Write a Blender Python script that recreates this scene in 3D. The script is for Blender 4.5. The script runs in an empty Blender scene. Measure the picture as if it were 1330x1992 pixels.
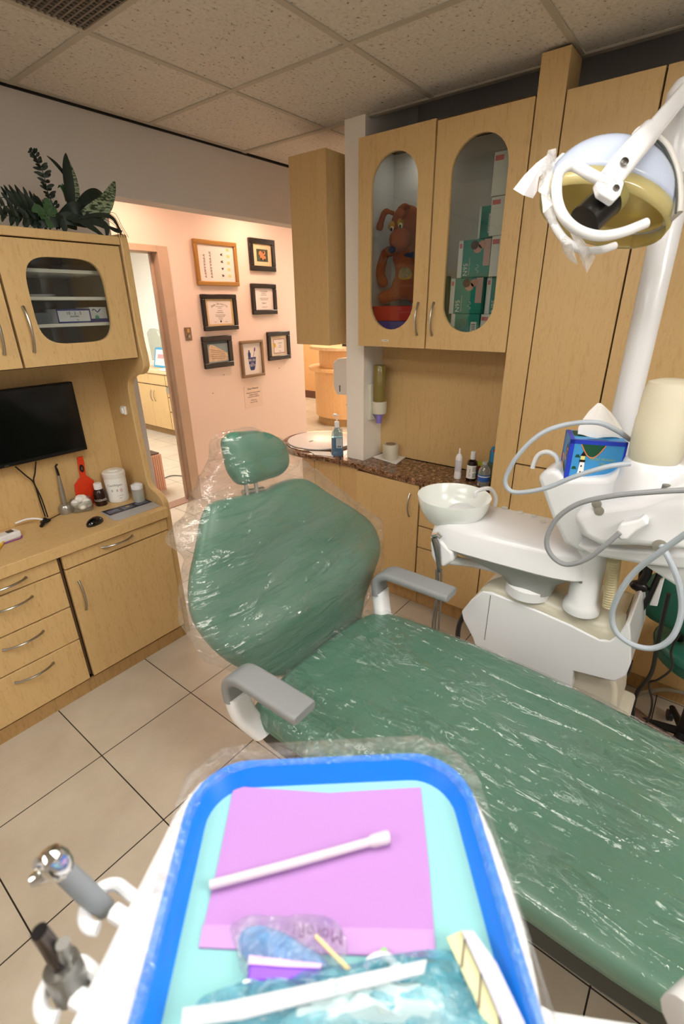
import bpy, math, random
import numpy as np
from mathutils import Vector, Matrix, noise
random.seed(7)
C = bpy.context.scene.collection
PI = math.pi

# ------------------------------------------------------------------ camera
AX = np.array([[0.61316997, -0.78985981, -0.01200281], [-0.32143405, -0.23559276, -0.91715658], [0.72159735, 0.56623098, -0.39834625]])
FP = 928.0
EYE = Vector((0, 0, 1.7))
cam_d = bpy.data.cameras.new('camera')
cam = bpy.data.objects.new('camera', cam_d)
C.objects.link(cam)
cam_d.sensor_fit = 'HORIZONTAL'
cam_d.sensor_width = 24.0
cam_d.lens = FP / 1330 * 24.0
cam_d.clip_start = 0.02
_r, _u, _b = Vector(AX[0]), -Vector(AX[1]), -Vector(AX[2])
_u = (_u - _r * _u.dot(_r)).normalized(); _b = _r.cross(_u)
cam.matrix_world = Matrix(((_r.x, _u.x, _b.x, EYE.x), (_r.y, _u.y, _b.y, EYE.y), (_r.z, _u.z, _b.z, EYE.z), (0, 0, 0, 1)))
cam_d.dof.use_dof = True
cam_d.dof.focus_distance = 1.9
cam_d.dof.aperture_fstop = 5.0
bpy.context.scene.camera = cam

# ------------------------------------------------------------------ exposure, world
S = bpy.context.scene
S.view_settings.view_transform = 'Standard'
S.view_settings.look = 'None'
S.view_settings.gamma = 1.0
S.view_settings.exposure = 0.12
S.view_settings.use_curve_mapping = False
W = bpy.data.worlds.new('world'); S.world = W
W.use_nodes = True
W.node_tree.nodes['Background'].inputs[0].default_value = (1.0, 0.95, 0.88, 1)
W.node_tree.nodes['Background'].inputs[1].default_value = 0.05

# lamp strengths
TROFFER = 16.0        # ceiling panels of this room
WARM = 9.0            # corridor lamps
ROOM2 = 22.0
RECEPTION = 20.0

# ------------------------------------------------------------------ picture -> place helpers (a pixel's ray met with a known plane)
def ray(x, y):
    r = np.array([x - 665.0, y - 996.0, FP]); w = AX.T @ r
    return Vector(w)
def at(x, y, X=None, Y=None, Z=None):
    r = ray(x, y)
    if X is not None: t = X / r.x
    elif Y is not None: t = Y / r.y
    else: t = (Z - EYE.z) / r.z
    return EYE + r * t
def atd(x, y, d):
    return EYE + ray(x, y) * (d / FP)
def atp(x, y, O, n):
    r = ray(x, y); t = (O - EYE).dot(n) / r.dot(n)
    return EYE + r * t

# ------------------------------------------------------------------ materials
def lin(h):
    h = h.lstrip('#'); o = []
    for i in (0, 2, 4):
        v = int(h[i:i+2], 16) / 255
        o.append(v / 12.92 if v <= 0.04045 else ((v + 0.055) / 1.055) ** 2.4)
    return (o[0], o[1], o[2], 1)
class NT:
    def __init__(s, name):
        s.m = bpy.data.materials.new(name); s.m.use_nodes = True
        s.t = s.m.node_tree; s.p = s.t.nodes['Principled BSDF']; s.o = s.t.nodes['Material Output']
    def n(s, ty, **k):
        a = s.t.nodes.new(ty)
        for x, v in k.items():
            if x.startswith('i_'):
                q = x[2:]; q = int(q) if q.isdigit() else q.replace('_', ' ')
                a.inputs[q].default_value = v
            else: setattr(a, x, v)
        return a
    def l(s, a, b): s.t.links.new(a, b)
    def coord(s, scale=(1, 1, 1)):
        tc = s.n('ShaderNodeTexCoord'); mp = s.n('ShaderNodeMapping'); mp.inputs['Scale'].default_value = scale
        s.l(tc.outputs['Object'], mp.inputs[0]); return mp.outputs[0]
    def ramp(s, fac, stops):
        r = s.n('ShaderNodeValToRGB'); e = r.color_ramp.elements
        while len(e) < len(stops): e.new(0.5)
        for i, (p, c) in enumerate(stops): e[i].position = p; e[i].color = c if len(c) == 4 else (*c, 1)
        s.l(fac, r.inputs[0]); return r.outputs[0]
    def bump(s, h, st=0.2, d=0.01):
        b = s.n('ShaderNodeBump'); b.inputs['Strength'].default_value = st; b.inputs['Distance'].default_value = d
        s.l(h, b.inputs['Height']); s.l(b.outputs[0], s.p.inputs['Normal']); return b
def schlick(k, nrm=None, base=0.04, mx=1.0, mul=1.0):
    ge = k.n('ShaderNodeNewGeometry'); d = k.n('ShaderNodeVectorMath', operation='DOT_PRODUCT')
    k.l(ge.outputs['Incoming'], d.inputs[0]); k.l(nrm if nrm else ge.outputs['Normal'], d.inputs[1])
    a = k.n('ShaderNodeMath', operation='ABSOLUTE'); k.l(d.outputs['Value'], a.inputs[0])
    o = k.n('ShaderNodeMath', operation='SUBTRACT'); o.inputs[0].default_value = 1; k.l(a.outputs[0], o.inputs[1])
    p = k.n('ShaderNodeMath', operation='POWER'); k.l(o.outputs[0], p.inputs[0]); p.inputs[1].default_value = 5
    m = k.n('ShaderNodeMath', operation='MULTIPLY_ADD'); k.l(p.outputs[0], m.inputs[0]); m.inputs[1].default_value = (1 - base) * mul; m.inputs[2].default_value = base * mul
    c = k.n('ShaderNodeMath', operation='MINIMUM'); k.l(m.outputs[0], c.inputs[0]); c.inputs[1].default_value = mx
    return c.outputs[0]
MATS = {}
def M(name, col='#ffffff', rough=0.5, metal=0.0, bump=None, vary=0.0, coat=0, trans=0, ior=1.45, emit=0, ecol=None, alpha=1, sss=0, spec=0.5):
    if name in MATS: return MATS[name]
    k = NT(name); p = k.p
    c = lin(col)
    p.inputs['Base Color'].default_value = c
    p.inputs['Roughness'].default_value = rough; p.inputs['Metallic'].default_value = metal
    p.inputs['Coat Weight'].default_value = coat; p.inputs['Transmission Weight'].default_value = trans
    p.inputs['IOR'].default_value = ior; p.inputs['Alpha'].default_value = alpha
    p.inputs['Specular IOR Level'].default_value = spec
    if sss:
        p.inputs['Subsurface Weight'].default_value = sss; p.inputs['Subsurface Radius'].default_value = (.02, .02, .02)
    if emit:
        p.inputs['Emission Color'].default_value = lin(ecol or col); p.inputs['Emission Strength'].default_value = emit
    if vary or bump:
        n = k.n('ShaderNodeTexNoise', i_Scale=(bump[1] if bump else 8), i_Detail=6.0)
        k.l(k.coord(), n.inputs['Vector'])
        if vary:
            d = tuple(v * (1 - vary) for v in c[:3]); u = tuple(min(1, v * (1 + vary)) for v in c[:3])
            k.l(k.ramp(n.outputs['Fac'], [(0.3, d), (0.7, u)]), p.inputs['Base Color'])
        if bump: k.bump(n.outputs['Fac'], bump[0], bump[2] if len(bump) > 2 else 0.002)
    MATS[name] = k.m; return k.m

def wood_mat(name, a, b, rough=0.42):
    k = NT(name)
    n1 = k.n('ShaderNodeTexNoise', i_Scale=3.0, i_Detail=8.0, i_Roughness=0.65); k.l(k.coord((14, 14, 1.2)), n1.inputs['Vector'])
    n2 = k.n('ShaderNodeTexNoise', i_Scale=30.0, i_Detail=4.0); k.l(k.coord((4, 4, 0.8)), n2.inputs['Vector'])
    mx = k.n('ShaderNodeMix', data_type='FLOAT'); mx.inputs[0].default_value = 0.45
    k.l(n1.outputs['Fac'], mx.inputs[2]); k.l(n2.outputs['Fac'], mx.inputs[3])
    col = k.ramp(mx.outputs[0], [(0.33, lin(b)), (0.5, lin(a)), (0.68, lin(a))])
    fl = k.n('ShaderNodeTexNoise', i_Scale=60.0, i_Detail=2.0); k.l(k.coord((3, 3, .6)), fl.inputs['Vector'])
    m2 = k.n('ShaderNodeMix', data_type='RGBA', blend_type='MULTIPLY'); 
    k.l(k.ramp(fl.outputs['Fac'], [(0.28, (.72, .66, .6, 1)), (0.36, (1, 1, 1, 1))]), m2.inputs[7]); k.l(col, m2.inputs[6]); m2.inputs[0].default_value = 0.6
    k.l(m2.outputs[2], k.p.inputs['Base Color'])
    k.p.inputs['Roughness'].default_value = rough
    k.bump(n2.outputs['Fac'], 0.05, 0.001)
    MATS[name] = k.m; return k.m
WOOD = wood_mat('maple_laminate', '#d3b27c', '#c7a36c')
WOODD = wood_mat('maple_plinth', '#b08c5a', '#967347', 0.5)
WOODO = wood_mat('reception_wood', '#e6b983', '#d8a468', 0.4)
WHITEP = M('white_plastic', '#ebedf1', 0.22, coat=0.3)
CREAM = M('cream_plastic', '#dfdccc', 0.35)
CHROME = M('brushed_steel', '#a8a49c', 0.28, 1.0)
BRIGHT = M('chrome', '#d8d8d8', 0.1, 1.0)
BLACK = M('black_plastic', '#0d0c0e', 0.35)
GREY = M('grey_plastic', '#8b8e90', 0.45)
PAINT = M('wall_paint_greige', '#d0ccc8', 0.8, bump=(0.15, 120, .001))
PAINTW = M('column_paint', '#f8f2e9', 0.75, bump=(0.12, 120, .001))
PINK = M('corridor_wall_paint', '#f8e2d5', 0.75, bump=(0.12, 120, .001))
WHITEW = M('white_wall_paint', '#efeee9', 0.8)
TRIMM = M('door_trim_paint', '#cdb39b', 0.5, vary=0.05)
GAP_SHADE = M('gap_shade_dark', '#1b1815', 0.9)  # near-black colour that puts shade into the ceiling gaps
PAPER = M('paper', '#ece8e2', 0.8)
GREEN = M('green_vinyl', '#4c7865', 0.34, bump=(0.08, 350, .0006))
DGREEN = M('dark_green_vinyl', '#1f5c4c', 0.42)

def floor_mat():
    k = NT('porcelain_floor')
    tc = k.n('ShaderNodeTexCoord'); sp = k.n('ShaderNodeSeparateXYZ'); k.l(tc.outputs['Object'], sp.inputs[0])
    def line(o, off, size):
        a = k.n('ShaderNodeMath', operation='SUBTRACT'); k.l(o, a.inputs[0]); a.inputs[1].default_value = off
        d = k.n('ShaderNodeMath', operation='DIVIDE'); k.l(a.outputs[0], d.inputs[0]); d.inputs[1].default_value = size
        r = k.n('ShaderNodeMath', operation='ROUND'); k.l(d.outputs[0], r.inputs[0])
        s = k.n('ShaderNodeMath', operation='SUBTRACT'); k.l(d.outputs[0], s.inputs[0]); k.l(r.outputs[0], s.inputs[1])
        b = k.n('ShaderNodeMath', operation='ABSOLUTE'); k.l(s.outputs[0], b.inputs[0])
        c = k.n('ShaderNodeMath', operation='LESS_THAN'); k.l(b.outputs[0], c.inputs[0]); c.inputs[1].default_value = 0.0022 / size
        f = k.n('ShaderNodeMath', operation='FLOOR'); k.l(d.outputs[0], f.inputs[0])
        return c.outputs[0], f.outputs[0]
    lx, fx = line(sp.outputs[0], 0.4915, 0.4375); ly, fy = line(sp.outputs[1], 1.666, 0.4420)
    mx = k.n('ShaderNodeMath', operation='MAXIMUM'); k.l(lx, mx.inputs[0]); k.l(ly, mx.inputs[1])
    cv = k.n('ShaderNodeCombineXYZ'); k.l(fx, cv.inputs[0]); k.l(fy, cv.inputs[1])
    wn = k.n('ShaderNodeTexWhiteNoise'); k.l(cv.outputs[0], wn.inputs['Vector'])
    n = k.n('ShaderNodeTexNoise', i_Scale=3.5, i_Detail=8.0, i_Roughness=.6); k.l(tc.outputs['Object'], n.inputs['Vector'])
    ad = k.n('ShaderNodeMath', operation='MULTIPLY_ADD'); k.l(wn.outputs['Value'], ad.inputs[0]); ad.inputs[1].default_value = .12; k.l(n.outputs['Fac'], ad.inputs[2])
    col = k.ramp(ad.outputs[0], [(0.35, lin('#b3a795')), (0.75, lin('#c6bcab'))])
    m = k.n('ShaderNodeMix', data_type='RGBA'); k.l(mx.outputs[0], m.inputs[0]); k.l(col, m.inputs[6]); m.inputs[7].default_value = lin('#1d1813')
    k.l(m.outputs[2], k.p.inputs['Base Color']); k.p.inputs['Roughness'].default_value = 0.38
    inv = k.n('ShaderNodeMath', operation='SUBTRACT'); inv.inputs[0].default_value = 1; k.l(mx.outputs[0], inv.inputs[1])
    k.bump(inv.outputs[0], .3, .002)
    return k.m
def ceil_mat():
    k = NT('acoustic_tile')
    n = k.n('ShaderNodeTexNoise', i_Scale=75.0, i_Detail=6.0, i_Roughness=.7); k.l(k.coord(), n.inputs['Vector'])
    k.l(k.ramp(n.outputs['Fac'], [(0.34, lin('#4a4138')), (0.39, lin('#cec8bf')), (0.6, lin('#dbd6cd'))]), k.p.inputs['Base Color']); k.p.inputs['Roughness'].default_value = 0.95
    k.bump(n.outputs['Fac'], .5, .003)
    return k.m
def granite_mat():
    k = NT('brown_granite')
    v = k.n('ShaderNodeTexVoronoi', i_Scale=120.0); k.l(k.coord(), v.inputs['Vector'])
    n = k.n('ShaderNodeTexNoise', i_Scale=45.0, i_Detail=8.0, i_Roughness=.7); k.l(k.coord(), n.inputs['Vector'])
    c1 = k.ramp(n.outputs['Fac'], [(0.36, lin('#1e120c')), (0.44, lin('#6b4a36')), (0.55, lin('#8f6c50')), (0.68, lin('#c9a888'))])
    c2 = k.ramp(v.outputs['Color'], [(0.15, (.25, .2, .18, 1)), (0.4, (1, 1, 1, 1))])
    m = k.n('ShaderNodeMix', data_type='RGBA', blend_type='MULTIPLY'); m.inputs[0].default_value = .8
    k.l(c1, m.inputs[6]); k.l(c2, m.inputs[7]); k.l(m.outputs[2], k.p.inputs['Base Color'])
    k.p.inputs['Roughness'].default_value = 0.12
    return k.m
def film_mat(name='plastic_film', haze=0.10, gloss=1.0, scale=9.0, stretch=(1, 1, 1), bst=0.9, col='#ffffff', bd=0.012, mscale=3.0, mlow=1.0, fscale=26.0, fth=.56, famp=1.1, gmax=.28):
    k = NT(name); t = k.t
    tr = k.n('ShaderNodeBsdfTransparent'); gl = k.n('ShaderNodeBsdfGlossy'); gl.inputs['Roughness'].default_value = 0.07
    df = k.n('ShaderNodeBsdfDiffuse'); tl = k.n('ShaderNodeBsdfTranslucent')
    df.inputs[0].default_value = lin(col); tl.inputs[0].default_value = lin(col)
    wz = k.n('ShaderNodeTexNoise', i_Scale=4.0, i_Detail=3.0); co = k.coord(stretch); k.l(co, wz.inputs['Vector'])
    wa = k.n('ShaderNodeVectorMath', operation='MULTIPLY_ADD'); k.l(wz.outputs['Color'], wa.inputs[0]); wa.inputs[1].default_value = (.25, .25, .25); k.l(co, wa.inputs[2])
    v = k.n('ShaderNodeTexVoronoi', feature='DISTANCE_TO_EDGE', i_Scale=scale); k.l(wa.outputs[0], v.inputs['Vector'])
    v2 = k.n('ShaderNodeTexVoronoi', feature='F1', i_Scale=scale * 2.3); k.l(wa.outputs[0], v2.inputs['Vector'])
    n2 = k.n('ShaderNodeTexNoise', i_Scale=scale * 1.3, i_Detail=5.0, i_Roughness=.6); k.l(wa.outputs[0], n2.inputs['Vector'])
    rr = k.n('ShaderNodeMapRange', i_1=0.0, i_2=0.16, i_3=1.0, i_4=0.0); k.l(v.outputs['Distance'], rr.inputs[0])
    ad = k.n('ShaderNodeMath', operation='MULTIPLY_ADD'); k.l(rr.outputs[0], ad.inputs[0]); ad.inputs[1].default_value = .35; k.l(n2.outputs['Fac'], ad.inputs[2])
    ad2 = k.n('ShaderNodeMath', operation='MULTIPLY_ADD'); k.l(v2.outputs['Distance'], ad2.inputs[0]); ad2.inputs[1].default_value = .25; k.l(ad.outputs[0], ad2.inputs[2])
    mk = k.n('ShaderNodeTexNoise', i_Scale=mscale, i_Detail=2.0); k.l(co, mk.inputs['Vector'])
    mr = k.n('ShaderNodeMapRange', i_1=0.50, i_2=0.62, i_3=mlow, i_4=1.0); k.l(mk.outputs['Fac'], mr.inputs[0])
    mm = k.n('ShaderNodeMath', operation='MULTIPLY'); k.l(mr.outputs[0], mm.inputs[0]); k.l(ad2.outputs[0], mm.inputs[1])
    b = k.n('ShaderNodeBump'); b.inputs['Strength'].default_value = bst; b.inputs['Distance'].default_value = bd; k.l(mm.outputs[0], b.inputs['Height'])
    # sharp little facets where the film is crumpled
    fv = k.n('ShaderNodeTexVoronoi', feature='F1', i_Scale=fscale); k.l(wa.outputs[0], fv.inputs['Vector'])
    fm = k.n('ShaderNodeTexNoise', i_Scale=fscale * .22, i_Detail=3.0); k.l(co, fm.inputs['Vector'])
    fr_ = k.n('ShaderNodeMapRange', i_1=fth, i_2=fth + .05, i_3=0.0, i_4=famp); k.l(fm.outputs['Fac'], fr_.inputs[0])
    fs_ = k.n('ShaderNodeVectorMath', operation='SUBTRACT'); k.l(fv.outputs['Color'], fs_.inputs[0]); fs_.inputs[1].default_value = (.5, .5, .5)
    fk = k.n('ShaderNodeVectorMath', operation='SCALE'); k.l(fs_.outputs[0], fk.inputs[0]); k.l(fr_.outputs[0], fk.inputs['Scale'])
    fa_ = k.n('ShaderNodeVectorMath', operation='ADD'); k.l(b.outputs[0], fa_.inputs[0]); k.l(fk.outputs[0], fa_.inputs[1])
    fn_ = k.n('ShaderNodeVectorMath', operation='NORMALIZE'); k.l(fa_.outputs[0], fn_.inputs[0]); b = fn_
    k.l(b.outputs[0], gl.inputs['Normal'])
    ml = schlick(k, b.outputs[0], .05, gmax, 1.5 * gloss)
    m1 = k.n('ShaderNodeMixShader'); m1.inputs[0].default_value = .5; k.l(df.outputs[0], m1.inputs[1]); k.l(tl.outputs[0], m1.inputs[2])
    m2 = k.n('ShaderNodeMixShader')
    hz = k.n('ShaderNodeMapRange', i_1=0.35, i_2=0.75, i_3=haze * 0.4, i_4=haze * 2.2); k.l(n2.outputs['Fac'], hz.inputs[0]); k.l(hz.outputs[0], m2.inputs[0])
    k.l(tr.outputs[0], m2.inputs[1]); k.l(m1.outputs[0], m2.inputs[2])
    m3 = k.n('ShaderNodeMixShader'); k.l(ml, m3.inputs[0]); k.l(m2.outputs[0], m3.inputs[1]); k.l(gl.outputs[0], m3.inputs[2])
    k.l(m3.outputs[0], k.o.inputs['Surface'])
    MATS[name] = k.m; return k.m
def glass_mat(name, col='#ffffff', haze=0.0, refl=1.0):
    k = NT(name)
    tr = k.n('ShaderNodeBsdfTransparent'); tr.inputs[0].default_value = lin(col)
    gl = k.n('ShaderNodeBsdfGlossy'); gl.inputs['Roughness'].default_value = 0.02
    ml = schlick(k, None, .04, .8, 2.0 * refl)
    m = k.n('ShaderNodeMixShader'); k.l(ml, m.inputs[0]); k.l(tr.outputs[0], m.inputs[1]); k.l(gl.outputs[0], m.inputs[2])
    if haze:
        d = k.n('ShaderNodeBsdfDiffuse'); d.inputs[0].default_value = lin(col)
        m2 = k.n('ShaderNodeMixShader'); m2.inputs[0].default_value = haze; k.l(m.outputs[0], m2.inputs[1]); k.l(d.outputs[0], m2.inputs[2]); m = m2
    k.l(m.outputs[0], k.o.inputs['Surface']); MATS[name] = k.m; return k.m
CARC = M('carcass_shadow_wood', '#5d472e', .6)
GLASS = glass_mat('cabinet_glass', '#dfe3df', refl=1.0)

# ------------------------------------------------------------------ mesh builder
class MB:
    def __init__(s, T=None): s.v = []; s.f = []; s.mi = []; s.T = T; s.m = 0
    def add(s, vs, fs, m=None):
        o = len(s.v)
        for p in vs:
            p = Vector(p); s.v.append(s.T @ p if s.T is not None else p)
        for q in fs: s.f.append(tuple(i + o for i in q)); s.mi.append(s.m if m is None else m)
        return s
    def box(s, lo, hi, m=None):
        x0, y0, z0 = lo; x1, y1, z1 = hi
        v = [(x0, y0, z0), (x1, y0, z0), (x1, y1, z0), (x0, y1, z0), (x0, y0, z1), (x1, y0, z1), (x1, y1, z1), (x0, y1, z1)]
        return s.add(v, [(0, 3, 2, 1), (4, 5, 6, 7), (0, 1, 5, 4), (1, 2, 6, 5), (2, 3, 7, 6), (3, 0, 4, 7)], m)
    def prism(s, poly, vec, m=None):
        n = len(poly); vec = Vector(vec); a = [Vector(p) for p in poly]; b = [p + vec for p in a]
        return s.add(a + b, [tuple(range(n))[::-1], tuple(range(n, 2 * n))] + [(i, (i + 1) % n, n + (i + 1) % n, n + i) for i in range(n)], m)
    def tube(s, pts, r, n=10, caps=True, m=None, flat=None):
        P = [Vector(p) for p in pts]; k = len(P); R = r if isinstance(r, (list, tuple)) else [r] * k
        vs = []; up = None
        for i in range(k):
            d = (P[min(i + 1, k - 1)] - P[max(i - 1, 0)]).normalized()
            if up is None: up = d.orthogonal().normalized() if flat is None else (Vector(flat) - d * d.dot(Vector(flat))).normalized()
            else: up = (up - d * up.dot(d)).normalized()
            sd = d.cross(up)
            for j in range(n):
                t = 2 * PI * j / n
                vs.append(P[i] + (up * math.cos(t) + sd * math.sin(t)) * R[i])
        fs = [(i * n + j, i * n + (j + 1) % n, (i + 1) * n + (j + 1) % n, (i + 1) * n + j) for i in range(k - 1) for j in range(n)]
        if caps: fs += [tuple(range(n))[::-1], tuple(range((k - 1) * n, k * n))]
        return s.add(vs, fs, m)
    def sweep(s, pts, section, side, caps=True, m=None, scales=None):
        """section = [(a, b)] in (side, normal) axes along the path; side is a fixed sideways vector."""
        P = [Vector(p) for p in pts]; k = len(P); n = len(section); sd = Vector(side).normalized(); vs = []
        for i in range(k):
            d = (P[min(i + 1, k - 1)] - P[max(i - 1, 0)]).normalized(); up = sd.cross(d).normalized(); sc = scales[i] if scales else 1
            for a, b in section: vs.append(P[i] + sd * a * sc + up * b * sc)
        fs = [(i * n + j, i * n + (j + 1) % n, (i + 1) * n + (j + 1) % n, (i + 1) * n + j) for i in range(k - 1) for j in range(n)]
        if caps: fs += [tuple(range(n))[::-1], tuple(range((k - 1) * n, k * n))]
        return s.add(vs, fs, m)
    def lathe(s, prof, o, axis=(0, 0, 1), n=28, m=None, sx=1, sy=1, ref=None):
        o = Vector(o); ax = Vector(axis).normalized(); u = (Vector(ref) - ax * ax.dot(Vector(ref))).normalized() if ref else ax.orthogonal().normalized(); w = ax.cross(u); vs = []
        for r, h in prof:
            for j in range(n):
                t = 2 * PI * j / n; vs.append(o + ax * h + u * (r * sx * math.cos(t)) + w * (r * sy * math.sin(t)))
        k = len(prof)
        fs = [(i * n + j, i * n + (j + 1) % n, (i + 1) * n + (j + 1) % n, (i + 1) * n + j) for i in range(k - 1) for j in range(n)]
        fs += [tuple(range(n))[::-1], tuple(range((k - 1) * n, k * n))]
        return s.add(vs, fs, m)
    def sphere(s, c, r, n=16, k=10, m=None, R=None):
        c = Vector(c); r = (r, r, r) if not isinstance(r, (tuple, list)) else r; vs = []
        for i in range(k + 1):
            a = PI * i / k
            for j in range(n):
                t = 2 * PI * j / n
                p = Vector((r[0] * math.sin(a) * math.cos(t), r[1] * math.sin(a) * math.sin(t), r[2] * math.cos(a)))
                vs.append(c + (R @ p if R is not None else p))
        return s.add(vs, [(i * n + j, (i + 1) * n + j, (i + 1) * n + (j + 1) % n, i * n + (j + 1) % n) for i in range(k) for j in range(n)], m)
    def grid(s, fn, nu, nv, m=None):
        vs = [fn(i / nu, j / nv) for j in range(nv + 1) for i in range(nu + 1)]
        return s.add(vs, [(j * (nu + 1) + i, j * (nu + 1) + i + 1, (j + 1) * (nu + 1) + i + 1, (j + 1) * (nu + 1) + i) for j in range(nv) for i in range(nu)], m)
    def build(s, name, mats, parent=None, bevel=0, smooth=True, seg=2, sub=0, ang=35, thick=0):
        off = WL(parent) if parent else Vector((0, 0, 0))
        me = bpy.data.meshes.new(name)
        me.from_pydata([p - off for p in s.v], [], s.f); me.update()
        ms = mats if isinstance(mats, (list, tuple)) else [mats]
        for q in ms: me.materials.append(q)
        if len(ms) > 1: me.polygons.foreach_set('material_index', [min(i, len(ms) - 1) for i in s.mi])
        import bmesh
        b = bmesh.new(); b.from_mesh(me); bmesh.ops.remove_doubles(b, verts=b.verts, dist=1e-6); bmesh.ops.recalc_face_normals(b, faces=b.faces); b.to_mesh(me); b.free()
        if smooth: me.shade_smooth(); me.set_sharp_from_angle(angle=math.radians(ang))
        o = bpy.data.objects.new(name, me); C.objects.link(o)
        if parent: o.parent = parent
        if thick:
            md = o.modifiers.new('thickness', 'SOLIDIFY'); md.thickness = thick
        if bevel:
            md = o.modifiers.new('bevel', 'BEVEL'); md.width = bevel; md.segments = seg; md.limit_method = 'ANGLE'; md.angle_limit = math.radians(40)
            if smooth: md.harden_normals = False
        if sub:
            md = o.modifiers.new('sub', 'SUBSURF'); md.levels = sub; md.render_levels = sub
        return o
def WL(o):
    v = Vector((0, 0, 0))
    while o: v = v + o.location; o = o.parent
    return v
def tag(o, label=None, cat=None, group=None, kind=None):
    if label: o['label'] = label
    if cat: o['category'] = cat
    if group: o['group'] = group
    if kind: o['kind'] = kind
    return o
def thing(name, loc, label, cat, group=None):
    o = bpy.data.objects.new(name, None); C.objects.link(o); o.location = loc; o.empty_display_size = .05
    return tag(o, label, cat, group)
def struct(name, mb, m, **k):
    o = mb.build(name, m, **k); o['kind'] = 'structure'; return o
def text_geo(txt, size, extr=0.0002, spacing=1.0):
    cu = bpy.data.curves.new('t', 'FONT'); cu.body = txt; cu.size = size; cu.extrude = extr; cu.align_x = 'CENTER'; cu.align_y = 'CENTER'; cu.space_character = spacing; cu.resolution_u = 2
    o = bpy.data.objects.new('t', cu); C.objects.link(o); bpy.context.view_layer.update()
    me = bpy.data.meshes.new_from_object(o.evaluated_get(bpy.context.evaluated_depsgraph_get()))
    vs = [v.co.copy() for v in me.vertices]; fs = [tuple(p.vertices) for p in me.polygons]
    bpy.data.objects.remove(o); bpy.data.curves.remove(cu); bpy.data.meshes.remove(me)
    return vs, fs
def put_text(mb, txt, size, o, ex, ey, m=None, spacing=1.0):
    """lettering centred at o, reading along ex, upright along ey"""
    ex = Vector(ex).normalized(); ey = Vector(ey).normalized(); n = ex.cross(ey); vs, fs = text_geo(txt, size, spacing=spacing)
    mb.add([Vector(o) + ex * v.x + ey * v.y + n * (v.z + 0.0004) for v in vs], fs, m)
def copy_tree(o, parent=None):
    c = o.copy(); C.objects.link(c); c.parent = parent
    for ch in list(o.children): copy_tree(ch, c)
    return c
def catmull(pts, n=8, closed=False):
    P = [Vector(p) for p in pts]; out = []; k = len(P)
    for i in range(k if closed else k - 1):
        if closed: a, b, c, d = P[(i - 1) % k], P[i], P[(i + 1) % k], P[(i + 2) % k]
        else: a, b, c, d = P[max(i - 1, 0)], P[i], P[i + 1], P[min(i + 2, k - 1)]
        for j in range(n):
            t = j / n
            out.append(0.5 * ((2 * b) + (c - a) * t + (2 * a - 5 * b + 4 * c - d) * t * t + (3 * b - a - 3 * c + d) * t ** 3))
    if not closed: out.append(P[-1])
    return out
def rrect(w, h, r, n=5, sq=2.0):
    o = []
    for cx, cy, a0 in ((w/2 - r, h/2 - r, 0), (-w/2 + r, h/2 - r, 90), (-w/2 + r, -h/2 + r, 180), (w/2 - r, -h/2 + r, 270)):
        for i in range(n + 1):
            t = math.radians(a0 + 90 * i / n); o.append((cx + r * math.cos(t), cy + r * math.sin(t)))
    return o
def frame(O, ex, ey):
    ex = Vector(ex).normalized(); ey = Vector(ey); ey = (ey - ex * ex.dot(ey)).normalized(); ez = ex.cross(ey)
    return Matrix(((ex.x, ey.x, ez.x, O[0]), (ex.y, ey.y, ez.y, O[1]), (ex.z, ey.z, ez.z, O[2]), (0, 0, 0, 1)))
def pad(outline, front, back, T, rings=7, p=2.6, disp=None, mb=None):
    """pillow between an outline (x, y) in frame T: bulges by front (+z) and back (-z)."""
    mb = mb or MB(); mb.T = T; n = len(outline)
    cx = sum(q[0] for q in outline) / n; cy = sum(q[1] for q in outline) / n
    for sgn, h in ((1, front), (-1, back)):
        vs = [(cx, cy, sgn * h)]; fs = []
        for i in range(1, rings + 1):
            s = math.sin(PI / 2 * i / rings) if i < rings else 1
            z = h * max(0, 1 - s ** p) ** (1 / p)
            for x, y in outline:
                X_, Y_ = cx + (x - cx) * s, cy + (y - cy) * s
                vs.append((X_, Y_, sgn * (z + (disp(X_, Y_) * (1 - s ** 6) if disp and sgn > 0 else 0))))
        for j in range(n): fs.append((0, 1 + j, 1 + (j + 1) % n))
        for i in range(rings - 1):
            for j in range(n): fs.append((1 + i * n + j, 1 + (i + 1) * n + j, 1 + (i + 1) * n + (j + 1) % n, 1 + i * n + (j + 1) % n))
        mb.add(vs, fs)
    return mb

# ================================================================== THE SHELL
CE = 2.53
fl = MB(); fl.box((-1.8, -2.4, -0.1), (9.0, 8.5, 0)); struct('floor', fl, floor_mat(), smooth=False)
# ceiling of the room, stops short over the right hand cabinets; one plate with its grid as a part
CM = ceil_mat()
cl = MB(); cl.box((-1.8, -2.4, CE), (2.36, 2.55, CE + 0.02)); cl.box((2.36, 1.765, CE), (4.6, 2.55, CE + 0.02)); cobj = struct('ceiling', cl, CM, smooth=False)
g = MB()
for k in range(-5, 5):
    x = 1.115 + 0.612 * (k - 0)
    if -1.8 < x < 2.36: g.box((x - .012, -2.4, CE - .004), (x + .012, 2.55, CE + .001))
for k in range(-6, 3):
    y = 1.30 + 0.612 * k
    g.box((-1.8, y - .012, CE - .0042), (2.36, y + .012, CE + .001))
g.box((2.33, -2.4, CE - .006), (2.36, 2.55, CE + .001)); g.box((2.36, 1.90, CE - .0042), (4.6, 1.924, CE + .001)); g.box((2.927, 1.765, CE - .004), (2.951, 2.55, CE + .001))
g2 = MB(); g2.box((-1.8, 2.538, CE - .012), (4.6, 2.549, CE + .001)); g2.build('shadow_gap', GAP_SHADE, cobj, smooth=False)
g.build('ceiling_grid', M('grid_metal', '#b9b3a6', .5), cobj, smooth=False)
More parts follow.
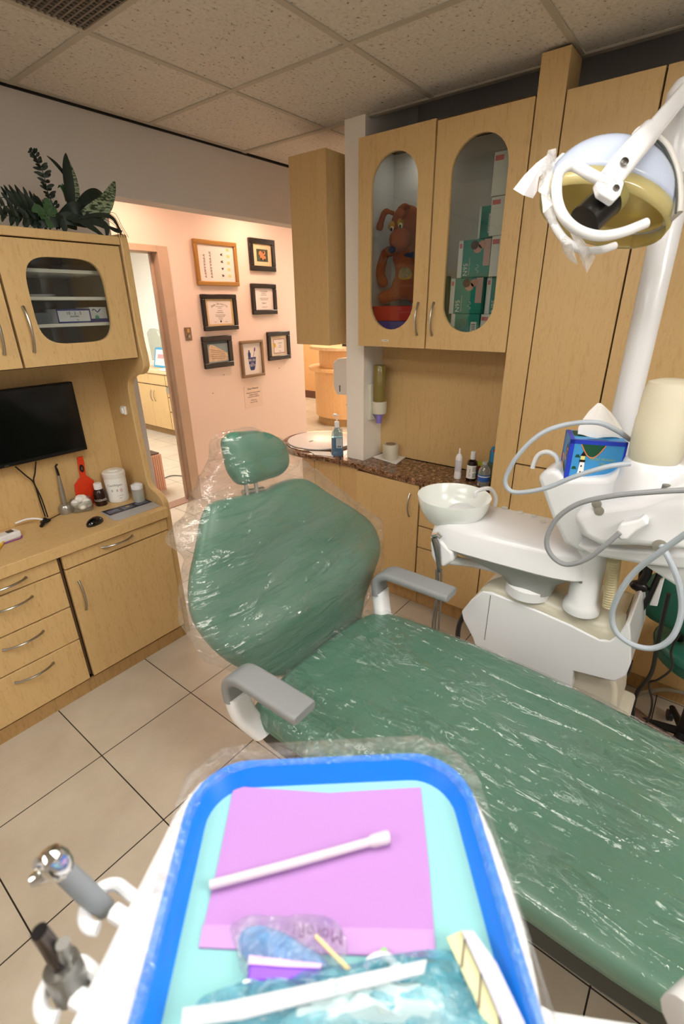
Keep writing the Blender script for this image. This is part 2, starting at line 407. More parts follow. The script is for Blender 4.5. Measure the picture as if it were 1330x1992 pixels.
vd = MB(); vd.box((2.36, -2.4, 2.85), (3.0, 1.76, 2.87)); vd.box((2.36, -2.4, CE + .02), (2.37, 1.76, 2.85)); struct('ceiling_shade_recess', vd, GAP_SHADE, smooth=False)  # recess over the cabinets, its shade put in as a near-black colour
# walls of this room
w = MB(); w.box((-1.8, 2.55, 0), (1.44, 2.67, CE)); w.box((1.44, 2.55, 2.20), (6.0, 2.67, CE)); struct('wall_left', w, PAINT, smooth=False)
w = MB(); w.box((-1.9, -2.4, 0), (-1.8, 8.5, CE)); struct('wall_back_left', w, PAINT, smooth=False)
w = MB(); w.box((-1.8, -2.5, 0), (9.0, -2.4, 2.87)); struct('wall_back', w, PAINT, smooth=False)
w = MB(); w.box((2.80, -2.4, 0), (2.9, 1.64, 2.87)); struct('wall_right', w, PAINT, smooth=False)
w = MB(); w.box((2.31, 1.64, 0), (7.0, 1.765, 2.87)); struct('wall_column', w, PAINTW, smooth=False)
# corridor: ceiling and the picture wall with its doorway
w = MB(); w.box((-1.8, 2.67, CE), (9.0, 8.5, CE + .1)); w.box((4.6, 1.765, CE), (9.0, 2.67, CE + .1)); struct('ceiling_corridor', w, M('corridor_ceiling', '#e8ddd0', .9), smooth=False)
w = MB(); w.box((-1.8, 3.745, 0), (1.62, 3.86, CE)); w.box((2.47, 3.745, 0), (4.12, 3.86, CE)); w.box((1.62, 3.745, 2.11), (2.47, 3.86, CE))
struct('wall_far', w, PINK, smooth=False)
tr = MB()
tr.box((2.455, 3.725, 0), (2.55, 3.745, 2.14)); tr.box((1.62, 3.725, 2.095), (2.455, 3.745, 2.14)); tr.box((1.55, 3.725, 0), (1.62, 3.745, 2.14))
tr.box((2.455, 3.745, 0), (2.47, 3.86, 2.095)); tr.box((1.635, 3.745, 2.095), (2.455, 3.86, 2.11)); tr.box((2.435, 3.80, 0), (2.455, 3.83, 2.095))
tr.box((1.62, 3.745, 0), (1.635, 3.86, 2.095))
struct('door_1', tr, TRIMM, bevel=.003)
th = MB(); th.box((1.60, 3.735, 0), (2.50, 3.87, .006)); struct('trim_1', th, M('threshold', '#9a7560', .5), smooth=False)
# the room past the doorway
w = MB(); w.box((4.20, 3.86, 0), (4.235, 8.5, CE)); w.box((-1.8, 7.3, 0), (4.2, 7.4, CE)); struct('wall_surgery', w, WHITEW, smooth=False)
w = MB(); w.box((8.4, 1.76, 0), (8.5, 8.5, CE)); w.box((4.4, 8.0, 0), (8.5, 8.1, CE)); struct('wall_reception', w, M('reception_wall', '#efdcbc', .8), smooth=False)

# ------------------------------------------------------------------ lamps
def troffer(x, y, wx, wy, st, label, z=CE, colr='#fff4e2', name='ceiling_light', cat='ceiling light', group=None):
    t = thing(name, (x, y, z), label, cat, group)
    f = MB(); f.box((x - wx/2, y - wy/2, z - .012), (x + wx/2, y - wy/2 + .02, z)); f.box((x - wx/2, y + wy/2 - .02, z - .012), (x + wx/2, y + wy/2, z))
    f.box((x - wx/2, y - wy/2 + .02, z - .012), (x - wx/2 + .02, y + wy/2 - .02, z)); f.box((x + wx/2 - .02, y - wy/2 + .02, z - .012), (x + wx/2, y + wy/2 - .02, z))
    f.build('frame', WHITEP, t, smooth=False)
    d = MB(); d.box((x - wx/2 + .021, y - wy/2 + .021, z - .009), (x + wx/2 - .021, y + wy/2 - .021, z - .003))
    d.build('diffuser', M('lamp_diffuser_%d_%s' % (int(st * 100), colr[1:]), '#ffffff', .5, emit=st, ecol=colr), t, smooth=False)
    return t
troffer(0.503, 0.382, .60, 1.21, TROFFER * .6, 'long fluorescent panel in the ceiling above the camera', colr='#fff9f0')
troffer(0.503, -1.45, .60, 1.21, TROFFER * 1.3, 'long fluorescent panel in the ceiling at the back of the room', colr='#fff9f0')
troffer(-1.0, 1.0, .60, 1.21, TROFFER * .8, 'long fluorescent panel in the ceiling by the left wall', colr='#fff9f0')
for i, (x, y) in enumerate(((2.15, 3.30), (3.35, 3.30))):
    troffer(x, y, .30, .30, WARM * 4.3, ['square warm corridor light near the doorway', 'square warm corridor light above the picture wall'][i], colr='#ffcfb2', group='warm corridor lights')
troffer(2.4, 5.6, 1.2, 1.2, ROOM2, 'white ceiling panel of the room beyond the doorway', colr='#fffaf0')
troffer(5.6, 3.1, 1.2, 1.2, RECEPTION, 'warm ceiling panel over the reception desk', colr='#ffeedb')
troffer(7.0, 6.0, 1.2, 1.2, RECEPTION, 'warm ceiling panel at the far end of reception', colr='#ffeedb')
# vent grille in the ceiling
t = thing('ceiling_vent', (0.8, 1.6, CE), 'dark square return air grille in the ceiling corner', 'ceiling vent')
f = MB(); f.box((.53, 1.32, CE - .006), (1.095, 1.885, CE - .0045)); f.build('backing', M('vent_dark', '#2a2622', .8), t, smooth=False)
f = MB()
for i in range(30): f.box((.53 + i * .0193, 1.32, CE - .012), (.536 + i * .0193, 1.885, CE - .006))
for i in range(29): f.box((.53, 1.32 + i * .0193, CE - .0115), (1.095, 1.324 + i * .0193, CE - .006))
f.build('grille', M('vent_metal', '#6e665c', .5), t, smooth=False)

# ================================================================== CABINETRY
def mapper(kind, plane):
    """local (u, v, d) -> world: u along the front to the right as seen, v up, d out of the front towards the room"""
    if kind == 'L': return lambda u, v, d: Vector((u, plane - d, v))           # front faces -Y
    return lambda u, v, d: Vector((plane - d, -u, v))                            # front faces -X (u = -Y)
def slab(mb, mp, u0, u1, v0, v1, d0, d1, hole=None, m=None):
    if hole is None:
        c = [(u0, v0), (u1, v0), (u1, v1), (u0, v1)]
        a = [mp(u, v, d0) for u, v in c]; b = [mp(u, v, d1) for u, v in c]
        mb.add(a + b, [(0, 1, 2, 3), (7, 6, 5, 4), (0, 4, 5, 1), (1, 5, 6, 2), (2, 6, 7, 3), (3, 7, 4, 0)], m); return
    cx = sum(h[0] for h in hole) / len(hole); cy = sum(h[1] for h in hole) / len(hole)
    hs = [(math.atan2(h[1] - cy, h[0] - cx), h) for h in hole]
    cs = [(math.atan2(v - cy, u - cx), (u, v)) for u, v in ((u0, v0), (u1, v0), (u1, v1), (u0, v1))]
    ring = []
    for a, h in hs:
        dx, dy = math.cos(a), math.sin(a); t = 1e9
        if dx > 1e-9: t = min(t, (u1 - cx) / dx)
        if dx < -1e-9: t = min(t, (u0 - cx) / dx)
        if dy > 1e-9: t = min(t, (v1 - cy) / dy)
        if dy < -1e-9: t = min(t, (v0 - cy) / dy)
        ring.append((a, h, (cx + dx * t, cy + dy * t)))
    for a, c in cs:
        j = min(range(len(ring)), key=lambda i: abs((ring[i][0] - a + PI) % (2 * PI) - PI)); ring[j] = (ring[j][0], ring[j][1], c)
    n = len(ring)
    vs = [mp(r[1][0], r[1][1], d1) for r in ring] + [mp(r[2][0], r[2][1], d1) for r in ring] + [mp(r[1][0], r[1][1], d0) for r in ring] + [mp(r[2][0], r[2][1], d0) for r in ring]
    fs = []
    for i in range(n):
        j = (i + 1) % n
        fs += [(i, j, n + j, n + i), (2*n + i, 3*n + i, 3*n + j, 2*n + j), (i, 2*n + i, 2*n + j, j), (n + i, n + j, 3*n + j, 3*n + i)]
    mb.add(vs, fs, m)
def arch_handle(mp, u, v, d, L, vertical, parent, out=.026, name='handle', r=.0048):
    pts = []; rs = []
    for i in range(13):
        t = i / 12; s = (t - .5) * L; o = out * math.sin(PI * t) ** .7 if 0 < t < 1 else 0
        o = max(o, 0.0) + .002
        pts.append(mp(u + (0 if vertical else s), v + (s if vertical else 0), d + o)); rs.append(r * (1.35 if i in (0, 12) else 1))
    b = MB(); b.tube(pts, rs, 8)
    return b.build(name, CHROME, parent)
def stadium(cu, w, v0, v1, n=14):
    r = w / 2; o = []
    for i in range(n + 1): a = PI * i / n; o.append((cu + r * math.cos(a), v1 - r + r * math.sin(a)))
    for k in range(1, 8): o.append((cu - r, v1 - r + (v0 + r - v1 + r) * k / 8))
    for i in range(n + 1): a = PI + PI * i / n; o.append((cu + r * math.cos(a), v0 + r + r * math.sin(a)))
    for k in range(1, 8): o.append((cu + r, v0 + r + (v1 - r - v0 - r) * k / 8))
    return o
def door(mp, u0, u1, v0, v1, parent, hole=None, handle=None, d=.018, name='door', gap=.0022, glass=True):
    b = MB(); slab(b, mp, u0 + gap, u1 - gap, v0 + gap, v1 - gap, 0, d, hole)
    o = b.build(name, WOOD, parent, smooth=bool(hole), ang=30, bevel=0 if hole else .0012, seg=1)
    if hole and glass:
        gb = MB(); n = len(hole); gb.add([mp(h[0], h[1], d * .35) for h in hole], [tuple(range(n))])
        gb.build('glass_pane', GLASS, o, smooth=False)
    if handle: arch_handle(mp, handle[0], handle[1], d, handle[2], handle[3], o)
    return o

# ---------------- left hand run, fronts on the plane Y = 2.05
LM = mapper('L', 2.07)
# wall cabinet
t = thing('wall_cabinet', (0.73, 2.3, 1.495), 'maple wall cabinet with a rounded glass window on the left, above the black monitor', 'cabinet')
b = MB(); x0, x1 = -0.62, 1.188
b.box((x0, 2.07, 1.495), (x1, 2.55, 1.513)); b.box((x0, 2.07, 1.913), (x1, 2.55, 1.931)); b.box((x0, 2.53, 1.513), (x1, 2.55, 1.913))
for x in (x0, 0.262, 0.716, 1.17): b.box((x, 2.07, 1.513), (x + .018, 2.53, 1.913))
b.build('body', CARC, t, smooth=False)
b = MB(); b.box((0.735, 2.525, 1.514), (1.169, 2.529, 1.912)); b.box((1.164, 2.08, 1.514), (1.169, 2.525, 1.912)); b.box((0.735, 2.08, 1.514), (0.740, 2.525, 1.912)); b.box((0.740, 2.08, 1.514), (1.164, 2.525, 1.517)); b.build('lining', M('grey_lining', '#a3a39e', .6), t, smooth=False)
for zz in (1.645, 1.742, 1.838):
    b = MB(); b.box((0.735, 2.115, zz - .012), (1.169, 2.524, zz)); b.build('shelf', M('shelf_white', '#f6f4ef', .5), t, smooth=False)
def superel(c, w, h, e=4.0, n=48):
    o = []
    for i in range(n):
        a = 2 * PI * i / n; ca, sa = math.cos(a), math.sin(a)
        o.append((c[0] + w / 2 * math.copysign(abs(ca) ** (2 / e), ca), c[1] + h / 2 * math.copysign(abs(sa) ** (2 / e), sa)))
    return o
door(LM, 0.727, 1.182, 1.497, 1.929, t, superel((0.949, 1.724), .29, .30), (0.771, 1.63, .155, True))
door(LM, 0.272, 0.723, 1.497, 1.929, t, None, (0.672, 1.63, .155, True))
door(LM, -0.18, 0.268, 1.497, 1.929, t, None, (-0.13, 1.63, .155, True))
b = MB(); b.box((x0, 2.05, 1.932), (1.188, 2.545, 1.962)); b.build('top_board', WOOD, t, bevel=.002)
# shaped end panel
prof = [(2.05, 1.972)]
prof += [tuple(p)[:2] for p in catmull([(2.045, 1.93, 0), (2.045, 1.60, 0), (2.035, 1.50, 0), (2.040, 1.455, 0), (2.075, 1.425, 0), (2.135, 1.415, 0), (2.19, 1.38, 0), (2.205, 1.32, 0), (2.205, 1.16, 0), (2.195, 1.0, 0), (2.188, .90, 0), (2.17, .86, 0), (2.12, .838, 0), (2.08, .81, 0), (2.07, .76, 0), (2.07, .66, 0)], 5)]
prof += [(2.07, .4), (2.07, .0), (2.549, 0), (2.549, 1.972)]
b = MB(); b.prism([(1.19, y, z) for y, z in prof], (.032, 0, 0))
pe = b.build('side_board', WOOD, None, bevel=.004, ang=25); tag(pe, 'tall maple end panel with a wavy front edge closing the left cabinets', 'panel')
# little white switch box on the end panel
b = MB(); b.box((1.178, 2.255, 1.222), (1.19, 2.287, 1.262)); b.box((1.170, 2.262, 1.228), (1.179, 2.280, 1.256))
b.build('wall_switch', M('switch_white', '#eceae6', .35), None, bevel=.002)
tag(bpy.data.objects['wall_switch'], 'small white switch stuck on the inside of the left end panel', 'switch')
# desk back panel
b = MB(); b.box((-.62, 2.41, .786), (1.189, 2.43, 1.494)); o = b.build('desk_back_panel', WOOD, None, smooth=False); tag(o, 'maple back panel behind the monitor, between desk and wall cabinet', 'panel')
# desk top
b = MB(); b.box((-.62, 2.035, .735), (1.188, 2.529, .785)); o = b.build('desktop', WOOD, None, bevel=.003); tag(o, 'maple desktop under the monitor, over the left drawers', 'worktop')
# base unit with the single door
t = thing('base_cabinet', (0.93, 2.3, 0), 'maple base cabinet with one wide drawer over one door, at the end panel', 'cabinet')
b = MB()
for x in (.672, 1.170): b.box((x, 2.07, .07), (x + .018, 2.528, .733))
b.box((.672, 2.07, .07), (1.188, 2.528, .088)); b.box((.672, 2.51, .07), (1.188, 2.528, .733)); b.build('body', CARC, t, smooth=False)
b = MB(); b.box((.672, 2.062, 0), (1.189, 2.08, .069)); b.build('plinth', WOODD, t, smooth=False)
door(LM, .670, 1.182, .662, .729, t, None, (.918, .703, .15, False), name='drawer')
door(LM, .670, 1.182, .078, .659, t, None, (.713, .515, .15, True))
t = thing('drawer_unit', (0.4, 2.3, 0), 'maple base unit with a stack of four wide drawers at the left edge', 'cabinet')
b = MB()
for x in (.18, .650): b.box((x, 2.07, .07), (x + .018, 2.528, .733))
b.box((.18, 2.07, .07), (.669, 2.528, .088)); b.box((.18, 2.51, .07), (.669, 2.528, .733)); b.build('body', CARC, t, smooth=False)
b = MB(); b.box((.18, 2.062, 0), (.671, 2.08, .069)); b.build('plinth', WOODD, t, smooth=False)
for v0, v1, vh in ((.662, .729, .699), (.486, .660, .608), (.311, .484, .432), (.078, .309, .26)):
    door(LM, .20, .655, v0, v1, t, None, (.450, vh, .155, False), name='drawer')
t = thing('desk_cabinet', (-0.25, 2.3, 0), 'plain maple base cabinet beyond the left frame edge', 'cabinet')
b = MB(); b.box((-.62, 2.07, .07), (.178, 2.528, .733)); b.build('body', CARC, t, smooth=False)
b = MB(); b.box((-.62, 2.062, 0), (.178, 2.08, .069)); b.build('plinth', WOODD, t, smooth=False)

door(LM, -.62, .197, .078, .729, t, None, (.12, .515, .15, True))

# ---------------- right hand run, fronts on the plane X = 2.20 (carcass at 2.218)
RM = mapper('R', 2.218)
t = thing('wall_cabinet', (2.35, 1.2, 1.495), 'tall maple wall cabinet with two oval glass doors over the granite counter', 'cabinet')
b = MB()
b.box((2.218, .80, 1.495), (2.50, 1.60, 1.513)); b.box((2.218, .80, 2.39), (2.50, 1.60, 2.408)); b.box((2.48, .80, 1.513), (2.50, 1.60, 2.39))
for y in (.80, 1.582): b.box((2.218, y, 1.513), (2.48, y + .018, 2.39))
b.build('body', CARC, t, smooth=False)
b = MB(); b.box((2.472, .82, 1.515), (2.479, 1.58, 2.388)); b.box((2.222, 1.574, 1.515), (2.472, 1.580, 2.388)); b.build('lining', M('lining_light', '#cfd0ce', .5), t, smooth=False)
door(RM, -1.602, -1.198, 1.495, 2.41, t, stadium(-1.400, .252, 1.581, 2.329), (-1.242, 1.632, .145, True))
door(RM, -1.194, -.792, 1.495, 2.40, t, stadium(-.992, .246, 1.577, 2.325), (-1.160, 1.632, .145, True))
b = MB(); slab(b, RM, -1.448, -1.408, 1.524, 1.533, .0181, .0188); lb = b.build('name_label', PAPER, t, smooth=False)
b = MB(); b.m = 0; put_text(b, 'Crown/Bridge', .0055, RM(-1.428, 1.5285, .0188), (0, -1, 0), (0, 0, 1)); b.build('lettering', BLACK, lb, smooth=False)
lb['label'] = 'small white printed name label'
# cabinet over the sink
b = MB(); b.box((2.2, 1.80, 1.49), (2.48, 2.05, 2.405)); o = b.build('end_cabinet', WOOD, None, bevel=.002)
tag(o, 'narrow blank maple cabinet hung over the sink, left of the pale column', 'cabinet')
# pilaster
b = MB(); b.box((2.2, .687, 0), (2.34, .789, CE - .012)); o = b.build('pilaster', WOOD, None, bevel=.0015)
tag(o, 'narrow full height maple pilaster reaching the ceiling beside the oval glass doors', 'pilaster')
# tall cupboards
def tall(y1, y0, label, hs):
    t = thing('tall_cupboard', (2.4, (y0 + y1) / 2, 0), label, 'cupboard', None)
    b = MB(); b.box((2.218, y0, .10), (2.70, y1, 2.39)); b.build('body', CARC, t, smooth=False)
    b = MB(); b.box((2.25, y0, 0), (2.30, y1, .099)); b.build('plinth', WOODD, t, smooth=False)
    door(RM, -y1, -y0, 1.004, 2.395, t, None, None, name='door'); door(RM, -y1, -y0, .105, 1.001, t, None, None, name='door')
tall(.684, .379, 'first tall maple cupboard, just right of the pilaster, behind the tissue box', 0)
tall(.377, .070, 'second tall maple cupboard behind the dental light and its post', 0)
tall(.068, -.240, 'third tall maple cupboard at the right edge of the photo', 0)
tall(-.242, -.55, 'fourth tall maple cupboard behind the green stool', 0)
# niche panel
b = MB(); b.box((2.50, .79, .822), (2.52, 1.639, 1.494)); o = b.build('splash_panel', WOOD, None, smooth=False); tag(o, 'maple back panel of the niche over the granite counter', 'panel')
b = MB(); b.box((2.34, .69, .10), (2.52, .79, 2.39)); b.build('pilaster_return', WOOD, bpy.data.objects['pilaster'], smooth=False)
# base cabinets under the granite
t = thing('base_cabinet', (2.35, 1.39, 0), 'maple base cabinet with one tall door under the granite counter', 'cabinet')
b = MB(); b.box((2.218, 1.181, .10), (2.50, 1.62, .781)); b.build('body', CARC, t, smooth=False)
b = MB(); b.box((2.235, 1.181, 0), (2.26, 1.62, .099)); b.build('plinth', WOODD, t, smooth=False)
door(RM, -1.618, -1.182, .100, .783, t, None, (-1.238, .655, .14, True))
t = thing('drawer_unit', (2.35, .99, 0), 'maple base unit with stacked drawers, right of the tall granite counter door', 'cabinet')
b = MB(); b.box((2.218, .792, .10), (2.50, 1.178, .781)); b.build('body', CARC, t, smooth=False)
b = MB(); b.box((2.235, .792, 0), (2.26, 1.178, .099)); b.build('plinth', WOODD, t, smooth=False)
for v0, v1 in ((.543, .783), (.408, .540), (.102, .405)):
    door(RM, -1.177, -.794, v0, v1, t, None, None, name='drawer')
# rounded sink cabinet
t = thing('sink_cabinet', (2.5, 2.05, 0), 'maple cabinet with angled fronts under the round sink end', 'cabinet')
pl = [(2.23, 1.622), (2.262, 1.78), (2.30, 2.02), (2.40, 2.22), (2.56, 2.30), (2.78, 2.25), (2.80, 1.768), (2.306, 1.768), (2.306, 1.624)]
b = MB(); b.prism([(x, y, .10) for x, y in pl], (0, 0, .681)); b.build('body', WOOD, t, smooth=False)
b = MB(); b.prism([(x + .03, y - (0.02 if y > 2 else -.0), 0) for x, y in pl], (0, 0, .099)); b.build('plinth', WOODD, t, smooth=False)
b = MB()
for (xa, ya), (xb, yb) in zip(pl[1:4], pl[2:5]):
    d = Vector((xb - xa, yb - ya, 0)).normalized(); n = Vector((-d.y, d.x, 0)) 
    p0 = Vector((xa, ya, .102)) + d * .004; p1 = Vector((xb, yb, .102)) - d * .004
    q = MB(); q.prism([p0, p1, p1 + n * .014, p0 + n * .014], (0, 0, .677)); q.build('door', WOOD, t, smooth=False, bevel=.001, seg=1)
# granite counter
def arc(cx, cy, r, a0, a1, n): return [(cx + r * math.cos(math.radians(a0 + (a1 - a0) * i / n)), cy + r * math.sin(math.radians(a0 + (a1 - a0) * i / n))) for i in range(n + 1)]
out = [(2.499, .79), (2.175, .79), (2.18, 1.1), (2.195, 1.4), (2.22, 1.62), (2.225, 1.74)]
out += [tuple(p)[:2] for p in catmull([(2.222, 1.83, 0), (2.205, 1.99, 0), (2.20, 2.12, 0), (2.235, 2.26, 0), (2.33, 2.37, 0), (2.47, 2.43, 0), (2.62, 2.42, 0), (2.75, 2.33, 0), (2.81, 2.2, 0)], 5)]
out += [(2.83, 2.0), (2.83, 1.766), (2.309, 1.766), (2.309, 1.639), (2.499, 1.639)]
b = MB(); b.prism([(x, y, .784) for x, y in out], (0, 0, .036)); o = b.build('granite_counter', granite_mat(), None, bevel=.012, seg=4, ang=50)
tag(o, 'speckled brown granite counter running from the niche to the rounded sink end', 'worktop')

# ================================================================== THE DENTAL CHAIR
SZ = 0.62
chair = thing('dental_chair', (0.98, 0.5, 0), 'green vinyl dental chair with pale grey armrests, wrapped in clear plastic film', 'dental chair')
def pxs(pts, **k): return [at(x, y, **k) for x, y in pts]
# seat: outline traced on its own height, then run on to the foot end out of frame
seat_o = [(.66, .84), (.70, .885), (.90, .90), (1.10, .895), (1.25, .87), (1.315, .80), (1.335, .60), (1.335, .30), (1.31, .0), (1.25, -.35), (1.16, -.75), (1.10, -.95), (.98, -1.0), (.86, -.98), (.76, -.85), (.69, -.5), (.652, -.15), (.648, .1), (.65, .4), (.655, .65)]
so = [(p.x, p.y) for p in catmull([(x, y, 0) for x, y in seat_o], 5, closed=True)]
def seat_rise(y): return 0.0
T = Matrix.Translation((0, 0, SZ - .045))
sb = MB(); sb.T = T; n = len(so); cx, cy = .99, 0
rings = [(0.0, .045), (.3, .045), (.6, .045), (.8, .044), (.92, .042), (.97, .037), (.992, .028), (1.0, .014), (1.0, -.002), (.985, -.006), (.6, -.006), (0, -.006)]
vs = []
for s_, z in rings:
    for x, y in so:
        # shrink towards the long middle line rather than one point
        ay = max(-.78, min(.66, y)); vs.append((cx + (x - cx) * s_, ay + (y - ay) * s_, z - (.006 * math.cos((x - cx) / .33 * PI / 2) if z > 0 else 0)))
fs = [(i * n + j, i * n + (j + 1) % n, (i + 1) * n + (j + 1) % n, (i + 1) * n + j) for i in range(len(rings) - 1) for j in range(n)]
sb.add(vs, fs); sb.build('seat', GREEN, chair, ang=60)
b = MB(); b.prism([((x - cx) * .975 + cx, y * .985 + .006, .495) for x, y in so], (0, 0, .073)); b.build('seat_shade_band', M('shade_black_green', '#0f1a16', .4), chair, bevel=.012, seg=3, ang=40)  # near-black band added under the cushion, painting its sides as shaded
b = MB(); b.prism([(.99, -.15, .05), (1.22, -.15, .05), (1.22, .45, .05), (.99, .45, .05)], (0, 0, .42)); b.build('lift_column', M('shell_grey', '#c8c6bf', .4), chair, bevel=.04, seg=3)
b = MB(); b.box((.98, -.6, 0), (1.27, .6, .05)); b.build('base_plate', M('shell_grey', '#c8c6bf', .4), chair, bevel=.02, seg=3)

# backrest
th_ = math.radians(13.5)
BO = Vector((.98, .935, .60)); bu = Vector((1, 0, 0)); bv = Vector((0, math.sin(th_), math.cos(th_))); bn = bu.cross(bv)
TB = frame(BO, bu, bv)
def onback(x, y, off=0): 
    p = atp(x, y, BO + bn * off, bn) - BO; return (p.dot(bu), p.dot(bv))
sil = [(372, 1190), (371, 1130), (384, 1065), (394, 1010), (410, 980), (436, 970), (475, 962), (520, 950), (545, 937), (575, 930), (600, 936), (640, 962), (690, 993), (722, 1022), (734, 1065), (722, 1115), (706, 1160), (694, 1215), (665, 1252), (610, 1290), (560, 1312), (500, 1312), (440, 1285), (395, 1240)]
bo = [(p.x, p.y) for p in catmull([(*onback(x, y, .0), 0) for x, y in sil], 4, closed=True)]
def dimple(x, y):
    # a soft horizontal lumbar roll below a hollow
    return .034 * math.exp(-((y - .17) / .075) ** 2) - .014 * math.exp(-((y - .37) / .09) ** 2) * math.exp(-(x / .16) ** 2) - .012 * math.exp(-((y + .02) / .05) ** 2)
bk = pad(bo, .042, .05, TB, rings=10, p=3.4, disp=dimple)
bk.build('backrest', GREEN, chair, ang=75)
# headrest on two steel bars
hs_ = [(436, 875), (434, 855), (445, 842), (470, 839), (500, 838), (527, 846), (548, 862), (557, 885), (556, 908), (540, 925), (510, 935), (480, 943), (462, 940), (445, 915)]
HO = BO + bv * .62 + bn * .012
def onhead(x, y): 
    p = atp(x, y, HO, bn) - HO; return (p.dot(bu), p.dot(bv))
ho = [(p.x, p.y) for p in catmull([(*onhead(x, y), 0) for x, y in hs_], 4, closed=True)]
TH = frame(HO, bu, bv)
hp = pad(ho, .042, .045, TH, rings=9, p=2.6); hp.build('headrest', GREEN, chair, ang=75)
for xx in (478, 497):
    a = atp(xx - 2, 925, HO, bn); c = atp(xx + 4, 972, HO - bn * .005, bn)
    b = MB(); b.tube([a + (a - c) * .6, a, c, c + (c - a) * .8], .0065, 10); b.build('headrest_bar', CHROME, chair)
b = MB(); a = atp(472, 958, HO - bn * .01, bn); c = atp(512, 952, HO - bn * .01, bn); b.tube([a, c], .009, 8); b.build('headrest_clamp', CHROME, chair)

# armrests: flat pad running forward, hooked down at the rear into a white bracket
def armrest(xc, y_tip, y_back, zt, outward):
    path = [(xc, y_tip, zt - .014), (xc, y_tip + .02, zt - .014), (xc, y_tip + .10, zt - .014), (xc, y_back - .06, zt - .014), (xc, y_back - .02, zt - .02), (xc, y_back + .012, zt - .045), (xc, y_back + .02, zt - .08), (xc, y_back + .015, zt - .115)]
    path = catmull(path, 4); L = len(path)
    sec = rrect(.082, .030, .012, 4)
    sc = [min(1, .93 + .07 * min(1, i / 3)) for i in range(L)]
    b = MB(); b.sweep(path, sec, (1, 0, 0), scales=sc); o = b.build('armrest', GREY, chair, bevel=.006, seg=2, ang=50)
    k = MB(); e = path[-1]
    k.sweep(catmull([(xc, e.y, e.z + .01), (xc, e.y - .005, e.z - .03), (xc - outward * .01, e.y - .02, e.z - .08), (xc - outward * .04, e.y - .06, e.z - .14)], 4), rrect(.072, .05, .02, 4), (1, 0, 0)); k.build('armrest_bracket', WHITEP, chair)
armrest(.628, .615, .865, .80, -1)
armrest(1.315, .560, .835, .80, 1)

# ------------------------------------------------------------------ plastic film on seat, back and tray
FILM = film_mat('clear_film_seat', haze=.035, gloss=1.0, scale=8.0, stretch=(2.4, 1.0, 1.0), bst=1.0, bd=.04, mscale=3.2, mlow=.14, fscale=30.0, fth=.58, famp=1.2)
FILMB = film_mat('clear_film_back', haze=.075, gloss=1.15, scale=5.0, stretch=(.8, .8, 3.4), bst=1.0, bd=.03, mscale=3.0, mlow=.6, fscale=16.0, fth=.60, famp=1.0)
def hgt(p, s=1.0, sc=9.0): return noise.noise(Vector(p) * sc) * s
fo = []
for x, y in so: fo.append((x, y))
mbf = MB()
NX, NY = 190, 330
def filmpt(u, v):
    x = .62 + .755 * u; y = -.985 + 1.868 * v
    xs = []
    for i in range(len(so)):
        (x1, y1), (x2, y2) = so[i], so[(i + 1) % len(so)]
        if (y1 > y) != (y2 > y): xs.append(x1 + (x2 - x1) * (y - y1) / (y2 - y1))
    a_, b_ = (min(xs), max(xs)) if len(xs) > 1 else (.95, 1.03)
    x = a_ - .003 + (b_ - a_ + .006) * u
    e = max(0, abs(u - .5) * 2 - .94) / .06
    z = SZ + .003 - e ** 2 * .035
    k = noise.noise(Vector((x * 4, y * 2.0, 1))) * .004
    for i, (x0, a_, h_) in enumerate(((.74, .05, .007), (.86, -.06, .005), (1.02, .10, .008), (1.13, -.08, .009), (1.22, .05, .007), (1.30, .0, .005))):
        xl = x0 + a_ * (y - .3) + .018 * noise.noise(Vector((y * 4, i * 3.1, 0))); k += h_ * math.exp(-((x - xl) / .0045) ** 2) * 1.5 * max(0, .5 + .9 * noise.noise(Vector((y * 3, i * 7.7, 2))))
    m_ = noise.noise(Vector((x * 22, y * 9, 4))); k += max(0, .10 - abs(m_)) * .05 * max(0, noise.noise(Vector((x * 4, y * 3, 9))) + .15)
    k += max(0, y - .5) / .4 * (abs(noise.noise(Vector((x * 9, y * 9, 8)))) * .024 + abs(noise.noise(Vector((x * 22, y * 22, 8)))) * .008)
    return Vector((x, y, z + max(0, k)))
mbf.grid(filmpt, NX, NY); o = mbf.build('seat_cover', FILM, None, ang=180)
tag(o, 'crumpled clear plastic sheet lying over the green seat', 'plastic cover')
# bag over the backrest and headrest
bag = [(365, 1200), (366, 1120), (372, 1092), (352, 1070), (336, 1042), (352, 1022), (378, 1000), (388, 965), (402, 930), (420, 890), (430, 856), (450, 839), (490, 834), (530, 844), (556, 865), (580, 888), (625, 925), (680, 968), (722, 1000), (740, 1020), (738, 1065), (735, 1110), (722, 1150), (705, 1185), (700, 1225), (670, 1262), (600, 1306), (520, 1325), (450, 1305), (395, 1268)]
go = [(p.x, p.y) for p in catmull([(*onback(x, y, .02), 0) for x, y in bag], 4, closed=True)]
def wr(x, y): return abs(noise.noise(Vector((x * 8, y * 5, 3)))) * .02
bg = pad(go, .060, .056, TB, rings=26, p=5.0, disp=lambda x, y: wr(x, y) + max(0, dimple(x, y)))
TBi = TB.inverted()
def inside(q):
    # how far a point lies outside the padded back, roughly, from its own outline
    c = 0; n_ = len(bo); x, y = q.x, q.y
    for i in range(n_):
        (x1, y1), (x2, y2) = bo[i], bo[(i + 1) % n_]
        if (y1 > y) != (y2 > y) and x < (x2 - x1) * (y - y1) / (y2 - y1) + x1: c ^= 1
    return c
nv = []
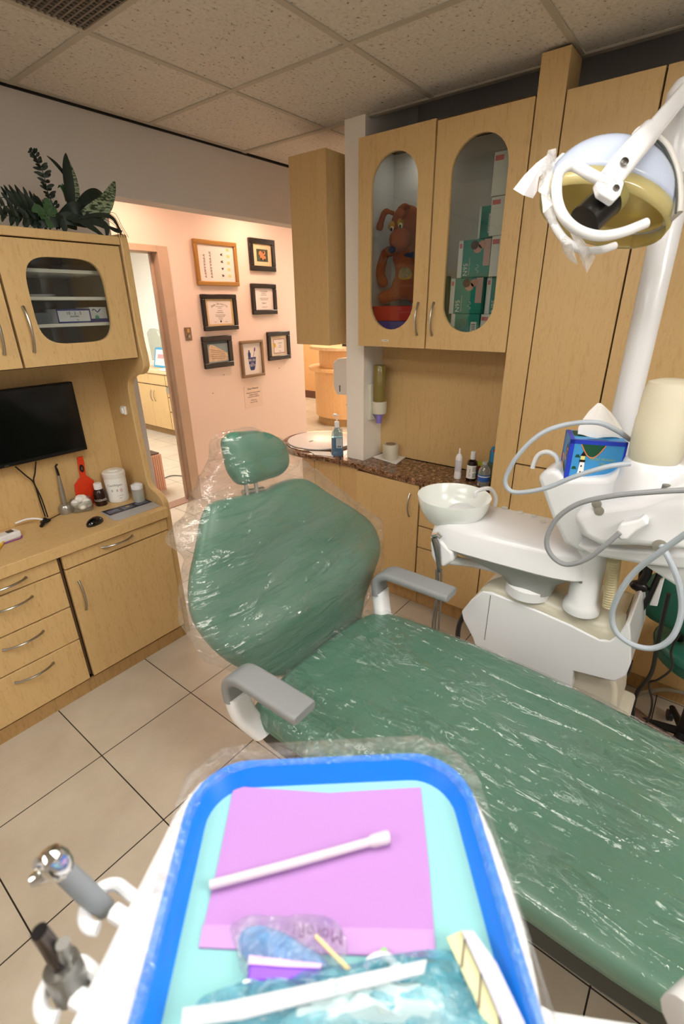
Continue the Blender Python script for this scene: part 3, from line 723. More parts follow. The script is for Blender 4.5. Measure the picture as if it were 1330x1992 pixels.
for p in bg.v:
    q = TBi @ p
    amp = .004 if inside(q) else .016
    nv.append(p + Vector((noise.noise(p * 11), noise.noise(p * 11 + Vector((5, 5, 5))), noise.noise(p * 11 + Vector((9, 1, 4))))) * amp + Vector((noise.noise(p * 34), noise.noise(p * 34 + Vector((5, 5, 5))), 0)) * amp * .5)
bg.v = nv
o = bg.build('backrest_cover', FILMB, None, ang=180)
tag(o, 'loose clear plastic bag pulled over the headrest and backrest', 'plastic cover')

# ================================================================== THE DENTAL UNIT (box, spittoon, arms) on the far side of the chair
SHELLG = M('warm_grey_plastic', '#b9b5a3', .3, coat=.2)
PANELW = M('unit_white', '#e4e6ea', .28, coat=.3)
HULL = M('hull_grey', '#9a9d9b', .4)
unit = thing('dental_unit', (1.6, .25, 0), 'white dental unit cabinet with grey top beyond the chair, carrying the spittoon, post and arms', 'dental unit')
XF = 1.47
outl = pxs([(955, 1153), (1039, 1186), (1110, 1217), (1165, 1245), (1185, 1247), (1203, 1236), (1216, 1214), (1224, 1214), (1227, 1250), (1227, 1290), (1217, 1315), (1195, 1327), (1115, 1306), (1110, 1345), (925, 1300), (930, 1275), (918, 1240), (900, 1205), (897, 1190), (915, 1168), (938, 1150)], X=XF)
b = MB(); b.prism(outl, (.30, 0, 0)); b.build('side_panel', PANELW, unit, bevel=.018, seg=4, ang=50)
# seam of the panel
b = MB(); a, c = at(954, 1158, X=XF), at(942, 1245, X=XF); b.tube([a, c], .0014, 6); b.build('panel_seam', M('seam', '#6b6760', .6), unit)
# grey top shell, lofted from the panel's front edge up to a ridge and back down
base = catmull(pxs([(936, 1146), (955, 1154), (1039, 1186), (1110, 1217), (1165, 1244), (1184, 1246), (1202, 1235), (1217, 1212)], X=XF + .004), 5)
ridge_px = [(968, 1130), (990, 1118), (1055, 1135), (1110, 1158), (1160, 1176), (1185, 1184), (1202, 1188), (1217, 1194)]
ridge = catmull([at(x, y, X=XF + .10) for x, y in ridge_px], 5)
back = [Vector((XF + .28, p.y, p.z - .02)) for p in ridge]; low = [Vector((XF + .29, p.y, q.z - .05)) for p, q in zip(ridge, base)]
mid = [p.lerp(q, .55) + Vector((-.012, 0, .022)) for p, q in zip(base, ridge)]
rows = [[p - Vector((0, 0, .04)) for p in base], base, mid, ridge, back, low]
nn = len(base); b = MB(); b.add([p for r in rows for p in r], [(i * nn + j, i * nn + j + 1, (i + 1) * nn + j + 1, (i + 1) * nn + j) for i in range(len(rows) - 1) for j in range(nn - 1)] + [tuple(i * nn for i in range(len(rows)))[::-1], tuple(i * nn + nn - 1 for i in range(len(rows)))])
b.build('top_shell', SHELLG, unit, ang=60)
b = MB(); b.prism(pxs([(1120, 1290), (1192, 1310), (1200, 1345), (1196, 1400), (1150, 1500), (1060, 1460), (1080, 1290)], X=XF + .04), (.22, 0, 0)); b.box((1.50, -.02, 0), (1.74, .36, .36)); b.build('pedestal', M('pedestal_cream', '#cfc9b8', .4), unit, bevel=.015, seg=3)
# post column on the unit
PX, PY = 1.515, .195
b = MB(); b.lathe([(.056, .77), (.056, .785), (.052, .80), (.046, .81), (.044, 1.02)], (PX, PY, 0)); b.build('arm_column', PANELW, unit)
b = MB(); s0 = at(1129, 1132, X=PX - .044); b.sphere(s0, (.003, .006, .006)); b.build('screw', CHROME, unit)

# spittoon: housing, hull, neck, bowl, spouts
sp_ = thing('spittoon', (1.5, .5, .8), 'white spittoon housing with a round translucent bowl, reaching towards the chair', 'spittoon')
def hull(rows_, name, mt, par, **k):
    m_ = len(rows_[0]); b = MB(); b.add([p for r in rows_ for p in r], [(i * m_ + j, i * m_ + (j + 1) % m_, (i + 1) * m_ + (j + 1) % m_, (i + 1) * m_ + j) for i in range(len(rows_) - 1) for j in range(m_)] + [tuple(range(m_))[::-1], tuple(range((len(rows_) - 1) * m_, len(rows_) * m_))])
    return b.build(name, mt, par, **k)
def ell(cx, cy, rx, ry, z, yaw=0, n=32, e=2.6):
    o = []
    for i in range(n):
        a = 2 * PI * i / n; u = rx * math.copysign(abs(math.cos(a)) ** (2 / e), math.cos(a)); v = ry * math.copysign(abs(math.sin(a)) ** (2 / e), math.sin(a))
        o.append(Vector((cx + u * math.cos(yaw) - v * math.sin(yaw), cy + u * math.sin(yaw) + v * math.cos(yaw), z)))
    return o
yw = math.radians(3)
hull([ell(1.56, .46, .135, .27, .890, yw, e=4), ell(1.56, .46, .145, .28, .900, yw, e=4), ell(1.57, .46, .142, .27, .966, yw, e=4), ell(1.57, .46, .134, .26, .980, yw, e=4), ell(1.57, .46, .12, .245, .984, yw, e=4)], 'housing', PANELW, sp_, ang=50)
hull([ell(1.525, .36, .06, .07, .79, yw), ell(1.53, .38, .068, .10, .83, yw), ell(1.55, .44, .11, .21, .865, yw), ell(1.56, .46, .133, .265, .893, yw, e=4)], 'hull', HULL, sp_, ang=70)
b = MB(); b.lathe([(.075, .765), (.075, .80), (.06, .81), (.05, .82)], (1.525, .37, 0)); b.build('neck', PANELW, sp_)
BOWLM = M('translucent_bowl', '#e8edea', .25, coat=.4, sss=.4)
bc = Vector((1.545, .685, 0))
b = MB(); b.lathe([(.02, .945), (.065, .950), (.096, .970), (.120, 1.012), (.129, 1.045), (.1335, 1.05), (.1335, 1.045), (.124, 1.005), (.100, .960), (.068, .938), (.02, .93)][::-1], bc, n=40); b.build('bowl', BOWLM, sp_)
b = MB(); b.lathe([(.0, .947), (.02, .947), (.02, .952), (.0, .952)], bc, n=16); b.build('drain', CHROME, sp_)
b = MB(); s1 = at(962, 985, Z=.992); s2 = at(925, 962, Z=1.06)
b.tube(catmull([s1, s1 + Vector((0, 0, .035)), s1 + (s2 - s1) * .35 + Vector((0, 0, .055)), s2 + Vector((0, 0, .012)), s2 - Vector((0, 0, .012))], 5), .0075, 10); b.build('spout', PANELW, sp_)
for x, y in ((981, 988), (1012, 997), (1056, 1015), (1037, 1004)):
    p = at(x, y, Z=.985); b = MB(); b.lathe([(.011, 0), (.011, .0025), (.009, .004)], p, n=16); b.build('button', M('button_grey', '#cfcfca', .4), sp_)

# arm head, carrying box and bottle
arm = thing('dental_arm', (1.45, .2, 1.0), 'bulky white jointed arm on the unit column, running off the right edge', 'dental arm')
b = MB(); b.prism(pxs([(1043, 930), (1058, 914), (1080, 912), (1100, 932), (1180, 930), (1212, 905), (1320, 905), (1345, 915), (1345, 985), (1130, 1010), (1135, 1080), (1095, 1057), (1072, 1008)], X=1.43), (.17, 0, 0)); b.build('rear_housing', PANELW, arm, bevel=.028, seg=5, ang=60)
b = MB(); b.prism(pxs([(1110, 1005), (1150, 986), (1240, 974), (1300, 952), (1350, 930), (1350, 1076), (1240, 1065), (1165, 1064), (1130, 1045)], X=1.33), (.13, 0, 0)); b.build('front_arm', PANELW, arm, bevel=.022, seg=5, ang=60)
b = MB(); b.prism(pxs([(1118, 1062), (1350, 1078), (1350, 1112), (1250, 1100), (1150, 1082)], X=1.38), (.15, 0, 0)); b.build('under_arm', PANELW, arm, bevel=.012, seg=3)
b = MB(); b.prism([at(x, y, X=1.42) for x, y in ((1250, 1100), (1350, 1105), (1350, 1160), (1335, 1155))], (.12, 0, 0)); b.build('lower_link', PANELW, arm, bevel=.01, seg=3)
for x, y, r in ((1160, 980, .012), (1165, 994, .012), (1283, 1062, .017)):
    p = at(x, y, X=1.33); b = MB(); b.lathe([(r, 0), (r, .004), (r * .7, .005)], p + Vector((.002, 0, 0)), axis=(-1, 0, 0), n=18); b.build('screw_cap', M('cap_grey', '#8e8a80', .4), arm)
# clip that holds a hose
b = MB(); b.prism(pxs([(1196, 1040), (1205, 1020), (1240, 1012), (1252, 1005), (1262, 1020), (1240, 1032), (1222, 1050), (1205, 1052)], X=1.30), (.035, 0, 0)); b.build('hose_clip', WHITEP, arm, bevel=.006, seg=3)
b = MB(); q = at(1290, 965, X=1.36); b.lathe([(.011, -.01), (.013, .012), (.009, .02), (.009, .03)], q); b.build('knob', M('knob_grey', '#6d6c68', .4), arm)
# bottle and its collar
bt = thing('water_bottle', (1.43, .10, 1.29), 'large frosted water bottle standing upside down on the white arm', 'bottle')
bp = at(1268, 905, X=1.46)
b = MB(); b.lathe([(.078, -.09), (.080, -.06), (.072, -.01), (.066, .012), (.062, .016)], bp, n=36); b.build('collar', PANELW, bt)
FROST = NT('frosted_bottle'); FROST.p.inputs['Base Color'].default_value = lin('#fbf8e6'); FROST.p.inputs['Transmission Weight'].default_value = .45; FROST.p.inputs['Roughness'].default_value = .35; FROST.p.inputs['IOR'].default_value = 1.2; FROST = FROST.m
b = MB(); b.lathe([(.056, .012), (.060, .02), (.063, .06), (.063, .115), (.060, .135), (.0605, .14), (.060, .19), (.053, .215), (.03, .222), (0, .222)], bp, n=36); b.build('bottle_body', FROST, bt)
b = MB(); b.lathe([(.0, .016), (.054, .016), (.0595, .06), (.0595, .09), (0, .09)], bp, n=30); b.build('water', M('water_in_bottle', '#f6f0c4', .2, trans=.4, ior=1.2), bt)
# light post
QX, QY = 1.66, .212
po = thing('light_post', (QX, QY, 1.0), 'tall white post rising from the unit to carry the dental light', 'post')
b = MB(); b.lathe([(.036, 1.0), (.036, 1.93), (.034, 1.935), (.034, 1.97)], (QX, QY, 0), n=28); b.build('tube', PANELW, po)
b = MB(); b.lathe([(.05, 1.97), (.062, 1.985), (.062, 2.16), (.05, 2.18), (.02, 2.185)], (QX, QY, 0), n=28); b.build('joint', PANELW, po)

# ------------------------------------------------------------------ tissue box
a_ = at(1110, 855, X=1.435); r_ = at(1222, 862, Z=a_.z); l_ = at(1095, 828, Z=a_.z)
ex = (r_ - a_); ex.z = 0; wx = ex.length; ex.normalize(); ey = Vector((-ex.y, ex.x, 0)); 
if ey.dot(l_ - a_) < 0: ey = -ey
hb = .125; wd = .12
tb = thing('tissue_box', a_ - Vector((0, 0, hb)), 'blue tissue box with a lighthouse picture and a white tissue standing out', 'tissue box')
BT = Matrix(((ex.x, ey.x, 0, a_.x), (ex.y, ey.y, 0, a_.y), (0, 0, 1, a_.z - hb), (0, 0, 0, 1)))
b = MB(BT); b.box((0, 0, 0), (wx, wd, hb)); b.build('carton', M('tissue_blue', '#3f97d6', .4), tb, bevel=.0015, seg=1)
def decal(mb, T_, pts, m=None, off=.0006):
    n = len(pts); mb.add([T_ @ Vector((x, -off, z)) for x, z in pts], [tuple(range(n))], m)
DB = M('deep_blue', '#2340c4', .4); OR = M('coast_orange', '#f08a4a', .5); DG = M('island_green', '#0f4f34', .5); YL = M('pale_yellow', '#e7dd84', .5)
b = MB()
for p in ([(0, 0), (.012, 0), (.012, hb), (0, hb)], [(wx - .006, 0), (wx, 0), (wx, hb), (wx - .006, hb)], [(0, hb - .011), (wx, hb - .011), (wx, hb), (0, hb)]): decal(b, BT, p)
b.add([BT @ Vector(p) for p in ((0, 0, hb + .0005), (wx, 0, hb + .0005), (wx, .01, hb + .0005), (0, .01, hb + .0005))], [(0, 1, 2, 3)])
b.add([BT @ Vector(p) for p in ((0, 0, hb + .0006), (.012, 0, hb + .0006), (.012, wd, hb + .0006), (0, wd, hb + .0006))], [(0, 1, 2, 3)])
b.add([BT @ Vector(p) for p in ((-.0006, wd, 0), (-.0006, 0, 0), (-.0006, 0, hb), (-.0006, .012, hb), (-.0006, .012, .01), (-.0006, wd - .012, .01), (-.0006, wd - .012, hb), (-.0006, wd, hb))], [(0, 1, 4, 5), (1, 2, 3, 4), (0, 5, 6, 7)])
b.build('border', DB, tb, smooth=False)
b = MB(); arcp = [(.03 + .062 * t, hb - .011 - .036 * math.sin(PI * t)) for t in [i / 12 for i in range(13)]]; decal(b, BT, arcp, 0)
b.add([BT @ Vector((-.0009, .03 + .01 * math.cos(t) * (1 + .3 * math.sin(3 * t)), .085 + .022 * math.sin(t))) for t in [i * PI / 8 for i in range(16)]], [tuple(range(16))])
b.add([BT @ Vector((-.0009, .05 + .03 * math.cos(t) * (1 + .3 * math.sin(3 * t)), .025 + .022 * math.sin(t))) for t in [i * PI / 8 for i in range(16)]], [tuple(range(16))])
b.add([BT @ Vector((wx * .5 + .03 * math.cos(t), .017 + .004 * math.sin(t), hb + .0008)) for t in [i * PI / 8 for i in range(16)]], [tuple(range(16))])
b.add([BT @ Vector(p) for p in ((.014, wd * .4, hb + .0008), (.05, wd * .35, hb + .0008), (.05, wd * .9, hb + .0008), (.014, wd * .9, hb + .0008))], [(0, 1, 2, 3)])
for x0, z0 in ((.018, .075), (.014, .04), (.02, .004)): decal(b, BT, [(x0, z0), (x0 + .014, z0), (x0 + .010, z0 + .009), (x0 + .003, z0 + .008)], 0, .0009)
b.build('island_print', DG, tb, smooth=False)
b = MB(); pts = [BT @ Vector((.03 + .062 * t, -.0012, hb - .012 - .037 * math.sin(PI * t))) for t in [i / 14 for i in range(15)]]; b.tube(pts, .0014, 6)
b.tube([BT @ Vector((-.001, .022 + .012 * math.sin(i), .06 + .006 * i)) for i in range(7)], .0014, 6); b.tube([BT @ Vector((-.001, .09 - .008 * i, .06 - .008 * i + .01 * (i % 2))) for i in range(7)], .0014, 6)
b.build('coast_print', OR, tb)
b = MB(); decal(b, BT, [(.030, .0), (.050, .0), (.046, .062), (.034, .062)], 0, .001); b.build('lighthouse_print', M('print_white', '#f4f4f4', .5), tb, smooth=False)
b = MB(); decal(b, BT, [(.034, .069), (.045, .069), (.045, .080), (.034, .080)], 0, .001)
b.build('lamp_print', YL, tb, smooth=False)
b = MB()
decal(b, BT, [(.032, .062), (.047, .062), (.047, .069), (.032, .069)], 0, .0011); decal(b, BT, [(.032, .080), (.047, .080), (.0395, .095)], 0, .0011)
for z in (.012, .03, .048): decal(b, BT, [(.037, z), (.041, z), (.041, z + .005), (.037, z + .005)], 0, .0013)
b.build('black_print', BLACK, tb, smooth=False)
b = MB(); put_text(b, 'facial tissues', .013, BT @ Vector((wx * .62, -.0008, .074)), ex, (0, 0, 1)); put_text(b, '100 ct', .011, BT @ Vector((wx * .66, -.0008, .060)), ex, (0, 0, 1)); b.build('lettering', M('pale_green_ink', '#9fc27a', .5), tb, smooth=False)
b = MB(); tc = Vector((wx * .58, wd * .45, hb))
rows_ = []
for i, (s_, h_) in enumerate(((1.0, .0), (.95, .02), (.72, .045), (.42, .07), (.12, .088), (.03, .093))):
    rows_.append([BT @ Vector((tc.x + .060 * s_ * math.cos(a) - .020 * h_ / .09 + .003 * math.sin(5 * a), tc.y + .014 * s_ * math.sin(a) * (1 + .4 * math.sin(3 * a)), tc.z + h_ + .002 + .003 * math.sin(4 * a) * (1 - h_ / .09))) for a in [2 * PI * j / 28 for j in range(28)]])
hull(rows_, 'tissue', M('tissue_paper', '#f3f1ee', .9), tb, ang=50)

# ------------------------------------------------------------------ hoses
HOSE = M('hose_blue_grey', '#a9b3bd', .4); HOSEG = M('hose_grey', '#8d9094', .4)
def hose(name, pts, r, m, label, cat='hose', n=8, group=None):
    b = MB(); b.tube(catmull(pts, 7), r, 10); o = b.build(name, m); tag(o, label, cat, group); return o
hose('hose', [at(x, y, X=v) for x, y, v in ((1224, 855, 1.50), (1200, 838, 1.42), (1160, 822, 1.36), (1100, 826, 1.35), (1050, 845, 1.33), (1008, 885, 1.32), (985, 925, 1.32), (985, 947, 1.32), (1005, 958, 1.32), (1060, 950, 1.32), (1115, 928, 1.32), (1180, 908, 1.33), (1225, 902, 1.36))], .0065, HOSE, 'blue-grey hose looping left past the blue tissue box')
hose('hose', [at(x, y, X=v) for x, y, v in ((1345, 953, 1.28), (1270, 957, 1.28), (1190, 965, 1.28), (1125, 980, 1.28), (1082, 1010, 1.28), (1063, 1050, 1.28), (1072, 1080, 1.28), (1100, 1098, 1.28), (1140, 1088, 1.28), (1175, 1062, 1.28), (1205, 1036, 1.285))], .0068, HOSEG, 'grey hose looping in front of the white arm into its clip')
hose('hose', [at(x, y, X=v) for x, y, v in ((1345, 1030, 1.2), (1285, 1073, 1.22), (1235, 1112, 1.24), (1204, 1155, 1.25), (1190, 1198, 1.26), (1200, 1232, 1.26), (1235, 1256, 1.26), (1275, 1260, 1.26), (1308, 1238, 1.26), (1325, 1190, 1.27), (1320, 1135, 1.28), (1300, 1085, 1.30), (1286, 1062, 1.325))], .0072, HOSE, 'grey hose hanging in a big ring below the white arm')
hose('hose', [at(x, y, X=1.56) for x, y in ((1292, 905), (1310, 908), (1345, 925))], .009, HOSEG, 'short dark grey hose end behind the water bottle')
# corrugated suction hose
b = MB(); p0 = at(1196, 1075, X=1.47); p1 = at(1184, 1178, X=1.50); K = 22; rr_ = [(.0195 if i % 2 else .0150) for i in range(2 * K)]
b.tube([p0.lerp(p1, i / (2 * K - 1)) for i in range(2 * K)], rr_, 18); o = b.build('corrugated_hose', M('hose_beige', '#c2b893', .5), ang=20); tag(o, 'ribbed beige suction hose beside the white unit column', 'hose')
# hooked cup filler
p = at(1085, 900, X=1.52); q = at(1037, 905, X=1.52)
b = MB(); b.tube(catmull([p + Vector((0, 0, -.06)), p, at(1078, 885, X=1.52), at(1062, 879, X=1.52), at(1046, 886, X=1.52), q, q - Vector((0, 0, .01))], 5), .0075, 12)
o = b.build('cup_filler_spout', PANELW); tag(o, 'hooked white water spout left of the blue tissue box', 'spout')
# assistant arm with syringe
ah = thing('assistant_arm', (1.6, .55, .78), 'white side arm with a handpiece holder, under the spittoon', 'arm')
b = MB(); b.tube(catmull([at(985, 1112, X=1.60), at(930, 1098, X=1.58), at(895, 1092, X=1.48), at(868, 1088, X=1.44)], 4), [.016] * 9 + [.018] * 4, 12); b.build('arm_bar', PANELW, ah)
b = MB(); b.prism(pxs([(836, 1056), (842, 1048), (856, 1052), (866, 1062), (880, 1076), (880, 1092), (862, 1104), (846, 1098), (838, 1080)], X=1.41), (.05, 0, 0)); b.build('holder_block', WHITEP, ah, bevel=.009, seg=3)
sy = thing('syringe', (1.51, .72, .75), 'silver syringe standing in the white holder under the spittoon', 'syringe')
b = MB(); b.tube([at(x, y, X=1.40) for x, y in ((844, 1046), (849, 1062), (852, 1085), (854, 1112))], [.011, .013, .010, .008], 12); b.build('handle', M('syringe_steel', '#8a8a88', .25, 1.0), sy)
b = MB(); b.tube([at(841, 1042, X=1.40), at(852, 1040, X=1.40), at(858, 1046, X=1.40)], [.008, .011, .008], 12); b.build('head', BRIGHT, sy)
for k, (a, c, d) in enumerate((((848, 1108), (848, 1160), (841, 1215)), ((858, 1108), (857, 1165), (853, 1222)), ((851, 1108), (852, 1150), (846, 1220)))):
    hose('hose', [at(*a, X=1.42), at(*c, X=1.44), at(*d, X=1.46), at(d[0], d[1] + 60, X=1.48)], .004, M('hose_dark', '#77736c', .4), ['left', 'right', 'middle'][k] + ' one of three thin hoses hanging from the syringe holder', group=None)
hose('hose', [at(x, y, X=1.50) for x, y in ((905, 1190), (893, 1215), (890, 1245), (896, 1290))], .010, M('hose_black', '#2c2a2a', .4), 'thick dark hose at the front left corner of the white unit')

# ================================================================== THE DENTAL LIGHT
lamp = thing('dental_light', atd(1185, 365, 1.0), 'white dental light head with black lamp hood and curved handles, top right', 'dental light')
LD = .98
def cv(x, y, z): return Vector(AX[0]) * x + Vector(AX[1]) * y + Vector(AX[2]) * z     # camera-wise direction -> world
LC = atd(1180, 395, LD + .05)
l_e1 = cv(.95, .30, .12).normalized(); l_up = cv(.16, -.95, -.12); l_up = (l_up - l_e1 * l_up.dot(l_e1)).normalized(); l_e2 = l_e1.cross(l_up)
LR = Matrix(((l_e1.x, l_e2.x, l_up.x), (l_e1.y, l_e2.y, l_up.y), (l_e1.z, l_e2.z, l_up.z)))
def dome(rx, ry, rz, a1=PI / 2, n=40, k=14):
    vs = []
    for i in range(k + 1):
        a = a1 * i / k
        for j in range(n):
            t = 2 * PI * j / n; vs.append(LC + LR @ Vector((rx * math.sin(a) * math.cos(t), ry * math.sin(a) * math.sin(t), rz * math.cos(a))))
    return vs, [(i * n + j, i * n + (j + 1) % n, (i + 1) * n + (j + 1) % n, (i + 1) * n + j) for i in range(k) for j in range(n)]
b = MB(); b.add(*dome(.142, .105, .120)); b.build('shade', M('lamp_shade_white', '#d3dff6', .18, coat=.5, trans=.25, ior=1.1), lamp, thick=.003)
b = MB(); b.add(*dome(.136, .099, .112)); b.build('reflector', M('lamp_reflector', '#d9c887', .25, .35), lamp, thick=.001)
# lower translucent skirt
vs = []; n = 40
for rr, zz in ((1.0, 0), (1.01, -.018), (.97, -.034)):
    for j in range(n):
        t = 2 * PI * j / n; vs.append(LC + LR @ Vector((.142 * rr * math.cos(t), .106 * rr * math.sin(t), zz)))
b = MB(); b.add(vs, [(i * n + j, i * n + (j + 1) % n, (i + 1) * n + (j + 1) % n, (i + 1) * n + j) for i in range(2) for j in range(n)])
SK = glass_mat('lamp_skirt', '#e9dfa6', haze=.45); b.build('skirt', SK, lamp, thick=.002)
# black lamp hood
h0 = atd(1184, 386, LD - .07); h1 = atd(1136, 432, LD - .07); hd = (h1 - h0).normalized()
b = MB(); b.lathe([(.012, -.01), (.031, 0), (.031, (h1 - h0).length), (.0, (h1 - h0).length + .001)], h0, hd, n=28); b.build('lamp_hood', M('hood_black', '#151312', .25), lamp)
b = MB(); b.lathe([(.031, -.014), (.0325, -.004), (.0325, .006), (.02, .008)], h0, hd, n=28); b.build('hood_collar', M('hood_olive', '#8d8550', .35), lamp)
# bracket with two screws
b = MB(); q = [atd(x, y, LD - .125) for x, y in ((1160, 352), (1178, 338), (1216, 352), (1208, 378), (1194, 392), (1166, 374))]; b.prism(q, cv(0, 0, .018)); b.build('bracket', WHITEP, lamp, bevel=.004, seg=3)
for x, y in ((1174.5, 351), (1197, 367)):
    b = MB(); b.lathe([(.006, 0), (.006, .003), (.003, .0035)], atd(x, y, LD - .124), cv(0, 0, -1), n=16); b.build('screw', M('screw_dark', '#6d6a66', .3, 1.0), lamp)
b = MB(); b.sweep([atd(1180, 358, LD - .11), atd(1198, 334, LD - .11), atd(1225, 300, LD - .10), atd(1250, 273, LD - .06), atd(1262, 258, LD - .01)], rrect(.043, .034, .012, 4), cv(.75, .66, 0)); b.build('yoke', WHITEP, lamp)
b = MB(); b.lathe([(.007, 0), (.007, .004), (.003, .005)], atd(1213, 316, LD - .13), cv(0, 0, -1), n=16); b.build('screw', M('screw_dark', '#6d6a66', .3, 1.0), lamp)
# side cheek with a dark seam
b = MB(); ch = catmull([atd(x, y, LD + .0) for x, y in ((1258, 275), (1286, 300), (1305, 345), (1310, 390), (1308, 425))], 5); b.sweep(ch, rrect(.05, .012, .005, 3), cv(0, 0, 1)); b.build('cheek', M('cheek_grey', '#c9c7c2', .35), lamp)
b = MB(); b.tube([p + cv(-.008, .002, -.02) for p in ch], .0022, 6); b.build('cheek_seam', M('seam_dark', '#4a4f48', .5), lamp)
# two curved grab handles
b = MB(); b.tube(catmull([atd(x, y, d) for x, y, d in ((1178, 356, LD - .12), (1145, 338, LD - .12), (1115, 322, LD - .11), (1092, 330, LD - .11), (1083, 355, LD - .10), (1084, 392, LD - .10), (1098, 425, LD - .10), (1125, 448, LD - .09), (1165, 459, LD - .08), (1210, 452, LD - .07), (1256, 434, LD - .06))], 6), .0095, 12); b.build('grab_handle', WHITEP, lamp)
b = MB(); b.tube(catmull([atd(x, y, d) for x, y, d in ((1095, 305, LD + .06), (1072, 330, LD + .05), (1063, 360, LD + .03), (1064, 400, LD + .02), (1078, 438, LD + .02), (1102, 470, LD + .02), (1135, 487, LD + .02), (1168, 486, LD + .03), (1195, 478, LD + .04))], 6), .0080, 12); b.build('grab_handle', WHITEP, lamp)
# support arm going up to the right
b = MB(); e0, e1 = atd(1262, 262, LD + .02), atd(1400, 95, LD + .30)
b.sweep([e0, e0.lerp(e1, .5), e1], rrect(.036, .034, .008, 3), cv(.72, .69, 0)); b.build('support_arm', WHITEP, lamp)
b = MB(); b.tube([atd(1235, 262, LD), atd(1262, 280, LD + .01)], [.016, .019], 14); b.build('elbow', WHITEP, lamp)
b = MB(); b.tube([e1, Vector((QX, QY, 2.35)), Vector((QX, QY, 2.15))], .022, 12); b.build('upper_joint', WHITEP, lamp)
# clear wrap on the handles, tied in points
WRAP = film_mat('wrap_film', haze=.42, gloss=1.0, scale=16.0, bst=.8, fscale=60.0)
wrap = thing('lamp_wrap', atd(1045, 360, LD), 'crumpled clear plastic wrap knotted round the dental light handles', 'plastic wrap')
b = MB()
def flap(pts, d, th=.006):
    P = [atd(x, y, d + .01 * math.sin(i * 2.1)) for i, (x, y) in enumerate(pts)]; c = sum(P, Vector()) / len(P) + cv(0, 0, -.018); c2 = c + cv(0, 0, .036); n = len(P)
    b.add(P + [c, c2], [(i, (i + 1) % n, n) for i in range(n)] + [((i + 1) % n, i, n + 1) for i in range(n)])
flap([(998, 368), (1020, 340), (1042, 318), (1066, 300), (1062, 330), (1048, 345), (1044, 372), (1036, 386), (1018, 380)], LD + .03); b.build('wing', M('wrap_white', '#f2f0f4', .35, trans=.1), wrap, ang=20)
b = MB(); flap([(1066, 292), (1082, 288), (1080, 320), (1075, 350), (1078, 375), (1062, 385), (1046, 372), (1050, 345)], LD + .02); b.build('fold', WRAP, wrap, ang=20)
b = MB(); flap([(1052, 378), (1068, 378), (1078, 402), (1084, 436), (1072, 440), (1056, 415)], LD + .01); b.build('fold', WRAP, wrap, ang=20)
b = MB(); flap([(1108, 452), (1130, 462), (1150, 492), (1158, 500), (1141, 531), (1136, 508), (1124, 480)], LD + .01); b.build('tail', WRAP, wrap, ang=20)
b = MB(); flap([(1084, 440), (1100, 468), (1112, 492), (1124, 515), (1110, 508), (1092, 478)], LD + .02); b.build('tail', WRAP, wrap, ang=20)

# ================================================================== THE DELIVERY HEAD AND THE TRAY
dh = thing('instrument_table', (.10, .09, 1.20), 'white instrument table in the foreground, under the blue tray, with holders on its left edge', 'instrument table')
# body outline on its top plane
dpx = [(360, 1545), (385, 1515), (450, 1490), (640, 1475), (830, 1468), (885, 1490), (925, 1540), (962, 1620), (992, 1700), (1025, 1800), (1048, 1900), (1062, 1992), (1068, 2090), (80, 2090), (128, 1992), (160, 1925), (210, 1825), (258, 1730), (305, 1640), (335, 1580)]
dz = 1.255
dO = [at(x, y, Z=dz) for x, y in dpx]
b = MB(); b.prism(dO, (0, 0, -.05)); b.build('table_body', WHITEP, dh, bevel=.010, seg=4, ang=50)
def holder(px_, py_, z):
    c = at(px_, py_, Z=z); d = (at(px_ + 60, py_ + 40, Z=z) - c).normalized()
    o = MB(); pts = []
    for i in range(13):
        a = math.radians(60 + 240 * i / 12); s_ = Vector((-d.y, d.x, 0)); pts.append(c + d * .016 * math.cos(a) + s_ * .016 * math.sin(a))
    pts[0] += d * .02; 
    o.tube(catmull(pts, 2), .0052, 10); o.tube([c + d * .010, c + d * .035, c + d * .06], .007, 10); return o
holder(205, 1762, 1.245).build('holder', WHITEP, dh); holder(128, 1925, 1.24).build('holder', WHITEP, dh)
b = MB(); b.prism([at(x, y, Z=1.10) for x, y in ((1040, 1940), (1075, 1960), (1240, 1985), (1400, 2080), (1300, 2300), (1000, 2300))], (0, 0, -.04)); b.build('table_arm', WHITEP, dh, bevel=.008, seg=3)
b = MB(); b.tube(catmull([Vector((.36, -.12, 1.08)), Vector((.62, -.24, 1.08)), Vector((.95, -.30, 1.08)), Vector((1.25, -.24, 1.07)), Vector((1.42, -.10, 1.06))], 5), .030, 14); b.build('swing_arm', WHITEP, dh)
# handpieces standing in the holders
hp = thing('air_water_syringe', at(205, 1765, Z=1.24), 'clear sleeved syringe with a shiny chrome head, in the holder left of the tray', 'syringe')
s0, s1, s2, s3 = at(205, 1768, Z=1.235), at(170, 1738, Z=1.262), at(130, 1700, Z=1.29), at(100, 1672, Z=1.31)
b = MB(); b.tube([s0, s1, s2, s2.lerp(s3, .3)], [.0075, .0085, .0080, .0080], 16); b.build('sleeve', M('sleeve_grey', '#9fa5aa', .25, trans=.2, ior=1.1), hp)
dd = (s3 - s2).normalized()
b = MB(); b.lathe([(.0085, 0), (.0105, .004), (.0112, .012), (.0095, .020), (.005, .024), (0, .025)], s2.lerp(s3, .25), dd, n=24); b.build('head', BRIGHT, hp)
b = MB(); c = s2.lerp(s3, .55); sd = (at(65, 1700, Z=1.30) - at(100, 1680, Z=1.30)).normalized(); b.tube([c, c + sd * .014, c + sd * .019], [.006, .006, .004], 12); b.tube([c - sd * .002 + Vector((0, 0, .004)), c + sd * .012 + Vector((0, 0, .016))], [.006, .004], 12); b.build('button', BRIGHT, hp)
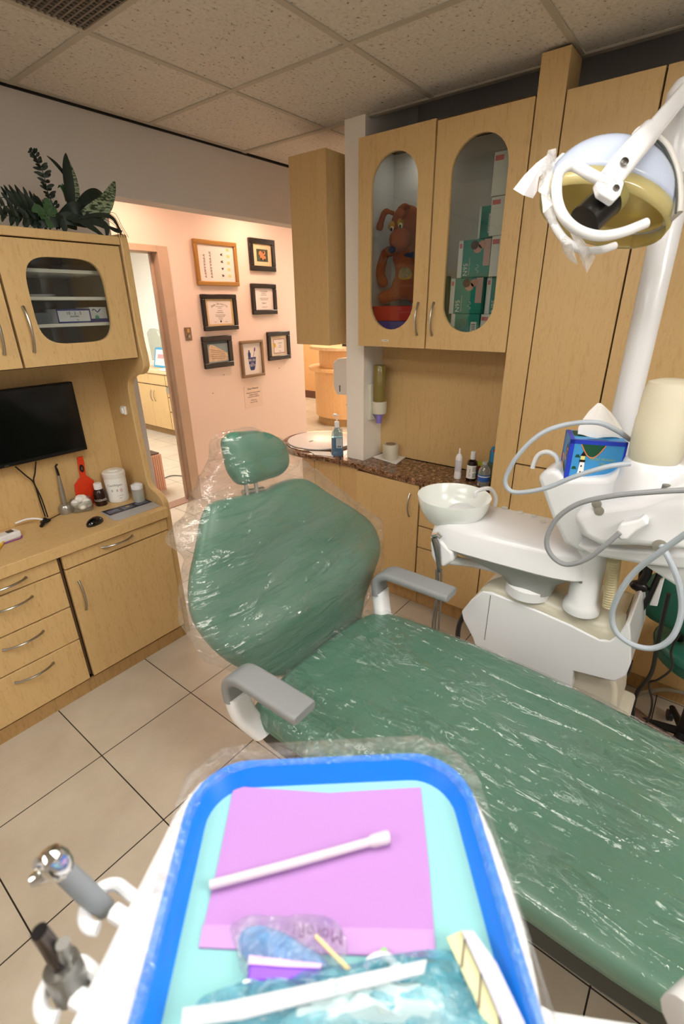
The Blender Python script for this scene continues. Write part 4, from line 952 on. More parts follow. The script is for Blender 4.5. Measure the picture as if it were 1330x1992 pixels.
hp2 = thing('handpiece', at(140, 1925, Z=1.24), 'short steel coupling with a dark open tip, in the holder nearer the lower left corner', 'handpiece')
u0, u1, u2, u3 = at(142, 1925, Z=1.235), at(118, 1875, Z=1.262), at(98, 1842, Z=1.275), at(76, 1812, Z=1.295)
b = MB(); b.tube([u0, u1], [.0125, .0120], 20); b.build('coupling', M('coupling_steel', '#8f8f8b', .3, .8), hp2)
b = MB(); b.tube([u1, u2, u3], [.0062, .0060, .0055], 14); b.build('tip', M('tip_steel', '#5e5650', .25, .9), hp2)
b = MB(); b.lathe([(.0035, 0), (.0054, .0008), (0, .001)], u3, (u3 - u2), n=14); b.build('opening', BLACK, hp2)
q = at(122, 1835, Z=1.28); b = MB(); b.tube([at(128, 1868, Z=1.262), q], [.0052, .0048], 12); b.build('pin', M('coupling_steel', '#8f8f8b', .3, .8), hp2)

tex = Vector((.645, -.764, 0)).normalized(); tey = Vector((-tex.y, tex.x, 0))
TC = (at(400, 1490, Z=1.285) + at(880, 1470, Z=1.285)) / 2 - tey * .168
TT = Matrix(((tex.x, tey.x, 0, TC.x), (tex.y, tey.y, 0, TC.y), (0, 0, 1, 1.285), (0, 0, 0, 1)))
TTi = TT.inverted()
tray = thing('instrument_tray', (TC.x, TC.y, 1.258), 'bright blue plastic instrument tray on the white table in the foreground', 'tray')
BLUE = M('tray_blue', '#1478e6', .28, coat=.3)
WT, LT = .262, .345
def rr3(w, h, r, z, n=8): return [TT @ Vector((x, y, z)) for x, y in rrect(w, h, r, n)]
rings_ = [rr3(WT - .045, LT - .045, .03, -.0185), rr3(WT - .034, LT - .034, .037, -.0185), rr3(WT - .016, LT - .016, .044, -.003), rr3(WT - .010, LT - .010, .048, 0), rr3(WT, LT, .052, 0), rr3(WT + .002, LT + .002, .053, -.002), rr3(WT, LT, .052, -.004), rr3(WT - .010, LT - .010, .048, -.0035), rr3(WT - .030, LT - .030, .038, -.0215), rr3(WT - .045, LT - .045, .03, -.0215)]
hull(rings_, 'tray_body', BLUE, tray, ang=40)
FZ = -.0180
def tp(x, y, z=FZ): # picture point on the tray floor
    p = at(x, y, Z=1.285 + z); return p
b = MB(); b.prism(rr3(WT - .033, LT - .033, .036, FZ), (0, 0, .0006)); o = b.build('tray_liner', M('liner_cyan', '#86bfc1', .8, vary=.03), None, smooth=False); tag(o, 'pale cyan paper liner covering the bottom of the blue tray', 'paper liner')
NAP = M('napkin_lilac', '#ad80c0', .85, bump=(.4, 700, .0006))
q = [tp(455, 1532), tp(640, 1545), tp(818, 1534), tp(834, 1690), tp(848, 1866), tp(620, 1858), tp(387, 1846), tp(425, 1680)]
b = MB(); b.prism([p + Vector((0, 0, .0008)) for p in q], (0, 0, .0012)); o = b.build('paper_napkin', NAP, None, smooth=False); tag(o, 'square lilac paper napkin lying on the cyan liner', 'napkin')
b = MB(); b.prism([p + Vector((0, 0, .0021)) for p in (tp(395, 1802), tp(843, 1812), tp(848, 1866), tp(387, 1846))], (0, 0, .0004)); b.build('napkin_fold', M('napkin_light', '#b890c8', .85), o, smooth=False)
se = thing('saliva_ejector', tp(580, 1680, FZ + .004), 'white plastic suction straw with a stubby end, lying across the lilac napkin', 'suction straw')
STR = M('straw_white', '#d4c8d3', .35); up = .0075
b = MB(); b.tube([tp(408, 1722, FZ + up), tp(560, 1682, FZ + up), tp(725, 1636, FZ + up)], .0036, 14); b.build('straw', STR, se)
b = MB(); b.tube([tp(717, 1638, FZ + up), tp(726, 1636, FZ + up), tp(752, 1629, FZ + up), tp(757, 1628, FZ + up)], [.0038, .0052, .0054, .0046], 16); b.build('suction_tip', STR, se)
# things heaped at the near end of the tray
BAGM = film_mat('sachet_film', haze=.12, gloss=1.0, scale=40.0, bst=.7, col='#dfe6f5', fscale=90.0, fth=.52)
def crumple(poly, z0, h, seed, name, mt, lab=None, cat=None, parent=None, nn_=14, amp=.006):
    P = [tp(x, y, z0) for x, y in poly]; c = sum(P, Vector()) / len(P); K = len(P); m_ = MB()
    ring = catmull(P, 4, closed=True); L = len(ring); vs = []
    R_ = 7
    for i in range(R_ + 1):
        s_ = i / R_
        for p in ring:
            v = c.lerp(p, s_); k = (1 - s_ ** 3) ** .6 if s_ < 1 else 0
            v = v + Vector((0, 0, h * k + amp * k * (noise.noise(Vector((v.x * 90, v.y * 90, seed))) + abs(noise.noise(Vector((v.x * 45, v.y * 45, seed + 7)))))))
            vs.append(v)
    m_.add(vs, [(i * L + j, i * L + (j + 1) % L, (i + 1) * L + (j + 1) % L, (i + 1) * L + j) for i in range(R_) for j in range(L)] + [tuple(range(R_ * L, (R_ + 1) * L))])
    o = m_.build(name, mt, parent, ang=28)
    if lab: tag(o, lab, cat)
    return o
GB = M('glove_blue', '#6f9fd0', .4); 
st = thing('instrument_sachet', tp(560, 1850), 'small clear sachet with blue contents on the napkin edge, above the purple piece', 'sachet')
crumple([(470, 1812), (500, 1800), (545, 1812), (580, 1835), (628, 1862), (640, 1895), (560, 1888), (500, 1878), (466, 1850)], FZ + .003, .008, 3, 'blue_contents', GB, parent=st, amp=.008)
crumple([(452, 1795), (540, 1785), (620, 1780), (660, 1800), (676, 1850), (640, 1910), (560, 1912), (482, 1905), (462, 1860)], FZ + .003, .013, 9, 'film', BAGM, parent=st)
b = MB(); c0 = tp(617, 1815, FZ + .016); put_text(b, 'MoroRI', .012, c0, tp(560, 1808, FZ + .016) - tp(675, 1828, FZ + .016), (Vector((0, 0, 0)) + tp(617, 1850, FZ + .016) - tp(617, 1800, FZ + .016))); b.build('lettering', M('ink_mauve', '#6e4a72', .6), st, smooth=False)
b = MB(); q = [tp(487, 1875, FZ + .004), tp(560, 1884, FZ + .004), tp(627, 1892, FZ + .004), tp(620, 1912, FZ + .004), tp(555, 1924, FZ + .004), tp(483, 1925, FZ + .004)]; b.prism(q, (0, 0, .010)); o = b.build('mixing_well', M('vivid_purple', '#7a33c8', .35), None, bevel=.0015); tag(o, 'small vivid purple plastic piece at the lower left of the tray contents', 'plastic well')
b = MB(); b.prism([p + Vector((0, 0, .0103)) for p in (q[0], q[1], q[2], q[2].lerp(q[3], .4), q[1].lerp(q[4], .35), q[0].lerp(q[5], .35))], (0, 0, .0012)); b.build('pale_rim', M('pale_lilac', '#dcb6f2', .4), o, smooth=False)
b = MB(); b.tube([tp(613, 1820, FZ + .020), tp(684, 1892, FZ + .014)], .0015, 8); o = b.build('wooden_stick', M('birch_stick', '#eccf9c', .6)); tag(o, 'thin pale wooden stick leaning over the clear sachet', 'wooden stick')
fl_ = thing('floss_pick', tp(738, 1868), 'tiny white and green curled piece between the napkin and the teal pouch', 'floss pick')
b = MB(); b.tube(catmull([tp(710, 1885, FZ + .006), tp(722, 1868, FZ + .008), (tp(742, 1860, FZ + .009)), tp(762, 1868, FZ + .008), tp(764, 1878, FZ + .006)], 5), .0028, 10); b.build('curl', M('pick_white', '#ffffff', .3), fl_)
b = MB(); b.sphere(tp(745, 1856, FZ + .005), (.004, .003, .003)); b.build('green_end', M('pick_green', '#8fdc7c', .4), fl_)
TEAL = film_mat('teal_film', haze=.42, gloss=1.0, scale=30.0, bst=.6, col='#7fd0e4', fscale=80.0, fth=.55)
crumple([(400, 1935), (500, 1910), (600, 1890), (720, 1872), (830, 1852), (880, 1850), (925, 1880), (950, 1940), (970, 1992), (980, 2060), (700, 2080), (420, 2080), (380, 1980)], FZ + .002, .016, 21, 'sterile_pouch', TEAL, 'crumpled teal sterilising pouch at the near end of the tray', 'pouch', amp=.012)
crumple([(470, 1960), (560, 1935), (640, 1925), (700, 1945), (780, 1930), (860, 1935), (890, 1965), (860, 2010), (640, 2030), (480, 2010)], FZ + .002, .020, 33, 'cotton_gauze', M('gauze_white', '#c9dfe2', .9), 'white gauze bundle showing through the teal pouch', 'gauze', amp=.014)
b = MB(); q = [tp(356, 1962, FZ + .024), tp(440, 1950, FZ + .027), tp(830, 1868, FZ + .027), tp(824, 1895, FZ + .027), tp(470, 1985, FZ + .027), tp(352, 2000, FZ + .024)]; b.prism(q, (0, 0, .0012)); o = b.build('pouch_strip', M('strip_white', '#c3c9d2', .6), None, smooth=False); tag(o, 'long white paper strip lying across the teal pouch', 'paper strip')
b = MB(); q = [tp(868, 1826, FZ + .012), tp(898, 1812, FZ + .012), tp(935, 1880, FZ + .012), tp(1000, 2000, FZ + .012), tp(1010, 2060, FZ + .012), tp(960, 2060, FZ + .012), tp(925, 1950, FZ + .012)]; b.prism(q, (0, 0, .0015)); o = b.build('yellow_strip', M('strip_yellow', '#d3d2a2', .6), None, smooth=False); tag(o, 'pale yellow strip with dark dashes on the right side of the tray', 'paper strip')
b = MB()
for (x0, y0), (x1, y1) in (((903, 1830), (897, 1885)), ((935, 1895), (930, 1965)), ((970, 1978), (975, 2030))):
    b.prism([p + Vector((0, 0, .0016)) for p in (tp(x0 - 2, y0, FZ + .012), tp(x0 + 2, y0, FZ + .012), tp(x1 + 3, y1, FZ + .012), tp(x1 - 3, y1, FZ + .012))], (0, 0, .0003))
b.build('dark_dash', M('dash_dark', '#6b5f58', .6), o, smooth=False)
b = MB(); q = [tp(898, 1812, FZ + .016), tp(920, 1812, FZ + .016), tp(965, 1875, FZ + .016), tp(1020, 1992, FZ + .016), tp(1030, 2060, FZ + .016), tp(1005, 2060, FZ + .016), tp(950, 1925, FZ + .016)]; b.prism(q, (0, 0, .0012)); o = b.build('lilac_strip', M('strip_lilac', '#c0c0dc', .6), None, smooth=False); tag(o, 'pale lilac strip along the right inner side of the blue tray', 'paper strip')
# film over the tray's rim
RIMF = film_mat('rim_film', haze=.05, gloss=1.0, scale=60.0, bst=.8, fscale=110.0, fth=.50, famp=1.3, gmax=.24)
rw = []
for i, (k, z) in enumerate(((-.014, -.002), (-.010, .001), (-.004, .0035), (.006, .003), (.016, -.008), (.020, -.024))):
    ring = rr3(WT + 2 * k * .6, LT + 2 * k * .6, .05, z, 14)
    rr2 = []
    for j, p in enumerate(ring):
        nz = noise.noise(Vector((p.x * 60, p.y * 60, i * 1.3))); far = max(0, (TTi @ p).y / LT * 2)
        rr2.append(p + Vector((0, 0, .0012 + abs(nz) * .003)) + (p - TC) .normalized() * (nz * .006 + (.010 * far ** 3 if i > 2 else 0)) * (1 if i > 1 else .3))
    rw.append(rr2)
m_ = len(rw[0]); b = MB(); b.add([p for r in rw for p in r], [(i * m_ + j, i * m_ + (j + 1) % m_, (i + 1) * m_ + (j + 1) % m_, (i + 1) * m_ + j) for i in range(len(rw) - 1) for j in range(m_)])
o = b.build('tray_sleeve', RIMF, None, ang=180); tag(o, 'clear plastic sleeve crinkled around the rim of the blue tray', 'plastic cover')

# ================================================================== ON THE DESK
DZ = .785
def foot(x, y, z, r):
    p = at(x, y, Z=z); d = Vector((p.x, p.y, 0)).normalized(); return p + d * r
def zat(x, y, P):
    r = ray(x, y); t = math.hypot(P.x, P.y) / math.hypot(r.x, r.y); return EYE.z + r.z * t
def cyl_text(mb, txt, size, c, r, z, face, m=None, spacing=1.0):
    """lettering wrapped round an upright cylinder, facing the horizontal angle face"""
    vs, fs = text_geo(txt, size, spacing=spacing)
    mb.add([Vector((c.x + (r + .0005) * math.cos(face + v.x / r), c.y + (r + .0005) * math.sin(face + v.x / r), z + v.y)) for v in vs], fs, m)
def facing(p): return math.atan2(-p.y, -p.x)
def label_band(mb, c, r, z0, z1, face, span, n=16, m=None):
    vs = []
    for i in range(n + 1):
        a = face - span / 2 + span * i / n
        vs += [Vector((c.x + (r + .0003) * math.cos(a), c.y + (r + .0003) * math.sin(a), z)) for z in (z0, z1)]
    mb.add(vs, [(2 * i, 2 * i + 2, 2 * i + 3, 2 * i + 1) for i in range(n)], m)

# monitor
mt = thing('monitor', (0.8, 2.37, DZ), 'black flat computer monitor hanging in front of the left back panel', 'monitor')
MY = 2.345; a, c, d = at(162, 873, Y=MY), at(141, 744, Y=MY), at(0, 915, Y=MY)
b = MB(); mx0 = .30; zb = (a.z + d.z) / 2 - .002
b.box((mx0, MY, zb), (max(a.x, c.x), MY + .035, c.z + .004)); b.build('casing', BLACK, mt, bevel=.005, seg=3)
b = MB(); b.box((mx0 + .012, MY - .0006, zb + .018), (max(a.x, c.x) - .012, MY - .0001, c.z - .008)); b.build('screen', M('screen_black', '#020203', .12), mt, smooth=False)
b = MB(); put_text(b, 'acer', .010, Vector((.66, MY - .0008, zb + .009)), (1, 0, 0), (0, 0, 1)); b.build('lettering', M('logo_grey', '#77777a', .4), mt, smooth=False)
b = MB(); b.box((.62, MY + .035, 1.14), (.72, 2.409, 1.24)); b.build('wall_mount', BLACK, mt, smooth=False)
CB = M('cable_black', '#121112', .45)
hose('cable', [at(x, y, Y=v) for x, y, v in ((30, 908, 2.36), (50, 925, 2.38), (66, 940, 2.39), (78, 975, 2.385), (88, 1005, 2.37))], .0032, CB, 'black cable hanging from under the monitor, tied to its neighbour, left strand', 'cable')
hose('cable', [at(x, y, Y=v) for x, y, v in ((70, 898, 2.36), (68, 920, 2.38), (66, 938, 2.385), (80, 968, 2.38), (93, 1006, 2.365))], .0030, CB, 'black cable hanging from under the monitor, right strand of the tied pair', 'cable')
p = foot(90, 1018, DZ, .0)
b = MB(); b.sphere(p + Vector((0, 0, .012)), (.024, .012, .010)); b.tube([at(88, 1010, Z=DZ + .02), at(80, 1024, Z=DZ + .008)], [.010, .007], 10); o = b.build('cable_strap', CB); tag(o, 'black strap wound round the cable ends on the desk', 'cable strap')
# power strip
ps = thing('power_strip', at(10, 1030, Z=DZ), 'white power strip with a dark switch, cut by the left edge of the photo', 'power strip')
q1 = at(34, 1029, Z=DZ + .03); q0 = at(-60, 1062, Z=DZ + .03); ex_ = (q1 - q0).normalized(); 
PT = frame(q1, ex_, Vector((-ex_.y, ex_.x, 0)))
b = MB(PT); b.box((-.30, -.026, -.03), (0, .026, 0)); b.build('housing', WHITEP, ps, bevel=.006, seg=3)
b = MB(PT); b.box((-.045, -.012, 0), (-.020, .012, .0035)); b.build('switch', M('switch_maroon', '#2a0f0e', .3), ps, bevel=.001, seg=1)
b = MB(PT); b.box((-.105, -.018, 0), (-.058, .018, .0006)); lb = b.build('socket_panel', M('panel_grey', '#d8d6d2', .5), ps, smooth=False)
b = MB(PT); put_text(b, 'ON', .010, Vector((-.052, 0, .0006)), (0, 1, 0), (-1, 0, 0)); b.T = None; 
hose('extension_cord', [at(30, 1018, Z=DZ + .02), at(52, 1010, Z=DZ + .03), at(72, 1009, Z=DZ + .028), at(88, 1012, Z=DZ + .02)], .0042, WHITEP, 'thick white cord from the power strip to the cable strap', 'cord')
# hair band and clip
b = MB(); c = at(20, 1050, Z=DZ + .004); b.tube([c + Vector((.045 * math.cos(t), .022 * math.sin(t), .002 * math.sin(3 * t))) for t in [2 * PI * i / 24 for i in range(25)]], .0028, 8, caps=False); o = b.build('rubber_band', M('band_purple', '#8a3f96', .5)); tag(o, 'purple elastic loop lying near the front left of the desk', 'elastic band')
b = MB(); b.tube([at(-4, 1068, Z=DZ + .006), at(4, 1058, Z=DZ + .006), at(10, 1047, Z=DZ + .008)], [.006, .005, .003], 8); o = b.build('plastic_clip', M('clip_yellow', '#e8c420', .4)); tag(o, 'bright yellow clip beside the purple elastic loop', 'clip')
# curing wand
c = foot(131, 1001, DZ, .028); cw = thing('curing_light', c, 'slim silver curing wand standing on a round base on the desk', 'dental tool'); MS = M('wand_silver', '#a7a39b', .3, .7)
b = MB(); b.lathe([(.030, 0), (.031, .006), (.031, .030), (.024, .042), (.014, .046), (0, .046)], c, n=28); b.build('base', MS, cw)
tz = zat(114, 925, c); top = Vector((*((at(114, 925, Z=tz)).xy), tz))
b = MB(); b.tube([c + Vector((0, 0, .044)), (c + Vector((0, 0, .044))).lerp(top, .5), top], [.012, .0105, .006], 14); b.build('handle', MS, cw)
b = MB(); b.tube(catmull([top, at(111, 915, Z=zat(111, 915, c)), at(108, 907, Z=zat(108, 907, c)), at(112, 903, Z=zat(112, 903, c))], 4), [.0055] * 6 + [.0042] * 7, 10); b.build('tip', BLACK, cw)
hose('cable', [c + Vector((-.03, 0, .004)), at(110, 1003, Z=DZ + .004), at(96, 1010, Z=DZ + .006)], .002, CB, 'thin black cable from the silver wand base to the strap', 'cable')
# orange paddle leaning on the back panel
oz = thing('light_shield', at(165, 930, Y=2.40), 'orange-red paddle shaped light shield leaning behind the cotton jar', 'light shield')
b = MB(); b.prism([at(x, y, Y=2.395) for x, y in ((150, 890), (161, 887), (164, 900), (167, 924), (183, 935), (187, 985), (152, 996), (145, 943), (156, 928), (152, 905))], (0, .004, 0)); b.build('shield_plate', M('shield_orange', '#e0401c', .35), oz, bevel=.001, seg=1)
b = MB(); cc = at(159, 911, Y=2.394); b.sphere(cc, (.011, .002, .020)); lb = b.build('oval_mark', BLACK, oz)
b = MB(); put_text(b, 'SEC', .010, cc + Vector((0, -.0022, 0)), (0, 0, 1), (-1, 0, 0)); b.build('lettering', M('mark_tan', '#c98b4a', .5), lb, smooth=False)
# cotton jar
c = foot(163, 997, DZ, .040); jr = thing('cotton_jar', c, 'small square glass jar of white cotton balls on the desk', 'jar')
CLG = glass_mat('clear_glass', '#f2f4f2', haze=.06, refl=1.3)
f_ = facing(c); JT = Matrix.Translation(c) @ Matrix.Rotation(f_ + PI / 2, 4, 'Z')
b = MB(); hull([[JT @ Vector((x * k, y * k, z)) for x, y in rrect(.094, .080, .02, 5)] for k, z in ((.92, .0), (1, .006), (1, .052), (.97, .056), (.94, .056), (.94, .008), (.4, .006))], 'glass', CLG, jr)
CT = M('cotton', '#f0ece6', .95, bump=(.3, 60, .004))
for i in range(9):
    a = i * 2.4; r = (.022 if i < 6 else .008); p = JT @ Vector((r * 1.2 * math.cos(a), r * math.sin(a), .026 + .017 * (i // 3)))
    b = MB(); b.sphere(p, (.021, .020, .017), 14, 9); o = b.build('cotton_ball', CT); tag(o, 'white cotton ball in the square glass jar on the desk', 'cotton ball', 'cotton balls in the glass jar')
# alcohol bottle
def bottle(name, c, prof, mat, label, capprof=None, capmat=None, cat='bottle'):
    t_ = thing(name, c, label, cat); q = MB(); q.lathe(prof, c, n=32); q.build('bottle_body', mat, t_)
    if capprof: q = MB(); q.lathe(capprof, c, n=28); q.build('cap', capmat or WHITEP, t_)
    return t_
c = foot(199, 985, DZ, .028)
al = bottle('alcohol_bottle', c, [(0, 0), (.027, 0), (.029, .004), (.029, .060), (.026, .075), (.017, .085), (.015, .088), (0, .088)], M('bottle_brown', '#2d1712', .25), 'dark brown bottle with a white cap marked ALCOHOL', [(.019, .086), (.0195, .09), (.019, .112), (.016, .116), (0, .116)])
b = MB(); cyl_text(b, 'ALCOHOL', .0155, c, .029, DZ + .032, facing(c) - .12); b.build('lettering', M('lettering_white', '#f2efe9', .6), al, smooth=False)
# wipes tub
c = foot(233, 978, DZ, .052)
wp = bottle('wipes_tub', c, [(0, 0), (.049, 0), (.052, .004), (.052, .128), (.050, .132), (0, .132)], M('tub_white', '#ebe9e4', .35), 'big white round tub of wipes with a printed label, behind the alcohol bottle', [(.0525, .128), (.054, .131), (.054, .152), (.049, .158), (.030, .161), (.028, .166), (.012, .168), (0, .168)], M('tub_white', '#ebe9e4', .35))
b = MB(); label_band(b, c, .0521, DZ + .015, DZ + .112, facing(c), 2.4); b.build('label', M('label_pale', '#f4f3ef', .5), wp)
b = MB(); cyl_text(b, 'CaviWipes', .0165, c, .0523, DZ + .094, facing(c) - .15); cyl_text(b, 'for surfaces', .006, c, .0523, DZ + .038, facing(c) + .2); cyl_text(b, 'wipes', .007, c, .0523, DZ + .025, facing(c) + .2)
for k in (-.45, -.0): 
    for w_ in (.12,): 
        for zz in (.062, .068): label_band(b, c, .0524, DZ + zz, DZ + zz + .003, facing(c) + k, w_, 4)
b.build('lettering', M('ink_dark', '#2b2b2d', .6), wp, smooth=False)
b = MB(); cyl_text(b, ')', .024, c, .0524, DZ + .066, facing(c) + .42); cyl_text(b, '(', .018, c, .0524, DZ + .066, facing(c) + .3); b.build('red_mark', M('ink_red', '#c8242c', .6), wp, smooth=False)
# squat clear bottle
c = foot(274, 978, DZ, .028); c.x = min(c.x, 1.152)
cb = bottle('clear_bottle', c, [(0, 0), (.027, 0), (.029, .004), (.029, .066), (.026, .072), (0, .072)], glass_mat('cloudy_plastic', '#eceeea', haze=.25), 'squat clear bottle with a white flip cap in the desk corner', [(.028, .070), (.029, .074), (.029, .090), (.024, .094), (.012, .095), (.011, .100), (0, .100)])
b = MB(); b.lathe([(0, .003), (.0265, .003), (.0265, .055), (0, .055)], c, n=28); b.build('liquid', glass_mat('liquid_grey', '#eef0ea', haze=.35), cb)
# printed mat
q = [at(195, 996, Z=DZ), at(300, 972, Z=DZ), at(312, 984, Z=DZ), at(232, 1013, Z=DZ), at(218, 1012, Z=DZ)]
for v in q: v.x = min(v.x, 1.187)
b = MB(); b.prism([p + Vector((0, 0, .0004)) for p in q], (0, 0, .0018)); mp_ = b.build('mouse_pad', M('pad_silver', '#b5b5b5', .35), None, smooth=False); tag(mp_, 'thin silver pad with dark printed pictures, at the right end of the desk', 'mouse pad')
b = MB(); r0 = [p + Vector((0, 0, .0023)) for p in (at(197, 996, Z=DZ), at(283, 972, Z=DZ), at(297, 977, Z=DZ), at(214, 1004, Z=DZ))]
for v in r0: v.x = min(v.x, 1.185)
b.add(r0, [(0, 1, 2, 3)]); b.build('dark_print', M('print_navy', '#1d1f33', .4), mp_, smooth=False)
b = MB()
for t0, t1 in ((.04, .30), (.36, .62), (.68, .96)):
    A_, B_ = r0[0].lerp(r0[1], t0), r0[0].lerp(r0[1], t1); D_, C_ = r0[3].lerp(r0[2], t0), r0[3].lerp(r0[2], t1)
    b.add([A_.lerp(D_, .25) + Vector((0, 0, .0003)), B_.lerp(C_, .25) + Vector((0, 0, .0003)), B_.lerp(C_, .75) + Vector((0, 0, .0003)), A_.lerp(D_, .8) + Vector((0, 0, .0003))], [(0, 1, 2, 3)])
b.build('picture_print', M('print_grey', '#6a6a7c', .4, vary=.6, bump=(.01, 60)), mp_, smooth=False)
b = MB(); A_ = r0[0].lerp(r0[2], .5) + Vector((0, 0, .0007)); b.add([A_ + Vector(v) for v in ((-.01, -.006, 0), (.01, -.006, 0), (.01, .006, 0), (-.01, .006, 0))], [(0, 1, 2, 3)]); b.build('yellow_print', M('print_gold', '#c9a53c', .4), mp_, smooth=False)
# mouse
c = at(184, 1014, Z=DZ + .012); ms = thing('computer_mouse', (c.x, c.y, DZ), 'small glossy black computer mouse on the desk', 'mouse')
b = MB(); R_ = Matrix.Rotation(.35, 3, 'Z'); vs = []
b.sphere(Vector((c.x, c.y, DZ + .006)), (.045, .027, .026), 24, 14, R=R_); b.v = [Vector((v.x, v.y, max(v.z, DZ + .0005))) for v in b.v]; b.build('mouse_body', M('mouse_black', '#0b0b0d', .12, coat=.5), ms)
b = MB(); p = R_ @ Vector((-.030, .012, 0)); b.tube(catmull([Vector((c.x, c.y, DZ + .018)) + R_ @ Vector(v) for v in ((-.038, -.014, -.008), (-.034, 0, .0), (-.036, .012, -.006))], 4), .0022, 8); b.build('silver_trim', CHROME, ms)

# ---------------- inside the left glass door
def cell(name, x0, x1, z, h, y0, mt, label, cat, dep=.12, group=None):
    b_ = MB(); b_.box((x0, y0, z), (x1, y0 + dep, z + h)); o_ = b_.build(name, mt, None, bevel=.001, seg=1); tag(o_, label, cat, group); return o_
zz = 1.6455
A_ = at(112, 620, Y=2.13); B_ = at(178, 620, Y=2.13)
bx = cell('carton', A_.x, B_.x, zz, .052, 2.13, M('box_pale', '#e4e6ef', .5), 'pale carton with a handwritten label and blue border on the lowest shelf', 'carton')
b = MB(); yy = 2.1295
for r_ in (((A_.x, zz), (B_.x, zz + .006)), ((A_.x, zz + .046), (B_.x, zz + .052)), ((A_.x, zz), (A_.x + .005, zz + .052)), ((B_.x - .005, zz), (B_.x, zz + .052))): b.box((r_[0][0], yy - .0004, r_[0][1]), (r_[1][0], yy, r_[1][1]))
b.build('blue_border', M('box_blue', '#2a3a86', .5), bx, smooth=False)
b = MB(); put_text(b, '10 - 2 - 5', .016, Vector(((A_.x + B_.x) / 2, yy - .0004, zz + .036)), (1, 0, 0), (0, 0, 1)); put_text(b, 'IIIIIIIIIIIIIIIIII', .008, Vector(((A_.x + B_.x) / 2, yy - .0004, zz + .024)), (1, 0, 0), (0, 0, 1)); put_text(b, '5g', .008, Vector(((A_.x + B_.x) / 2 + .01, yy - .0004, zz + .012)), (1, 0, 0), (0, 0, 1)); b.build('lettering', M('ink_dark', '#2b2b2d', .6), bx, smooth=False)
bx = cell('carton', B_.x + .004, B_.x + .075, zz, .058, 2.14, M('box_grey_white', '#e0e3e6', .5), 'white carton with a blue wave at the right end of the lowest shelf', 'carton')
b = MB(); b.tube([Vector((B_.x + .015 + .005 * i, 2.1395, zz + .045 + .006 * math.sin(i * 1.1))) for i in range(8)], .0018, 6); b.box((B_.x + .004, 2.1394, zz), (B_.x + .075, 2.14, zz + .014)); b.build('blue_print', M('box_blue', '#2a3a86', .5), bx)
b = MB(); b.lathe([(.009, 0), (.009, .0008)], Vector((B_.x + .03, 2.1402, zz + .018)), (0, -1, 0), n=20); b.build('green_dot', M('dot_green', '#4fa88e', .5), bx)
cell('carton', A_.x - .10, A_.x - .004, zz, .040, 2.17, M('box_slate', '#59606b', .5), 'dull slate carton at the left end of the lowest shelf', 'carton')
b = MB(); c = Vector((.90, 2.22, 1.7425)); b.lathe([(.0, 0), (.045, 0), (.062, .008), (.060, .009), (.044, .003), (0, .003)], c, n=30); o = b.build('dish', WHITEP); tag(o, 'flat white dish on the middle shelf behind the left glass', 'dish')
cell('carton', .98, 1.12, 1.8385, .020, 2.14, M('box_dark', '#2c2a33', .5), 'low dark box on the top shelf behind the left glass', 'carton')

# ---------------- plants on top of the left cabinet
LEAFD = M('leaf_dark', '#14241a', .5, vary=.3, bump=(.1, 40, .002)); LEAFG = M('leaf_green', '#2f4f2e', .4, vary=.25, bump=(.1, 40, .002)); STEM = M('stem_brown', '#2a2318', .6)
def varieg():
    k = NT('leaf_variegated'); n = k.n('ShaderNodeTexNoise', i_Scale=60.0, i_Detail=4.0); k.l(k.coord((1, 1, 3)), n.inputs['Vector'])
    k.l(k.ramp(n.outputs['Fac'], [(.45, lin('#1b2d1a')), (.57, lin('#90a181'))]), k.p.inputs['Base Color']); k.p.inputs['Roughness'].default_value = .35; return k.m
LEAFV = varieg()
def leaf(mb, spine, w, face=(0, -1, 0), cup=.15, n=8):
    """a blade along a spine, widest in the middle, facing 'face', slightly folded"""
    P = catmull(spine, n); K = len(P); f = Vector(face).normalized(); vs = []
    for i, p in enumerate(P):
        d = (P[min(i + 1, K - 1)] - P[max(i - 1, 0)]).normalized(); s_ = d.cross(f).normalized(); t = i / (K - 1)
        ww = w * math.sin(PI * min(1, t * .94 + .06)) ** .85 if w else 0
        vs += [p - s_ * ww - f * -cup * ww, p + f * .0, p + s_ * ww - f * -cup * ww]
    mb.add(vs, [q for i in range(K - 1) for q in ((3 * i, 3 * i + 1, 3 * i + 4, 3 * i + 3), (3 * i + 1, 3 * i + 2, 3 * i + 5, 3 * i + 4))])
def P2(x, y, v=2.2): return at(x, y, Y=v)
fern = thing('artificial_fern', P2(70, 440, 2.22), 'dark fern with comb-like fronds on top of the left cabinet', 'fern')
def frond(spine, wl, n, name='frond', w=.010, down=.3, one=None):
    b_ = MB(); P = catmull(spine, 8); b_.tube(P, [.0022 * (1 - .7 * i / len(P)) for i in range(len(P))], 6)
    for i in range(n):
        t = (i + .6) / (n + .4); k = min(len(P) - 2, int(t * (len(P) - 1))); p = P[k]; d = (P[k + 1] - P[k]).normalized()
        s_ = d.cross(Vector((0, -1, 0))).normalized(); L = wl * (math.sin(PI * (t * .8 + .18)) ** .7)
        for sg in (-1, 1):
            if one and sg != one: continue
            e = p + s_ * sg * L + d * L * .45 + Vector((0, random.uniform(-.02, .02), 0)); leaf(b_, [p, p.lerp(e, .5) + Vector((0, -.004, 0)), e], w * (.5 + .6 * L / wl), n=3)
    return b_.build(name, LEAFD, fern, ang=60)
frond([P2(118, 425), P2(95, 380), P2(85, 340), P2(70, 305), P2(56, 290)], .026, 20, w=.0055)
frond([P2(108, 420, 2.15), P2(70, 412, 2.12), P2(25, 402, 2.10), P2(-40, 400, 2.08)], .055, 19, w=.0075)
